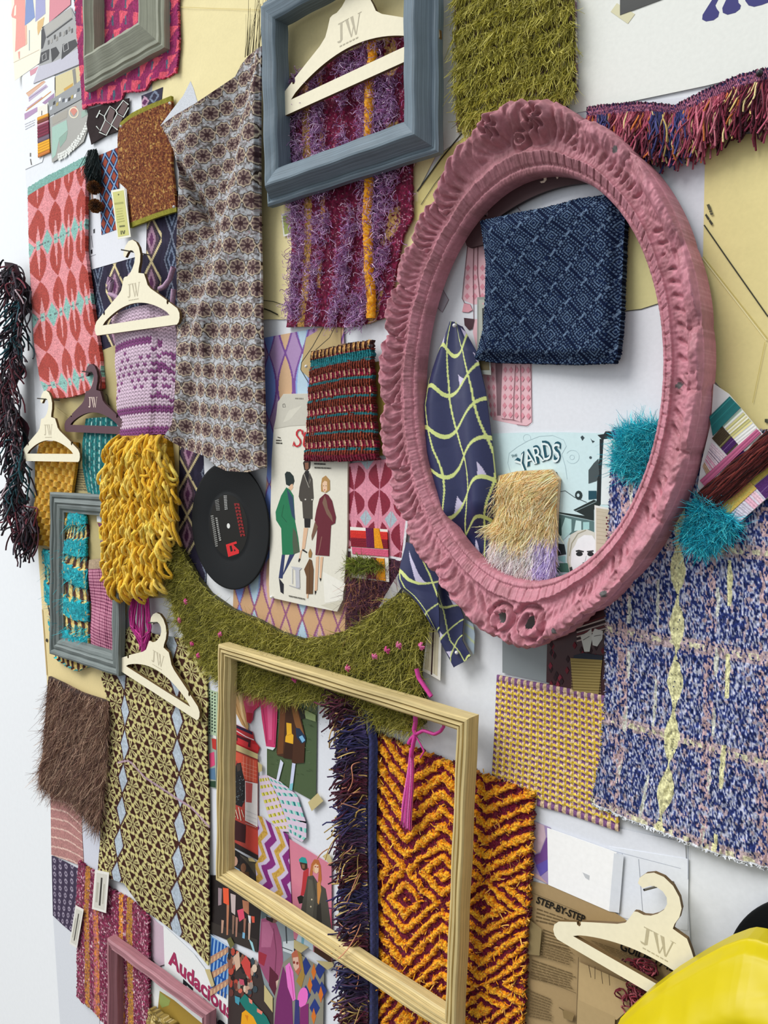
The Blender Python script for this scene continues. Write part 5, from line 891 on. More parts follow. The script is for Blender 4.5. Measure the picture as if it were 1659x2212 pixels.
cut('red and navy clutch bag picture', N_(250, 405, 320, 410, 530, 505, 545, 600, 615, 690, 590, 762, 250, 620), '#b8262f', [('#2a1f3f', N_(252, 405, 320, 412, 525, 505, 530, 540, 300, 440)), ('#e8d5dc', ln(N_(320, 480, 450, 560, 545, 600), 2)), ('#4d1520', N_(250, 500, 510, 600, 500, 690, 250, 560)), ('#d0353a', N_(350, 570, 480, 630, 470, 690, 350, 640)), ('#c93036', N_(520, 640, 600, 660, 600, 740, 520, 710))], .0036)
t = cut('red photo of a person in a dark sequin top', N_(240, 690, 590, 835, 592, 1659, 610, 1780, 240, 1640)[:3]+O_(528, 480, 205, 310), '#b3433a', [('#d85a42', N_(250, 700, 580, 850, 575, 1110, 420, 1060, 400, 950, 340, 850, 250, 800))]+[('#f0a08a', ln(N_(420+i*40, 790+i*16, 415+i*40, 1060+i*14), .8)) for i in range(4)]+[('#f0a08a', ln(N_(400, 870+i*46, 580, 930+i*46), .8)) for i in range(4)]+[('#e9e4e2', N_(440, 1090, 590, 1120, 590, 1640, 440, 1560)), ('#c65a58', N_(445, 1100, 530, 1120, 520, 1350, 450, 1340)), ('#232326', N_(290, 1000, 340, 880, 390, 870, 410, 980, 440, 1100, 440, 1300, 400, 1400, 300, 1360, 280, 1150)), ('#4a3a34', N_(335, 890, 385, 885, 385, 960, 350, 980)), ('#3d1a1e', O_(210, 20, 400, 110, 390, 300, 210, 240)), ('#c9483c', O_(400, 110, 528, 170, 528, 420, 400, 340)), ('#2c2424', O_(205, 250, 528, 430, 528, 480, 205, 310))]
    +[(['#50585c', '#6d767a', '#3a3230'][i % 3], ell(*N_(300+r.random()*130, 1010+r.random()*340)[0], 1.3, 1.3, 6)) for i in range(60)]+[('#e0d9c4', ln(N_(300+i*34, 1400+(i % 2)*30, 330+i*34, 1520+(i % 3)*20), 1.5)) for i in range(4)]+[('#c9c6cc', ln(N_(450, 1440+i*50, 580, 1490+i*50), .8)) for i in range(4)], .0036, 'photograph', 'photo')
# two patterned strips like pointed ties
def p_tie(c1, c2):
    def f(S, T, X, Z):
        P = Paint(S, '#ddc9dc'); v = fracp(T*8.2); u = S*3.6; P.put((v > .35) & (v < .8) & (np.abs(fracp(u)-.5) < .36), c1).put((v > .35) & (v < .8) & (np.abs(fracp(u)-.62) < .12), c2); return P
    return f
tag(cloth('patterned_strip', (N_(605, 1030, 700, 1020), N_(700, 1020, 830, 1290, 960, 1640)+O_(850, 180), O_(745, 175, 850, 180), N_(605, 1030, 620, 1200, 720, 1520)+O_(700, 120, 745, 175)), .0044, p_tie('#d9d04e', '#4a4a22'), 'paper', res=.9, thick=.0004), 'strip with yellow dashes on lilac between the photos', 'paper')
tag(cloth('patterned_strip', (N_(705, 1022, 860, 1100), N_(860, 1100, 1060, 1260, 1170, 1600)+O_(1035, 70, 1035, 240, 990, 288), O_(860, 215, 990, 288), N_(705, 1022, 840, 1300, 960, 1640)+O_(830, 120, 860, 215)), .0048, p_tie('#8fd8c8', '#1f6f7a'), 'paper', res=.9, thick=.0004), 'strip with teal dashes on lilac between the photos', 'paper')
def p_chev(S, T, X, Z):
    v = T*2.9+.0; z = np.abs(fracp(v)-.5)*2; f = fracp(S*1.75+.36*z+.30*T-.30); P = Paint(S, '#cfc2dd')
    return P.put((f > .06) & (f < .34), '#cfa750').put((f > .10) & (f < .30) & (vn(X*500, Z*500, 2) > .6), '#b98f3c').put((f > .52) & (f < .84), '#842a7a')
tag(cloth('printed_card', (O_(522, 10, 560, 20, 690, 120, 845, 215), O_(845, 215, 862, 600, 885, 1010), O_(510, 720, 700, 870, 885, 1010), O_(522, 10, 530, 470, 496, 520, 510, 720)), .0050, p_chev, 'paper', res=1.0, thick=.0005), 'purple, ochre and white chevron picture in the gold frame', 'picture')
gc = '#4d4a42'
cut('photo of two people in grey coats against pink', O_(848, 250, 1302, 532, 1304, 1575, 905, 1310, 880, 1005), '#d98298', [('#c9556e', O_(1290, 1000, 1303, 1000, 1303, 1300, 1290, 1290)),
    ('#2a9a98', O_(958, 470, 990, 445, 1030, 455, 1045, 500, 1045, 520, 960, 495)), ('#3d2a22', O_(965, 500, 1045, 515, 1050, 570, 1010, 590, 985, 570)), ('#8a5f48', O_(985, 520, 1020, 525, 1020, 565, 995, 570)), ('#b8343a', O_(1005, 600, 1060, 560, 1060, 700, 1010, 850, 975, 860, 990, 760)), ('#26221f', O_(940, 870, 980, 850, 1020, 870, 1010, 930, 960, 940)), ('#d8a878', ell(*O_(1140, 560)[0], 8, 12, 14)), ('#b86a38', O_(1090, 520, 1120, 470, 1165, 475, 1190, 540, 1200, 680, 1180, 760, 1160, 700, 1170, 560, 1140, 510, 1110, 540, 1100, 650, 1070, 640)), ('#e8c4a8', O_(1122, 530, 1165, 530, 1165, 600, 1145, 625, 1125, 600)), ('#a5443a', ell(*O_(1133, 548)[0], 1.8, 1.5, 8)), ('#a5443a', ell(*O_(1156, 552)[0], 1.8, 1.5, 8)),
    (gc, O_(1050, 650, 1110, 640, 1160, 720, 1240, 780, 1260, 900, 1300, 1180, 1303, 1290, 990, 1120, 975, 1040, 1000, 900, 1030, 780)), ('#5d5a50', O_(1060, 680, 1100, 690, 1120, 900, 1100, 1150, 1030, 1110)), ('#33302c', O_(1150, 960, 1190, 930, 1210, 1260, 1140, 1200)), ('#c88a4a', O_(1150, 720, 1185, 700, 1195, 800, 1170, 950, 1155, 930)), ('#d8c8a8', ell(*O_(1095, 895)[0], 1.6, 2, 8)), ('#d8c8a8', ell(*O_(1085, 970)[0], 1.6, 2, 8)), ('#3b3834', ln(O_(1110, 660, 1140, 860), 1.2)),
    ('#c9dce4', O_(960, 1240, 1110, 1320, 1110, 1440, 930, 1330)), ('#4a2f22', O_(1120, 1390, 1302, 1500, 1302, 1572, 1120, 1450)), ('#7fb4c4', O_(990, 1260, 1020, 1275, 1010, 1370, 985, 1355))], .0040, 'photograph', 'photo')
# group photo
it = [('#1a1517', O_(205, 330, 330, 400, 330, 520, 200, 500)), ('#8fb0d0', O_(215, 570, 270, 545, 330, 580, 355, 650, 330, 700, 230, 630)), ('#c99b84', ell(*O_(278, 490)[0], 7, 11, 12)), ('#8a5f45', ell(*O_(372, 560)[0], 6, 10, 12)), ('#6d4a30', O_(360, 610, 430, 600, 450, 760, 360, 690)), ('#5a5346', O_(330, 420, 500, 500, 500, 640, 420, 520))]
it += [('#f0603c', O_(155, 770, 215, 780, 220, 960, 160, 930)), ('#c9b8b4', O_(235, 830, 290, 850, 285, 1060, 245, 1030)), ('#b87a5a', O_(360, 900, 430, 920, 430, 1060, 370, 1010)), ('#e0506e', O_(305, 1010, 370, 990, 385, 1090, 330, 1130)), ('#e9e6e6', O_(420, 1060, 450, 1070, 450, 1150, 430, 1140)), ('#e05a44', O_(455, 1070, 490, 1075, 490, 1140, 465, 1140)), ('#a08a90', O_(105, 770, 145, 780, 140, 950, 105, 960))]
for x, y0, y1, c in ((140, 1110, 1250, '#c49a84'), (195, 950, 1270, '#c08060'), (255, 1060, 1260, '#8a6a5a'), (290, 1080, 1290, '#a87a68'), (375, 1090, 1260, '#9a6a58'), (425, 1140, 1320, '#c9a898')): it.append((c, O_(x, y0, x+26, y0+6, x+14, y1, x-2, y1)))
it += [('#7fb4d4', O_(365, 1240, 390, 1250, 385, 1310, 360, 1300)), ('#9fd0d8', O_(430, 1310, 470, 1350, 495, 1450, 470, 1430)), ('#3a332f', O_(30, 1130, 520, 1320, 520, 1450, 25, 1245))]
it = [it[-1]]+it[:-1]
cut('dark photo of a group of people with bare legs', O_(205, 325, 500, 505, 560, 800, 560, 1050, 522, 1455, 20, 1250, 20, 640, 205, 640), '#241d1e', it, .0030, 'photograph', 'photo')
sheet('masking_tape', 'olive tape piece at the foot of the group photo', 'tape', O_(195, 1320, 235, 1290, 275, 1370, 235, 1420), .0052, '#6d6a3c', kind='gloss')
t = cut('blue and white diagonal striped picture beside the lettered poster', O_(22, 1262, 212, 1390, 212, 1905, 20, 1790), '#8db7e0', [('#1d57a8', O_(40+i*36, 1300+i*20+j*180, 58+i*36, 1310+i*20+j*180, 40+i*36, 1500+i*20+j*180, 22+i*36, 1490+i*20+j*180)) for i in range(5) for j in range(3)]+[('#b98a72', O_(22, 1500+j*170, 212, 1390+j*170, 212, 1450+j*170, 22, 1580+j*170)) for j in range(3)]+[('#d9b28a', O_(22+i*38, 1520+j*170-i*22, 40+i*38, 1510+j*170-i*22, 40+i*38, 1555+j*170-i*22, 22+i*38, 1575+j*170-i*22)) for i in range(5) for j in range(3)]+[('#dfe5ea', ln(O_(22, 1262, 212, 1390), 1.4))], .0034, 'photograph')
# mauve coat figure, grey scene behind
cut('photo of a person in a mauve coat below the gold frame', O_(560, 1000, 640, 1050, 905, 1220, 905, 1480, 800, 1560, 800, 2100, 600, 1830, 530, 1560, 545, 1200), '#8f9aa0', [('#d3dade', O_(790, 1340, 905, 1330, 905, 1480, 790, 1440)), ('#4a5054', ln(O_(780, 1400, 890, 1440), 2)), ('#3c4044', ln(O_(820, 1180, 830, 1360), 2.5)), ('#5d6a6c', O_(560, 1010, 640, 1060, 560, 1110)), ('#9d5275', O_(560, 1100, 620, 1090, 720, 1150, 770, 1300, 790, 1500, 790, 1800, 740, 1950, 650, 1800, 600, 1720, 530, 1560, 540, 1350)), ('#b56a8c', O_(570, 1130, 640, 1130, 690, 1240, 660, 1400, 560, 1400)), ('#7a3a58', ln(O_(690, 1200, 720, 1450, 700, 1750), 2)), ('#a03040', O_(530, 1440, 620, 1480, 590, 1600, 530, 1560)), ('#5d2436', O_(650, 1600, 740, 1700, 720, 1950, 640, 1800)), ('#7d5a50', ell(*O_(690, 1110)[0], 9, 7, 12)), ('#2c2220', O_(610, 1070, 690, 1100, 680, 1140, 615, 1110)), ('#d8b8a8', O_(715, 1760, 745, 1740, 755, 1830, 725, 1860))], .0036, 'photograph', 'photo')
it = []
cols = ['#c9a08a', '#8a5a48', '#2c2a2e', '#b84a3a', '#e0c8b0', '#3a4a52', '#6a3a34', '#9a8a80', '#1f1d1f', '#d86a58']
for i in range(70):
    x, y = 225+r.random()*310, 1440+r.random()*470
    if y > 1400+(x-215)*.5: it.append((cols[r.randrange(10)], ell(*O_(x, y)[0], 2.5+r.random()*4, 4+r.random()*6, 9)))
it += [('#cf4a44', O_(350, 1560, 400, 1480, 450, 1560, 450, 1740, 400, 1680)), ('#d8b49a', O_(270, 1500, 330, 1440, 345, 1600, 300, 1650)), ('#1f7a70', O_(330, 1960, 390, 1890, 460, 1960, 620, 2130, 660, 2212, 520, 2212, 400, 2060)), ('#f08a78', O_(430, 1930, 470, 1960, 470, 2000, 440, 1980)), ('#f08a78', O_(520, 2040, 580, 2080, 570, 2110, 520, 2080)), ('#f0a81f', O_(360, 2090, 400, 2060, 480, 2130, 520, 2212, 350, 2212)), ('#d8851a', O_(390, 2110, 430, 2120, 420, 2180)), ('#4a9ab0', O_(285, 1910, 340, 1930, 330, 2010, 290, 1980)), ('#c4526a', O_(330, 1730, 380, 1740, 390, 1800, 340, 1790))]
cut('crowded street photo with teal and orange clothes', O_(215, 1405, 300, 1430, 540, 1590, 595, 1830, 690, 1960, 690, 2300, 212, 2300), '#3b302f', it, .0042, 'photograph', 'photo')
def diam(cx, cy, rx, ry): return O_(cx, cy-ry, cx+rx, cy, cx, cy+ry, cx-rx, cy)
it = [('#2a3c82', diam(x, y, 55, 100)) for x, y in ((1030, 1600), (1125, 1800), (1180, 1640), (1030, 1900), (1125, 2040), (1200, 1860))]+[('#d8762c', diam(x, y, 26, 90)) for x, y in ((1115, 1660), (1190, 1900), (1115, 2130), (1075, 1800))]
it += [('#7a2f6a', O_(790, 1600, 880, 1820, 900, 2300, 690, 2300, 720, 1950)), ('#c06a50', O_(880, 1470, 930, 1420, 975, 1500, 985, 1620, 950, 1700, 910, 1640)), ('#e3b8a4', O_(895, 1510, 950, 1500, 960, 1610, 925, 1650, 900, 1600)), ('#8f3a30', ell(*O_(908, 1560)[0], 2.4, 3.4, 10)), ('#8f3a30', ell(*O_(942, 1568)[0], 2.4, 3.4, 10)), ('#a9853f', O_(940, 1430, 985, 1470, 1020, 1700, 985, 1830, 930, 1760, 985, 1640)), ('#ef7fd0', O_(815, 1600, 860, 1560, 900, 1660, 925, 1950, 895, 1970, 840, 1820)), ('#ee74ca', ell(*O_(1000, 1930)[0], 11, 22, 16, .15)), ('#d04aa0', ln(O_(860, 1600, 890, 1800, 905, 1950), 1.5)), ('#3a3a78', O_(920, 1950, 960, 1960, 970, 2300, 905, 2300)), ('#842f6e', O_(970, 2040, 1060, 1990, 1060, 2300, 970, 2300))]
it += [(['#c9405a', '#e07a9a', '#4a3a8a'][i % 3], ln(O_(740+r.random()*130, 1720+r.random()*480, 745+r.random()*130, 1760+r.random()*480), 1.2)) for i in range(0)]
cut('photo of a person in pink feather cuffs and diamond wallpaper', O_(790, 1560, 905, 1470, 905, 1440, 1210, 1625, 1222, 1700, 1212, 2300, 690, 2300, 690, 1960), '#8f8c7e', it, .0046, 'photograph', 'photo')
for p, lb in ((N_(590, 860, 640, 900, 640, 970, 600, 990), 'beige tape at the corner of the red photo'), (N_(1190, 1345, 1305, 1235, 1372, 1330, 1235, 1450), 'beige tape at the lower corner of the tweed coat photo'), (O_(1205, 440, 1265, 395, 1305, 480, 1300, 535), 'beige tape at the top corner of the pink photo'), (O_(905, 1320, 1060, 1400, 980, 1460, 905, 1410), 'beige tape under the gold frame by the mauve coat'), (O_(1140, 1540, 1310, 1560, 1330, 1600, 1260, 1640, 1180, 1580), 'beige tape above the diamond wallpaper photo'), (O_(590, 1800, 680, 1930, 680, 2090, 590, 1970), 'wide beige tape between the crowd photo and pink cuffs'), (N_(245, 620, 330, 650, 590, 770, 590, 830, 245, 690), 'long beige tape across the top of the red photo'), (O_(420, 455, 465, 460, 500, 500, 430, 490), 'olive tape on the top edge of the group photo'), (S_(1230, 740, 1290, 740, 1345, 930, 1310, 955), 'beige tape left of the blue striped picture')):
    sheet('masking_tape', lb, 'tape', p, .0056, '#cdbd88', kind='gloss')

# ================================================================== inside the pink oval
hanger('dark brown hanger half hidden behind the top of the oval', (1012, 536), (1428, 434), .0100, '#3d2226', '#2a1618', '#cfb9a8', sub=False, nail=False)
def p_pil(S, T, X, Z):
    u = S*4.6; v = T*4.9; a = fracp(u+v)-.5; b = fracp(u-v)-.5; P = Paint(S, '#0b1630'); nz = vn(X*900, Z*900, 2); m = np.maximum(np.abs(a), np.abs(b)); mm = np.minimum(np.abs(a), np.abs(b))
    lc = '#51657e'
    P.put((np.abs(m-.40) < .035) & (fracp((np.where(np.abs(a) > np.abs(b), b, a)+.5)*8) < .62), lc).put((np.abs(m-.28) < .03) & (fracp((np.where(np.abs(a) > np.abs(b), b, a)+.5)*8+.3) < .6), lc).put((np.abs(m-.17) < .028), lc).put((m < .07), '#0f1c3c').put((np.abs(m-.07) < .02), lc)
    k = (np.abs(a) > .45) & (np.abs(b) > .30); P.put(k, '#62768f').put((np.abs(a) > .46) & (np.abs(b) < .12), '#62768f').put(nz < .25, '#16284e'); return P.mul(.82+.36*nz)
def d_pil(S, T, X, Z):
    e = np.minimum.reduce([S, 1-S, T, 1-T]); return .008*sstep(0, .10, e)+.0006*vn(X*800, Z*800, 3)+.003*np.sin(S*5+T*3)
tag(cloth('jacquard_swatch', (AA(296, 372, 500, 330, 839, 265)+[(1250, 428), (1348, 412)], [(1348, 412), (1346, 540), (1344, 692), (1338, 765), (1330, 784)], AA(240, 1510, 400, 1535, 700, 1540, 839, 1545)+[(1250, 787), (1330, 784)], AA(296, 372, 320, 500, 352, 700, 350, 1000, 330, 1250, 285, 1420, 240, 1510)), .0140, p_pil, 'cloth', d_pil, res=1.0, thick=.008, fray=.0015), 'padded navy jacquard square with pale blue diamond motifs', 'fabric swatch')
gt = sheet('fabric_label', 'grey printed label left of the navy jacquard square', 'label', AA(270, 1000, 345, 995, 385, 1640, 268, 1630), .0090, '#8f938d', kind='card')
ink(gt, .0090, [('#aeb1a6', AA(285, 1020, 335, 1018, 350, 1480, 285, 1480)), ('#2a2a2a', AA(312, 1090, 325, 1090, 330, 1300, 316, 1300)), ('#5d5236', AA(280, 1500, 365, 1500, 372, 1600, 278, 1600)), ('#d8aaa8', ell(*AA(320, 1052)[0], 2.2, 2.2, 8))])
# silk scarf
sc = thing('silk_scarf', 'navy silk scarf with lime lattice lines hanging through the oval', 'scarf', WP([(1000, 1435)], .01)[0], .004)
def p_sc(ku, kv, ph=0.0, wid=.055):
    def f(S, T, X, Z):
        nb = vn(X*25, Z*25, 3); u = S*ku+.22*np.sin(T*kv*1.25+ph)+.10*np.sin(T*kv*2.3+1+ph)-.5*T; v = T*kv+.30*np.sin(S*ku*2.6+ph+T*4)+.5*S; P = Paint(S, '#2c3158'); a = np.abs(fracp(u)-.5); b = np.abs(fracp(v)-.5)
        P.put((fracp(u) > .5) & (fracp(v) > .58) & (fracp(u)-.5 < (fracp(v)-.58)*.75) & (_hash(np.floor(u), np.floor(v), 4) > .45), '#d3cbe6')
        P.put(a > .5-wid*ku*.24, '#d5e08c').put(b > .5-wid*.6*kv*.2, '#d5e08c'); return P
    return f
def d_sc(k, a, fd=2.0): return lambda S, T, X, Z: (a*(np.sin(S*k+T*1.3)*.5+.5)*(.3+.7*T)+a*.5*np.sin(np.pi*S))*(1-sstep(fd, fd+.15, T))-.004*sstep(fd, fd+.15, T)
cloth('scarf_body', (E_(1262, 478, 1285, 462, 1310, 465, 1340, 492), E_(1340, 492, 1430, 650, 1490, 900, 1530, 1200, 1560, 1500)+P_(190, 1000, 110, 1280, 40, 1540)+[(1040, 1260)], [(930, 1300), (1040, 1260)], E_(1262, 478, 1190, 640, 1130, 830, 1100, 1000, 1120, 1300, 1200, 1560)+[(962, 1110), (955, 1200), (930, 1300)]), .0095, p_sc(2.5, 7.4, .4, .058), 'silk', d_sc(9, .014, .66), res=1.3, thick=.001, parent=sc)
cloth('scarf_tail', (BB(640, 880, 760, 900, 900, 1050), BB(900, 1050, 960, 1230, 945, 1400, 970, 1560, 985, 1820), BB(925, 1670, 950, 1720, 985, 1820), BB(640, 880, 590, 1100, 570, 1240, 600, 1325, 690, 1390, 800, 1500, 925, 1670)), .0280, p_sc(1.2, 2.5, 1.0, .10), 'silk', d_sc(5, .008), res=1.3, thick=.001, parent=sc)
cloth('scarf_tail', (BB(930, 1200, 1060, 1280, 1120, 1380), BB(1120, 1380, 1215, 1620, 1210, 1850, 1305, 2010), BB(1140, 2118, 1220, 2070, 1305, 2010), BB(930, 1200, 965, 1600, 1000, 1870, 1140, 2118)), .0110, p_sc(1.1, 3.4, 2.0, .10), 'silk', d_sc(6, .006), res=1.3, thick=.001, parent=sc)
cloth('scarf_lining', (BB(1215, 1640, 1300, 1700), BB(1300, 1700, 1315, 1800, 1305, 2005), BB(1210, 1850, 1305, 2005), BB(1215, 1640, 1210, 1850)), .0080, lambda S, T, X, Z: Paint(S, '#a9bac6').put(np.abs(fracp(T*2.2+.2*S)-.5) < .1, '#b9c69c'), 'silk', None, res=2, thick=.001, parent=sc)

# street print with lettering, portrait, label
yd = sheet('printed_photo', 'pale blue street print lettered YARDS in the oval', 'photo', P_(120, 190, 400, 180, 900, 175, 1500, 190, 1500, 1760, 820, 1800, 200, 1700), .0022, '#d6eef1')
ring = lambda cx, cy, rr, a0=0, a1=6.28: ln([P_(cx+rr*math.cos(a), cy+rr*math.sin(a))[0] for a in np.linspace(a0, a1, 14)], .9)
lg = '#b9d0d6'
it = [(lg, ring(510, 240, 42, 1.5, 6.5)), (lg, ring(1020, 450, 75, -2.6, 2.6)), (lg, ring(1015, 455, 26)), (lg, ln(P_(400, 340, 520, 270, 650, 220, 800, 210, 920, 260, 950, 330), 1)), (lg, ln(P_(330, 640, 295, 520, 310, 410, 400, 340), 1)), (lg, ln(P_(950, 330, 900, 420, 940, 560, 960, 700), 1)),
      ('#3a4a50', P_(1110, 230, 1130, 210, 1155, 235, 1130, 270)), ('#3a4a50', P_(1220, 240, 1240, 265, 1270, 275, 1245, 295)), ('#4a5a60', ell(*P_(1222, 458)[0], 3, 3, 8)),
      ('#23282b', P_(1300, 205, 1370, 195, 1390, 165, 1500, 165, 1500, 240, 1370, 250, 1345, 250)), ('#23282b', P_(1325, 250, 1370, 250, 1345, 600, 1335, 985, 1290, 985, 1300, 600, 1325, 450)), ('#eef4f4', P_(1370, 260, 1470, 250, 1450, 985, 1340, 985, 1350, 600)), ('#4c575a', P_(1310, 470, 1320, 640, 1290, 720, 1200, 750, 1200, 600, 1260, 520)), ('#1f4d5c', P_(1200, 830, 1290, 830, 1290, 920, 1200, 930)),
      ('#26302f', P_(1030, 1045, 1260, 930, 1330, 960, 1330, 990, 1260, 1040, 1260, 1165, 860, 1080, 870, 1070, 1160, 1110)), ('#8a9ea0', ln(P_(1050, 1060, 1290, 950), 1.4)), ('#2c3a3c', ell(*P_(1090, 880)[0], 8, 10, 12)), ('#cfe6ea', ell(*P_(1085, 880)[0], 3, 4, 10)), ('#2d3b3d', ln(P_(880, 840, 940, 830, 1040, 900, 1180, 960), 1.2)),
      ('#5d7a7a', P_(850, 1090, 1260, 1170, 1260, 1300, 850, 1330)), ('#b9e0de', P_(940, 1130, 1010, 1150, 1010, 1290, 900, 1400, 900, 1250)), ('#cdeceb', P_(1060, 1160, 1120, 1170, 1120, 1270, 1040, 1280)), ('#a9d6d4', P_(1140, 1180, 1210, 1180, 1210, 1260, 1140, 1270)), ('#3a5a58', P_(850, 1130, 890, 1140, 900, 1330, 850, 1340)), ('#2a3338', P_(855, 1420, 930, 1430, 950, 1540, 855, 1560)), ('#98d0cf', P_(855, 1570, 940, 1560, 940, 1640, 855, 1600)), ('#4d7a6a', P_(850, 1640, 980, 1640, 990, 1740, 850, 1740)),
      ('#2d4a52', ln(P_(840, 620, 870, 690, 865, 760), 2))]
ink(yd, .0022, it)
for ch, q in (('Y', P_(365, 505, 470, 400, 515, 585, 445, 618)), ('A', P_(470, 400, 560, 365, 610, 530, 500, 560)), ('R', P_(570, 350, 655, 315, 705, 495, 610, 530)), ('D', P_(668, 290, 770, 285, 795, 480, 700, 490)), ('S', P_(795, 300, 885, 300, 875, 500, 800, 520))):
    q2 = [(x+2.6, y-2.0) for x, y in q]; lettering(yd, ch, q2, .0022, '#1f5668', .05, 'sign_shadow'); lettering(yd, ch, q, .0026, '#e9f6f7', .0, 'sign_letter')
lettering(yd, 'THE', P_(335, 430, 400, 415, 402, 440, 338, 458), .0023, '#3a6470', .02, 'sign_letter')
pf = sheet('portrait_cutting', 'black and white portrait cutting at the bottom of the oval', 'photo', P_(960, 1420, 1000, 1320, 1080, 1275, 1180, 1262, 1275, 1300, 1290, 1800, 1000, 1830, 960, 1600), .0030, '#dad8cc', kind='gloss')
ink(pf, .0030, [('#c0bda9', ln(P_(985, 1360, 970, 1480, 965, 1620, 1000, 1720), 3)), ('#a9a68e', ln(P_(1170, 1270, 1080, 1310, 1010, 1420, 985, 1560), 2)), ('#f2f4f6', P_(1080, 1370, 1150, 1325, 1240, 1330, 1285, 1400, 1285, 1800, 1040, 1800, 1000, 1640, 1010, 1500, 1050, 1440)), ('#3a3a3c', P_(1055, 1500, 1090, 1490, 1150, 1505, 1145, 1520, 1060, 1515)), ('#3a3a3c', P_(1180, 1505, 1255, 1495, 1258, 1512, 1185, 1520)), ('#26272a', ell(*P_(1098, 1538)[0], 7.5, 5, 12)), ('#26272a', ell(*P_(1222, 1538)[0], 7, 5, 12)), ('#b9bcc0', ln(P_(1175, 1560, 1160, 1625, 1150, 1640), 1.2)), ('#55565a', ell(*P_(1145, 1637)[0], 2.4, 1.2, 8)), ('#3c3c3e', P_(985, 1690, 1015, 1680, 1025, 1730, 990, 1730))])
lb_ = sheet('fabric_label', 'beige label with a white border at the oval lower right', 'label', P_(1265, 990, 1445, 1028, 1420, 1330, 1380, 1480, 1275, 1560), .0044, '#eceae4', kind='card')
ink(lb_, .0044, [('#cdc2ab', P_(1285, 1020, 1440, 1045, 1415, 1330, 1380, 1460, 1285, 1540))]+[('#bdb096', ln(P_(1290, 1060+i*44, 1400, 1075+i*44), .8)) for i in range(9)]+[('#6a2a38', P_(1395+(i % 2)*14, 1120+i*34, 1412+(i % 2)*14, 1124+i*34, 1410+(i % 2)*14, 1142+i*34, 1393+(i % 2)*14, 1138+i*34)) for i in range(9)])
# peach and lilac fur
pfu = thing('fur_swatch', 'long haired peach fur fading to lilac inside the oval', 'fur swatch', WP([(1130, 1250)], .01)[0], .004)
po_ = P_(190, 660, 400, 610, 780, 590, 870, 700, 845, 1050, 830, 1690, 600, 1690, 300, 1580, 120, 1470, 140, 1280, 200, 1020, 190, 820)
slab('fur_backing', WP(po_, .007), .007, .004, '#e3c8a0', 'wool', pfu)
n = 17000; rt = roots(po_, .008, n); zt = (rt[:, 1]-rt[:, 1].min())/(rt[:, 1].max()-rt[:, 1].min()); xt = (rt[:, 0]-rt[:, 0].min())/(rt[:, 0].max()-rt[:, 0].min())
ang = 2.2*(vn(rt[:, 0]*55, rt[:, 1]*55, 3)-.5)*(zt > .38); d = np.stack([np.sin(ang)-.1*(1-zt), .20*np.ones(n), -np.cos(ang)], 1)
Pq, ww = hair(rt, .0085, .0165, d, .16, .22, .00036, 6, .45)
mixn = zt+.20*(vn(rt[:, 0]*80, rt[:, 1]*80, 6)-.5); lil = (mixn < .34); vio = (xt > .72) & (zt < .42)
cl = np.where(vio[:, None], pick(['#cfc0ec', '#ddd2f2', '#b9a9de'], n), np.where(lil[:, None], pick(['#f0dcd6', '#f6e6de', '#e0c8d0', '#fbeedd'], n), pick(['#f8d6a4', '#f4c890', '#fde6c0', '#ecba80', '#fbdcb0'], n)))
strands('pile', pfu, Pq, ww, cl)
# big blue tweed
def p_bt(S, T, X, Z):
    n1 = vn(X*1000+Z*140, Z*470, 2); n2 = vn(X*420+Z*80, Z*260, 5); n3 = vn(X*60, Z*60, 8); P = Paint(S, '#2b3770')
    P.put(n1 > .50, '#8890b2').put(n1 > .68, '#bcbed0').put(n1 < .20, '#1c2654').put((n2 > .72) & (n1 > .42), '#b3a0a8')
    for c, w in ((.34, .0), ): pass
    hb = np.minimum(np.abs(fracp(T*4.2+.35)-.5), 1); P.put((hb < .07) & (n1 > .36), '#b8a3a6').put((hb < .03) & (n2 > .6), '#d8d3b2')
    for c, a, per in ((.385, .042, 7.2), (.12, .012, 7.0), (.60, .010, 7.0), (.66, .013, 4.6), (.90, .012, 5.5), (.28, .008, 4)):
        w = a*(.12+.88*np.abs(np.sin(T*per*np.pi+c*9))**1.5)+.006*(vn(X*300, Z*300, 4)-.5); g = 1 if a > .02 else (np.abs(np.sin(T*per*np.pi+c*9)) > .72); P.put((np.abs(S-c-.02*np.sin(T*4)) < w) & (g > 0) & (n1 > .12), '#dedaa8' if a > .012 else '#cfd0c4')
    for c in (.58, .10, .86): P.put((np.abs(S-c) < .028) & (n2 > .42) & (n1 > .4), '#bfa2a4')
    P.put(T > .994, '#dfe3ea'); return P.mul(.80+.4*vn(X*1000, Z*700, 3))
tag(cloth('blue_tweed', ([(1326, 928), (1420, 930), (1560, 932), (1720, 930)], [(1720, 930), (1720, 1400), (1720, 1900)], M_(525, 290, 750, 392, 1000, 480, 1300, 592, 1659, 702)+[(1720, 1900)], [(1326, 928), (1320, 1075), (1312, 1316), (1309, 1501), (1297, 1640), (1277, 1738)]), .0085, p_bt, 'wool', lambda S, T, X, Z: .0024*vn(X*420, Z*200, 2)+.002*np.sin(S*6+T*4), res=1.25, thick=.004, fray=.004), 'large blue and white knitted tweed with cream ikat diamonds', 'fabric')
tf = thing('fur_tuft', 'turquoise fluffy tuft seen inside the right of the oval', 'fur swatch', WP([(1380, 1060)], .01)[0], .006)
tp = F_(705, 1200, 760, 1140, 860, 1130, 960, 1110, 960, 1250, 900, 1460, 780, 1480, 680, 1400)
fur('pile', tf, tp, .010, 5200, .0095, (.0, .3, .3), ['#1fb4c6', '#18a2b6', '#3ccbd8', '#64dae2', '#1090a4'], .7, .5, .0004, 5)
slab('tuft_base', WP(tp, .0088), .0088, .002, '#1699ac', 'wool', tf)

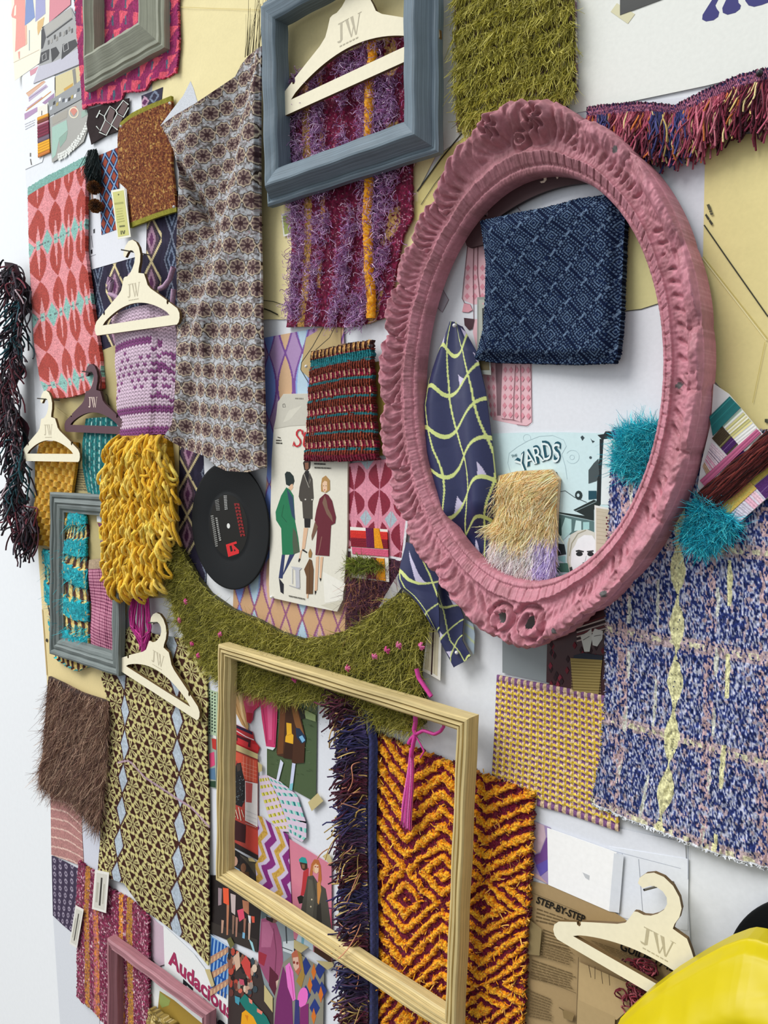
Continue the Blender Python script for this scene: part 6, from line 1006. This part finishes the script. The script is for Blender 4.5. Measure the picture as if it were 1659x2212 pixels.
# ================================================================== colour wrapped card at right
cw = tag(slab('yarn_card', WP(R_(450, -60, 630, 60, 1062, 572, 1130, 640, 1130, 1270, 760, 1592, 600, 1560, 250, 1240, 300, 900, 420, 400), .0140), .0140, .0015, '#eef0f0', 'card'), 'white card wrapped with maroon, pink and yellow yarns at right', 'yarn card')
def band(nm, pts, col, lines, h=.0146, kind='yarn', along=True):
    def p(S, T, X, Z):
        P = Paint(S, col); q = T if along else S
        for a, b, c in lines: P.put((q > a) & (q < b), c)
        return P.mul(.90+.16*np.abs(np.sin(q*40)))
    cloth(nm, box4(pts), h, p, kind, lambda S, T, X, Z: .0003*np.abs(np.sin((T if along else S)*40)), res=1.0, parent=cw)
band('teal_band', R_(400, 330, 640, 90, 770, 225, 440, 560), '#0d7274', [(.1, .16, '#2b9494'), (.5, .54, '#1a8686')], .0152, 'silk')
band('striped_band', R_(550, 425, 760, 228, 1062, 572, 815, 752), '#f1f2ee', [(.04, .10, '#bfd8c4'), (.16, .24, '#d3cf8e'), (.27, .34, '#efe8b4'), (.36, .46, '#cfca84'), (.48, .53, '#eee39a')], .0143, 'paper')
band('checked_band', R_(430, 590, 555, 450, 740, 660, 610, 790), '#4c4232', [(.50, .56, '#8f8a5c'), (.60, .95, '#4f2c66'), (.74, .77, '#8a6aa0')], .0146, 'yarn')
band('purple_band', R_(655, 860, 770, 700, 825, 755, 700, 890), '#53326c', [(.3, .36, '#8b78a8')], .0146)
band('pink_striped_band', R_(320, 930, 430, 640, 600, 800, 370, 1040), '#ead6e0', [(.0, .2, '#c9a98a'), (.28, .34, '#e6a0bc'), (.4, .5, '#efb4cb'), (.62, .66, '#8f8296'), (.72, .76, '#a9a0b4')], .0144, 'yarn', False)
band('pale_band', R_(350, 1160, 640, 870, 685, 885, 300, 1225), '#eedbe4', [(.3, .45, '#e2a9c2'), (.6, .7, '#d9c9d2')], .0144, 'yarn', False)
band('pink_band', R_(285, 1095, 962, 478, 1015, 530, 345, 1165), '#c1608a', [(.45, .5, '#a94a76')], .0155, 'silk')
band('yellow_band', R_(505, 1415, 880, 1100, 965, 1190, 620, 1508), '#d9b95e', [(.25, .4, '#e0a868'), (.6, .7, '#c9c26a')], .0150)
band('lilac_striped_band', R_(635, 1512, 965, 1188, 1078, 1312, 758, 1592), '#ddd6e4', [(.55, .72, '#f0b9cd'), (.78, .92, '#f3cbd9'), (.18, .2, '#b0a5b8'), (.34, .36, '#b9aec0'), (.45, .47, '#c5b5c5')], .0146, 'yarn', False)
band('purple_band', R_(940, 1160, 1130, 1000, 1135, 1240, 1075, 1315), '#58306c', [(.5, .55, '#86649a')], .0150)
band('yellow_band', R_(880, 1100, 1130, 860, 1135, 985, 935, 1150), '#cdb65a', [(.3, .4, '#a89a4a')], .0148)
a0, a1 = WP(R_(380, 1340), .018)[0], WP(R_(1160, 660), .018)[0]; dv = a1-a0; nv_ = np.array([-dv[1], dv[0]]); nv_ /= np.linalg.norm(nv_); n = 90
of = (rng.random(n)-.5); wv = np.linalg.norm(WP(R_(640, 930), .018)[0]-WP(R_(840, 1140), .018)[0]); tt = np.linspace(-.06, 1.05, 12)
Pq = np.stack([np.stack([a0[0]+dv[0]*tt+nv_[0]*(o*wv+.0008*np.sin(tt*14+k)), -(.0165+.0030*math.cos(o*2.6)+.0012*rng.random())*np.ones(12), a0[1]+dv[1]*tt+nv_[1]*(o*wv+.0008*np.sin(tt*14+k))], 1) for k, o in enumerate(of)])
strands('maroon_yarns', cw, Pq, .0010, pick(['#4a1a1c', '#5f2420', '#36120f', '#6d302a', '#2a0e10'], n), 'yarn', 4)
fur('turquoise_fluff', cw, R_(290, 1250, 420, 1390, 500, 1440, 730, 1590, 640, 1720, 300, 1950, 150, 1790, 110, 1700, 200, 1500), .0165, 6500, .0085, (.2, .3, -.4), ['#19b2c8', '#149cb4', '#30c8da', '#5ad8e4', '#0f88a0'], .6, .5, .0004, 5)
slab('fluff_base', WP(R_(300, 1290, 420, 1400, 500, 1450, 725, 1600, 620, 1720, 290, 1930, 160, 1790, 200, 1520), .0155), .0155, .0015, '#0f93ac', 'wool', cw)

# ================================================================== below the oval
tag(slab('film_sheet', WP(DD(668, 640, 800, 660, 1022, 700, 1022, 1060, 668, 985), .0024), .0024, .0004, '#8a9194', 'gloss'), 'grey glossy film sheet under the bottom of the oval', 'film')
ph = sheet('photograph', 'photo of gloved hands and a wicker bag on red', 'photo', DD(1020, 600, 1500, 420, 1500, 1200, 1010, 1060), .0028, '#3d1a20', kind='gloss')
it = [(['#6a1f2c', '#81283a', '#2f1c22'][r.randrange(3)], DD(x, y-30, x+16, y, x, y+30, x-16, y)) for x, y in [(1040+r.random()*420, 760+r.random()*330) for _ in range(46)]]
it += [(['#6a2a30', '#c9b8b0', '#2a1a1c', '#b9a8a2'][i % 4], ln(DD(1250, 620+i*17, 1490, 540+i*19), 2.6)) for i in range(8)]
it += [('#c9cbc4', DD(1280, 700, 1330, 670, 1365, 640, 1370, 720, 1350, 820, 1310, 820)), ('#d4d6d0', DD(1365, 700, 1390, 640, 1455, 660, 1450, 720, 1410, 780, 1375, 770)), ('#3a3a38', ln(DD(1300, 730, 1350, 700), 1.2)), ('#3a3a38', ln(DD(1385, 700, 1440, 690), 1.2)), ('#2b303c', DD(1225, 850, 1300, 830, 1455, 850, 1450, 885, 1230, 880)), ('#96824a', DD(1200, 870, 1450, 885, 1420, 1154, 1225, 1130))]+[('#6d5c2e', ln(DD(1208, 895+i*22, 1440, 905+i*22), 1.1)) for i in range(11)]+[('#b8a468', ln(DD(1208, 905+i*22, 1440, 915+i*22), .9)) for i in range(11)]
ink(ph, .0028, it)
ls = sheet('fabric_label', 'tall cream label with dark vertical print beside the scarf tail', 'label', BB(850, 1690, 930, 1700, 985, 1790, 972, 2260, 870, 2200, 795, 2160), .0065, '#f0eee6', kind='card')
ink(ls, .0065, [('#d8cfb4', BB(865, 1700, 930, 1720, 960, 1800, 945, 2215, 875, 2170, 815, 2140)), ('#3a2226', ln(BB(905, 1750, 885, 2200), 3.2)), ('#a89c80', ln(BB(925, 1800, 915, 2190), .9)), ('#a89c80', ln(BB(870, 1850, 850, 2130), .9))])
def p_wc(S, T, X, Z):
    u = S*18; v = T*20; P = Paint(S, '#dfc3a0'); P.put(fracp(u) < .56, '#7d5680'); th = (np.abs(fracp(v+.12*np.sin(u*6.28))-.5) < .17+.05*np.sin(u*6.28)) & (T > .04) & (T < .94); P.put(th, '#e4c548').put(th & (vn(X*700, Z*700, 3) > .6), '#efd76e').put((fracp(u+.25) < .22) & (T > .04) & (T < .94) & (vn(X*300, Z*600, 2) > .35), '#d8b23a'); return P.mul(.85+.3*vn(X*1200, Z*1200, 6))
tag(cloth('woven_swatch', (Z_(1073, 1458, 1190, 1480, 1330, 1508), Z_(1330, 1508, 1336, 1650, 1337, 1796), Z_(1060, 1713, 1200, 1752, 1337, 1796), Z_(1073, 1458, 1068, 1580, 1060, 1713)), .0042, p_wc, 'cloth', lambda S, T, X, Z: .0014*np.abs(np.sin(T*20*np.pi))*np.abs(np.sin(S*18*np.pi))+.001*np.sin(S*7), res=.9, thick=.002), 'yellow threads woven over purple and cream stripes, square swatch', 'fabric swatch')
# bottom right: pages, card, hanger (above), yellow plastic
sheet('paper_sheet', 'white sheet under the yellow woven swatch', 'paper', Z_(1148, 1720, 1340, 1790, 1480, 1820, 1500, 2212, 1148, 2000), .0012, '#e6e9f1')
wp_ = bpy.data.objects['paper_sheet']
lines_ = sheet('drawing_sheet', 'white sheet with fine ruled lines above the large hanger', 'paper', M_(640, 560, 1150, 640, 1145, 1100, 700, 1010), .0016, '#e9edf5')
ink(lines_, .0016, [('#9aa0ac', ln(M_(725, 605, 705, 1005), 1)), ('#9aa0ac', ln(M_(830, 640, 858, 1010), 1)), ('#b4b9c4', ln(M_(640, 580, 1100, 700), .8)), ('#8f96a4', ln(M_(1148, 545, 1148, 770), 1.4))])
pp = sheet('patterned_paper', 'purple and mauve print beside the bright white card', 'paper', M_(150, 395, 262, 438, 265, 810, 120, 740), .0022, '#a792bd')
ink(pp, .0022, [('#d3b8c6', M_(165, 400, 225, 425, 235, 500, 200, 590, 150, 620)), ('#7a4f96', M_(150, 620, 200, 600, 240, 500, 262, 520, 260, 640, 180, 690)), ('#6a5ab4', M_(170, 680, 250, 640, 262, 700, 200, 750)), ('#c9a9a8', M_(150, 720, 200, 750, 250, 800, 140, 745))])
wc = sheet('card', 'bright white blank card with a tiny grey mark', 'card', M_(243, 440, 690, 598, 672, 640, 640, 975, 250, 805), .0036, '#ffffff', kind='card')
ink(wc, .0036, [('#c9ccd0', M_(470, 725, 515, 745, 512, 775, 488, 760)), ('#dfe3ea', M_(672, 602, 735, 612, 705, 985, 640, 975))])
bp_ = sheet('instruction_page', 'brown newsprint page headed STEP-BY-STEP behind the hanger', 'page', M_(110, 775, 250, 805, 640, 960, 740, 1025, 1115, 1335, 1120, 1900, 70, 1900), .0030, '#ad936a')
it = []
def para(q, rows, seed, words=7): return scribble(q, rows, '#6d5a3c', .42, words, seed)
it += para(M_(160, 940, 480, 1060, 480, 1110, 150, 1040), 4, 3)+para(M_(215, 1080, 290, 1110, 440, 1240, 205, 1180), 5, 4)+para(M_(130, 1270, 450, 1380, 440, 1480, 120, 1400), 7, 5)+para(M_(110, 1460, 300, 1540, 290, 1680, 100, 1640), 9, 6)+para(M_(140, 1130, 440, 1240, 440, 1330, 135, 1240), 6, 8)
it += para(M_(500, 1140, 930, 1290, 920, 1370, 640, 1230), 6, 9)
it += [('#5d4c32', ln(M_(455, 1260, 440, 1700), 1.1)), ('#5d4c32', ln(M_(120, 1360, 440, 1490), .9)), ('#5d4c32', ln(M_(150, 845, 460, 970), .9)), ('#c0a67a', M_(460, 1290, 760, 1420, 880, 1500, 700, 1660, 450, 1600)), ('#4a3a28', ln(M_(520, 1310, 535, 1390), 1.4)), ('#4a3a28', ln(M_(560, 1320, 560, 1400), 1.2)), ('#4a3a28', ln(M_(600, 1350, 610, 1430), 1.2)), ('#4a3a28', ln(M_(650, 1370, 655, 1440), 1.2)), ('#8f7850', M_(350, 1590, 430, 1620, 415, 1670, 360, 1650)), ('#6d5a3c', ln(M_(330, 1580, 360, 1600), 2)), ('#92805a', M_(130, 1010, 220, 1080, 205, 1250, 120, 1240)), ('#b89f74', M_(450, 1530, 690, 1640, 680, 1800, 440, 1800))]
ink(bp_, .0030, it)
lettering(bp_, 'STEP-BY-STEP', M_(185, 878, 492, 1003, 482, 1046, 172, 918), .0032, '#1d1a16', .03, 'heading')
lettering(bp_, 'GUIDE 1745', M_(722, 1168, 1072, 1322, 1054, 1362, 708, 1216), .0032, '#1d1a16', .03, 'heading')
yb = thing('yarn_tangle', 'dark red yarn tangle under the large hanger', 'yarn', WP(M_(850, 1560), .008)[0], .004)
n = 60; Pq = []
for k in range(n):
    c = M_(830+rng.normal()*60, 1345+rng.normal()*22)[0] if k < 34 else M_(820+rng.normal()*45, 1500+rng.normal()*40)[0]
    p = WP([c], .009)[0]; a = np.linspace(0, 4+3*rng.random(), 12); rr = .004+.004*rng.random(); Pq.append(np.stack([p[0]+rr*np.cos(a+k), -(.008+.003*rng.random()+.002*np.sin(a*2)), p[1]+rr*np.sin(a+k)*.8], 1))
strands('yarns', yb, np.array(Pq), .0008, pick(['#6d1f2c', '#8a2a3a', '#4d1520', '#b05a64'], n), 'yarn', 4)
yt = [(1290, 2300), (1329, 2212), (1380, 2165), (1437, 2122), (1504, 2081), (1555, 2054), (1590, 2041), (1606, 2038), (1628, 2042), (1660, 2054), (1730, 2080)]
def d_yp(S, T, X, Z): return .030*sstep(0, .35, T)+.010*fbm(X*22+Z*9, Z*16, 3)*sstep(0, .2, T)+.003*np.abs(fbm(X*30-Z*40, Z*30, 8)-.5)-.010*(1-sstep(0, .06, T))
tag(cloth('plastic_bag', (yt, [(1730, 2080), (1730, 2400)], [(1300, 2400), (1730, 2400)], [(1290, 2300), (1300, 2400)]), .060, '#cfbc04', 'plastic', d_yp, res=1.6, thick=.020), 'shiny crumpled yellow plastic in the bottom right corner', 'plastic bag')
rc2 = WP([(1822, 2192)], .010)[0]; r2 = thing('vinyl_record', 'sliver of a black record behind the yellow plastic', 'record', (rc2[0], rc2[1]-.089), .008)
record(r2, rc2, .010)

# ================================================================== fringe at top right and olive fur at the top
tf_ = thing('fringe_braid', 'pink, navy and yellow fringe trim across the top right', 'trim', WP([(1450, 350)], .01)[0], .003)
ft = C_(500, 684, 560, 680, 700, 668, 880, 655, 1060, 668, 1110, 640, 1250, 572, 1450, 492, 1659, 440)+[(1720, 138)]
fbm_ = C_(500, 768, 560, 766, 700, 752, 880, 742, 1060, 755, 1130, 730, 1270, 668, 1450, 590, 1659, 540)+[(1720, 172)]
def p_bd(S, T, X, Z):
    a = fracp(S*120+.5*np.floor(T*6)); P = Paint(S, '#5a2f4a'); return P.put(a < .4, '#c07a92').put((T < .2) & (fracp(S*60) < .5), '#2a1a2c').put(vn(S*300, T*9, 3) > .72, '#2e2c58').mul(.75+.5*vn(S*500, T*12, 5))
cloth('woven_band', (ft, [ft[-1], fbm_[-1]], fbm_, [ft[0], fbm_[0]]), .0075, p_bd, 'wool', lambda S, T, X, Z: .0012*vn(S*260, T*8, 2)+.002*np.sin(S*9), res=1.3, thick=.003, fray=.002, parent=tf_)
n = 1250; base = resample(WP(fbm_, .0095), 600)[rng.integers(0, 600, n)]+np.c_[np.zeros(n), .004*rng.random(n)]; grp = vn(base[:, 0]*160, base[:, 1]*10, 4)
Pq, ww = yarn(base, .0085+.002*rng.random(n), .031, np.stack([-.05+.7*(grp-.5), .08*np.ones(n), -np.ones(n)], 1), .10, .1, .0009, 9, .10)
cl = np.where((grp > .62)[:, None], pick(['#35376e', '#2a2a58', '#484a82'], n), np.where((grp < .38)[:, None], pick(['#6a2338', '#822c40', '#4d1a2c'], n), pick(['#b5586e', '#c4707f', '#9a4258'], n))); y = rng.random(n) < .08; cl[y] = pick(['#e0c478', '#ecd79a', '#d0783c'], int(y.sum()))
strands('fringe_yarns', tf_, Pq, ww, cl, 'yarn', 3)
of_ = thing('fur_swatch', 'olive green shaggy fur in rows at the top beside the frame', 'fur swatch', WP([(1110, 290)], .01)[0], .003)
op = Z_(980, -30, 1240, -30, 1244, 100, 1246, 188, 1230, 205, 1000, 290, 982, 200)
cloth('weave_base', (Z_(980, -30, 1242, -30), Z_(1242, -30, 1244, 100, 1246, 195), Z_(985, 285, 1100, 250, 1246, 195), Z_(980, -30, 984, 120, 985, 285)), .0060, lambda S, T, X, Z: Paint(S, '#5a4a3a').put((fracp(S*22) < .35), '#8a6a78').put((fracp(S*22) < .2) & (vn(X*300, Z*300, 3) > .6), '#e0d8c4').mul(.7+.5*vn(X*500, Z*500, 2)), 'wool', None, res=2.2, thick=.003, parent=of_)
n = 17000; rt = roots(op, .008, n); zz = rt[:, 1]+.03*vn(rt[:, 0]*30, rt[:, 1]*5, 3)*.25; row = fracp(zz/.0180); k = row > .50; rt = rt[k]; n = len(rt)
Pq, ww = hair(rt, .0080+.003*rng.random(n), .0128, (.12, .26, -.75), .24, .3, .0005, 5, .35)
strands('pile', of_, Pq, ww, pick(['#a09a3a', '#b0aa48', '#8c8732', '#c0b95c', '#787428', '#ccc470'], n))

# ================================================================== ornate pink oval frame
ov = thing('oval_frame', 'ornate pink oval frame with carved leaf edge and crest', 'frame', (-.437, 1.31), .002)
OC = np.array([-.4313, 1.5598]); AI, BI = .1344, .1907
nt, nr = 1400, 64
th = np.linspace(0, 2*np.pi, nt, endpoint=False)[:, None]; rho = np.concatenate([np.linspace(0, 1, nr-3), [1.0, 1.0, 1.0]])[None]
up = np.pi/2; dt = np.angle(np.exp(1j*(th-up))); db = np.angle(np.exp(1j*(th+up)))
AO, BO = .1724, .2317
lf = sstep(.75, .1, np.cos(th)); NL = 21; lp_ = th*NL/(2*np.pi)+.35*np.sin(2*th+1)+.18*np.sin(5*th); lph = fracp(lp_)-.5; dome = np.sqrt(np.clip(1-(2*lph)**2, 0, 1)); scal = (.0016+.0052*lf)*dome+.0010*lf*np.sin(lph*34)
crest = .015*np.exp(-(np.abs(dt-.17)/.36)**4)+.004*np.exp(-(np.abs(dt)/.5)**2)
foot = .012*np.exp(-(np.abs(db-.0)/.30)**4)+.004*np.exp(-(np.abs(db)/.5)**2)
ox = (AO+scal+crest*.3)*np.cos(th); oz = (BO+scal+crest+foot)*np.sin(th)
ix, iz = AI*np.cos(th), BI*np.sin(th)
Xo = OC[0]+ix+(ox-ix)*rho; Zo = OC[1]+iz+(oz-iz)*rho
prof_r = [0, .02, .09, .12, .15, .27, .30, .33, .40, .50, .64, .80, .93, 1.0]; prof_h = [.008, .0165, .0190, .0175, .0205, .0250, .0258, .0230, .0212, .0222, .0262, .0320, .0330, .0265]
Hh = np.interp(rho, prof_r, prof_h)*np.ones_like(th)
arc = th*1.0; inb = sstep(.44, .50, rho)*sstep(.90, .80, rho); outb = sstep(.66, .74, rho)*sstep(1.0, .93, rho)
lr = np.clip((rho-.44)/.56, 0, 1); gate = .45+.55*(_hash(np.floor(lp_), 0*lp_, 3) > .25)
cst = np.exp(-(np.abs(dt-.14)/.36)**6)
fan = lph/(.55+.45*lr)+.22*np.sin(lr*3.1)*np.sign(np.cos(th)+.001)
groove = np.clip(np.sin(fan*2*np.pi*4.2), -1, .35); lb_ = sstep(.42, .56, rho)*sstep(1.0, .92, rho)
Hh += .0036*lb_*groove*gate*(.25+.75*lf)*(1-.55*cst)
rg = (1-lf); cv = sstep(.38, .46, rho)*sstep(.70, .62, rho); gq = fracp(th*17+rho*2.4+.5*vn(th*5, 0*th, 8)); Hh -= .0042*rg*cv*np.exp(-((gq-.5)/.15)**2)*(vn(th*11, 0*th, 6) > .25)
Hh += outb*((.0100-.0040*lf)*(dome-.75)+.0036*(vn(th*16, rho*5, 5)-.5)*2*(1-.5*lf))*(1-.5*cst)
beads = np.abs(fracp(th/(2*np.pi)*112)-.5); cut_ = (rho > .13)*(rho < .30)*(beads > .43); Hh -= .0024*cut_*(.35+.65*sstep(-.2, .5, np.cos(th)+.35*(np.sin(th) < 0)))
Hh += .0012*(vn(th*120, rho*10, 7)-.5)
# crest relief and foot scrolls
Hh += .004*cst*sstep(.5, .75, rho)
for px_, rad, amp, pet in ((CC(510, 280)[0], .0165, .0075, 6), (CC(845, 205)[0], .0185, .0085, 7), (CC(690, 345)[0], .0085, .0065, 0)):
    c = WP([px_], .042)[0]; dx, dz = Xo-c[0], Zo-c[1]; d = np.hypot(dx, dz)/rad; a = np.arctan2(dz, dx)
    rel = 1.35*amp*np.exp(-(d/.78)**6)*(.45+.35*np.cos(d*9.5)+(.30*np.cos(a*pet+3*d) if pet else 0)); Hh = Hh+rel-.003*np.exp(-((d-1.05)/.14)**2)
holes = []
for px_, rad in ((DD(668, 556)[0], .0052), (DD(888, 595)[0], .0062)):
    c = WP([px_], .034)[0]; d = np.hypot(Xo-c[0], Zo-c[1]); a = np.arctan2(Zo-c[1], Xo-c[0]); holes.append((c, rad)); Hh = Hh+.0055*np.exp(-((d-rad*1.7)/(rad*.45))**2)-.004*np.exp(-((d-rad*2.6)/(rad*.35))**2)+.003*np.exp(-((d-rad*3.3)/(rad*.5))**2)
Hh = np.maximum(Hh, .006)+.008
Hh[:, -2] = .020; Hh[:, -1] = .010; Hh[:, 0] = .010
V = np.stack([Xo, -Hh, Zo], -1).reshape(-1, 3)
nz = fbm(th*14*np.ones_like(rho), rho*5*np.ones_like(th), 4); n2 = vn(th*260*np.ones_like(rho), rho*30*np.ones_like(th), 2)
P = Paint(nz, '#c48390'); P.put(sstep(.42, .72, nz)*.8, '#a97179').put((n2 > .80)*.5, '#d59aa5').put(np.exp(-(np.abs(dt)/.5)**2)*.5*np.ones_like(rho), '#a06e72')
for px_ in (C_(680, 960)[0], DD(1080, 655)[0], DD(1480, 365)[0], F_(1060, 865)[0], F_(1240, 1050)[0]):
    c = WP([px_], .038)[0]; P.put(np.hypot((Xo-c[0])*1.0, Zo-c[1]) < .0028+.0012*(n2-.5), '#5d5a5a')
cl = lin(P.c).reshape(-1, 3)
i = np.arange(nt*nr).reshape(nt, nr); j = np.roll(i, -1, axis=0)
Fq = np.stack([i[:, :-1], i[:, 1:], j[:, 1:], j[:, :-1]], -1).reshape(-1, 4)
cx_, cz_ = V[Fq, 0].mean(1), V[Fq, 2].mean(1); keep = np.ones(len(Fq), bool)
for c, rad in holes: keep &= np.hypot(cx_-c[0], cz_-c[1]) > rad*.95
mk('carved_rim', V, Fq[keep], cl, 'paint', ov)

# ================================================================== pins
def pin(px, h, label, col='#f4f4f2', r_=.0021):
    c = WP([px], h)[0]; V = []; n = 10
    for k in range(6):
        a = math.pi*k/5
        for m in range(n): V.append((c[0]+r_*max(math.sin(a), .02)*math.cos(m*2*math.pi/n), -h+r_*math.cos(a), c[1]+r_*max(math.sin(a), .02)*math.sin(m*2*math.pi/n)))
    Fq = [[k*n+m, k*n+(m+1) % n, (k+1)*n+(m+1) % n, (k+1)*n+m] for k in range(5) for m in range(n)]
    tag(mk('pin', np.array(V), np.array(Fq), lin(col), 'gloss'), label, 'pin')
for px, h, lb in ((AA(82, 1232)[0], .020, 'white round pin at the top of the navy scarf'), (BB(1135, 1980)[0], .018, 'white round pin at the tip of the scarf tail'), (V_(1062, 178)[0], .015, 'white pin at the upper right of the brown brocade'), (V_(492, 448)[0], .015, 'white pin at the upper left of the brown brocade'), (V_(1110, 1385)[0], .015, 'white pin at the lower right of the brown brocade'), (EE(855, 215)[0], .020, 'white pin at the top of the grey flower fabric'), (E_(330, 745)[0], .008, 'white pin left of the rust red knit'), (Q_(120, 2030)[0], .010, 'pale pin at the lower left of the pattern envelope')):
    pin(px, h, lb)
pin(C_(1605, 470)[0], .014, 'black pin on the right end of the fringe', '#26262a', .0028)
pin(E_(740, 615)[0], .022, 'black pin at the top right of the rust red knit', '#2a2226', .0024)

# repeats share a group
GR = {'hanger': 'laser cut hangers on the board', 'pin': 'round pin heads', 'tape': 'pieces of masking tape', 'nail': 'nails holding the hangers', 'photo': 'printed photos on the board', 'picture': 'magazine cuttings in the gold frame', 'label': 'small printed fabric labels', 'record': 'black vinyl records'}
for o in COL.objects:
    if o.parent is None and o.get('category') in GR: o['group'] = GR[o['category']]
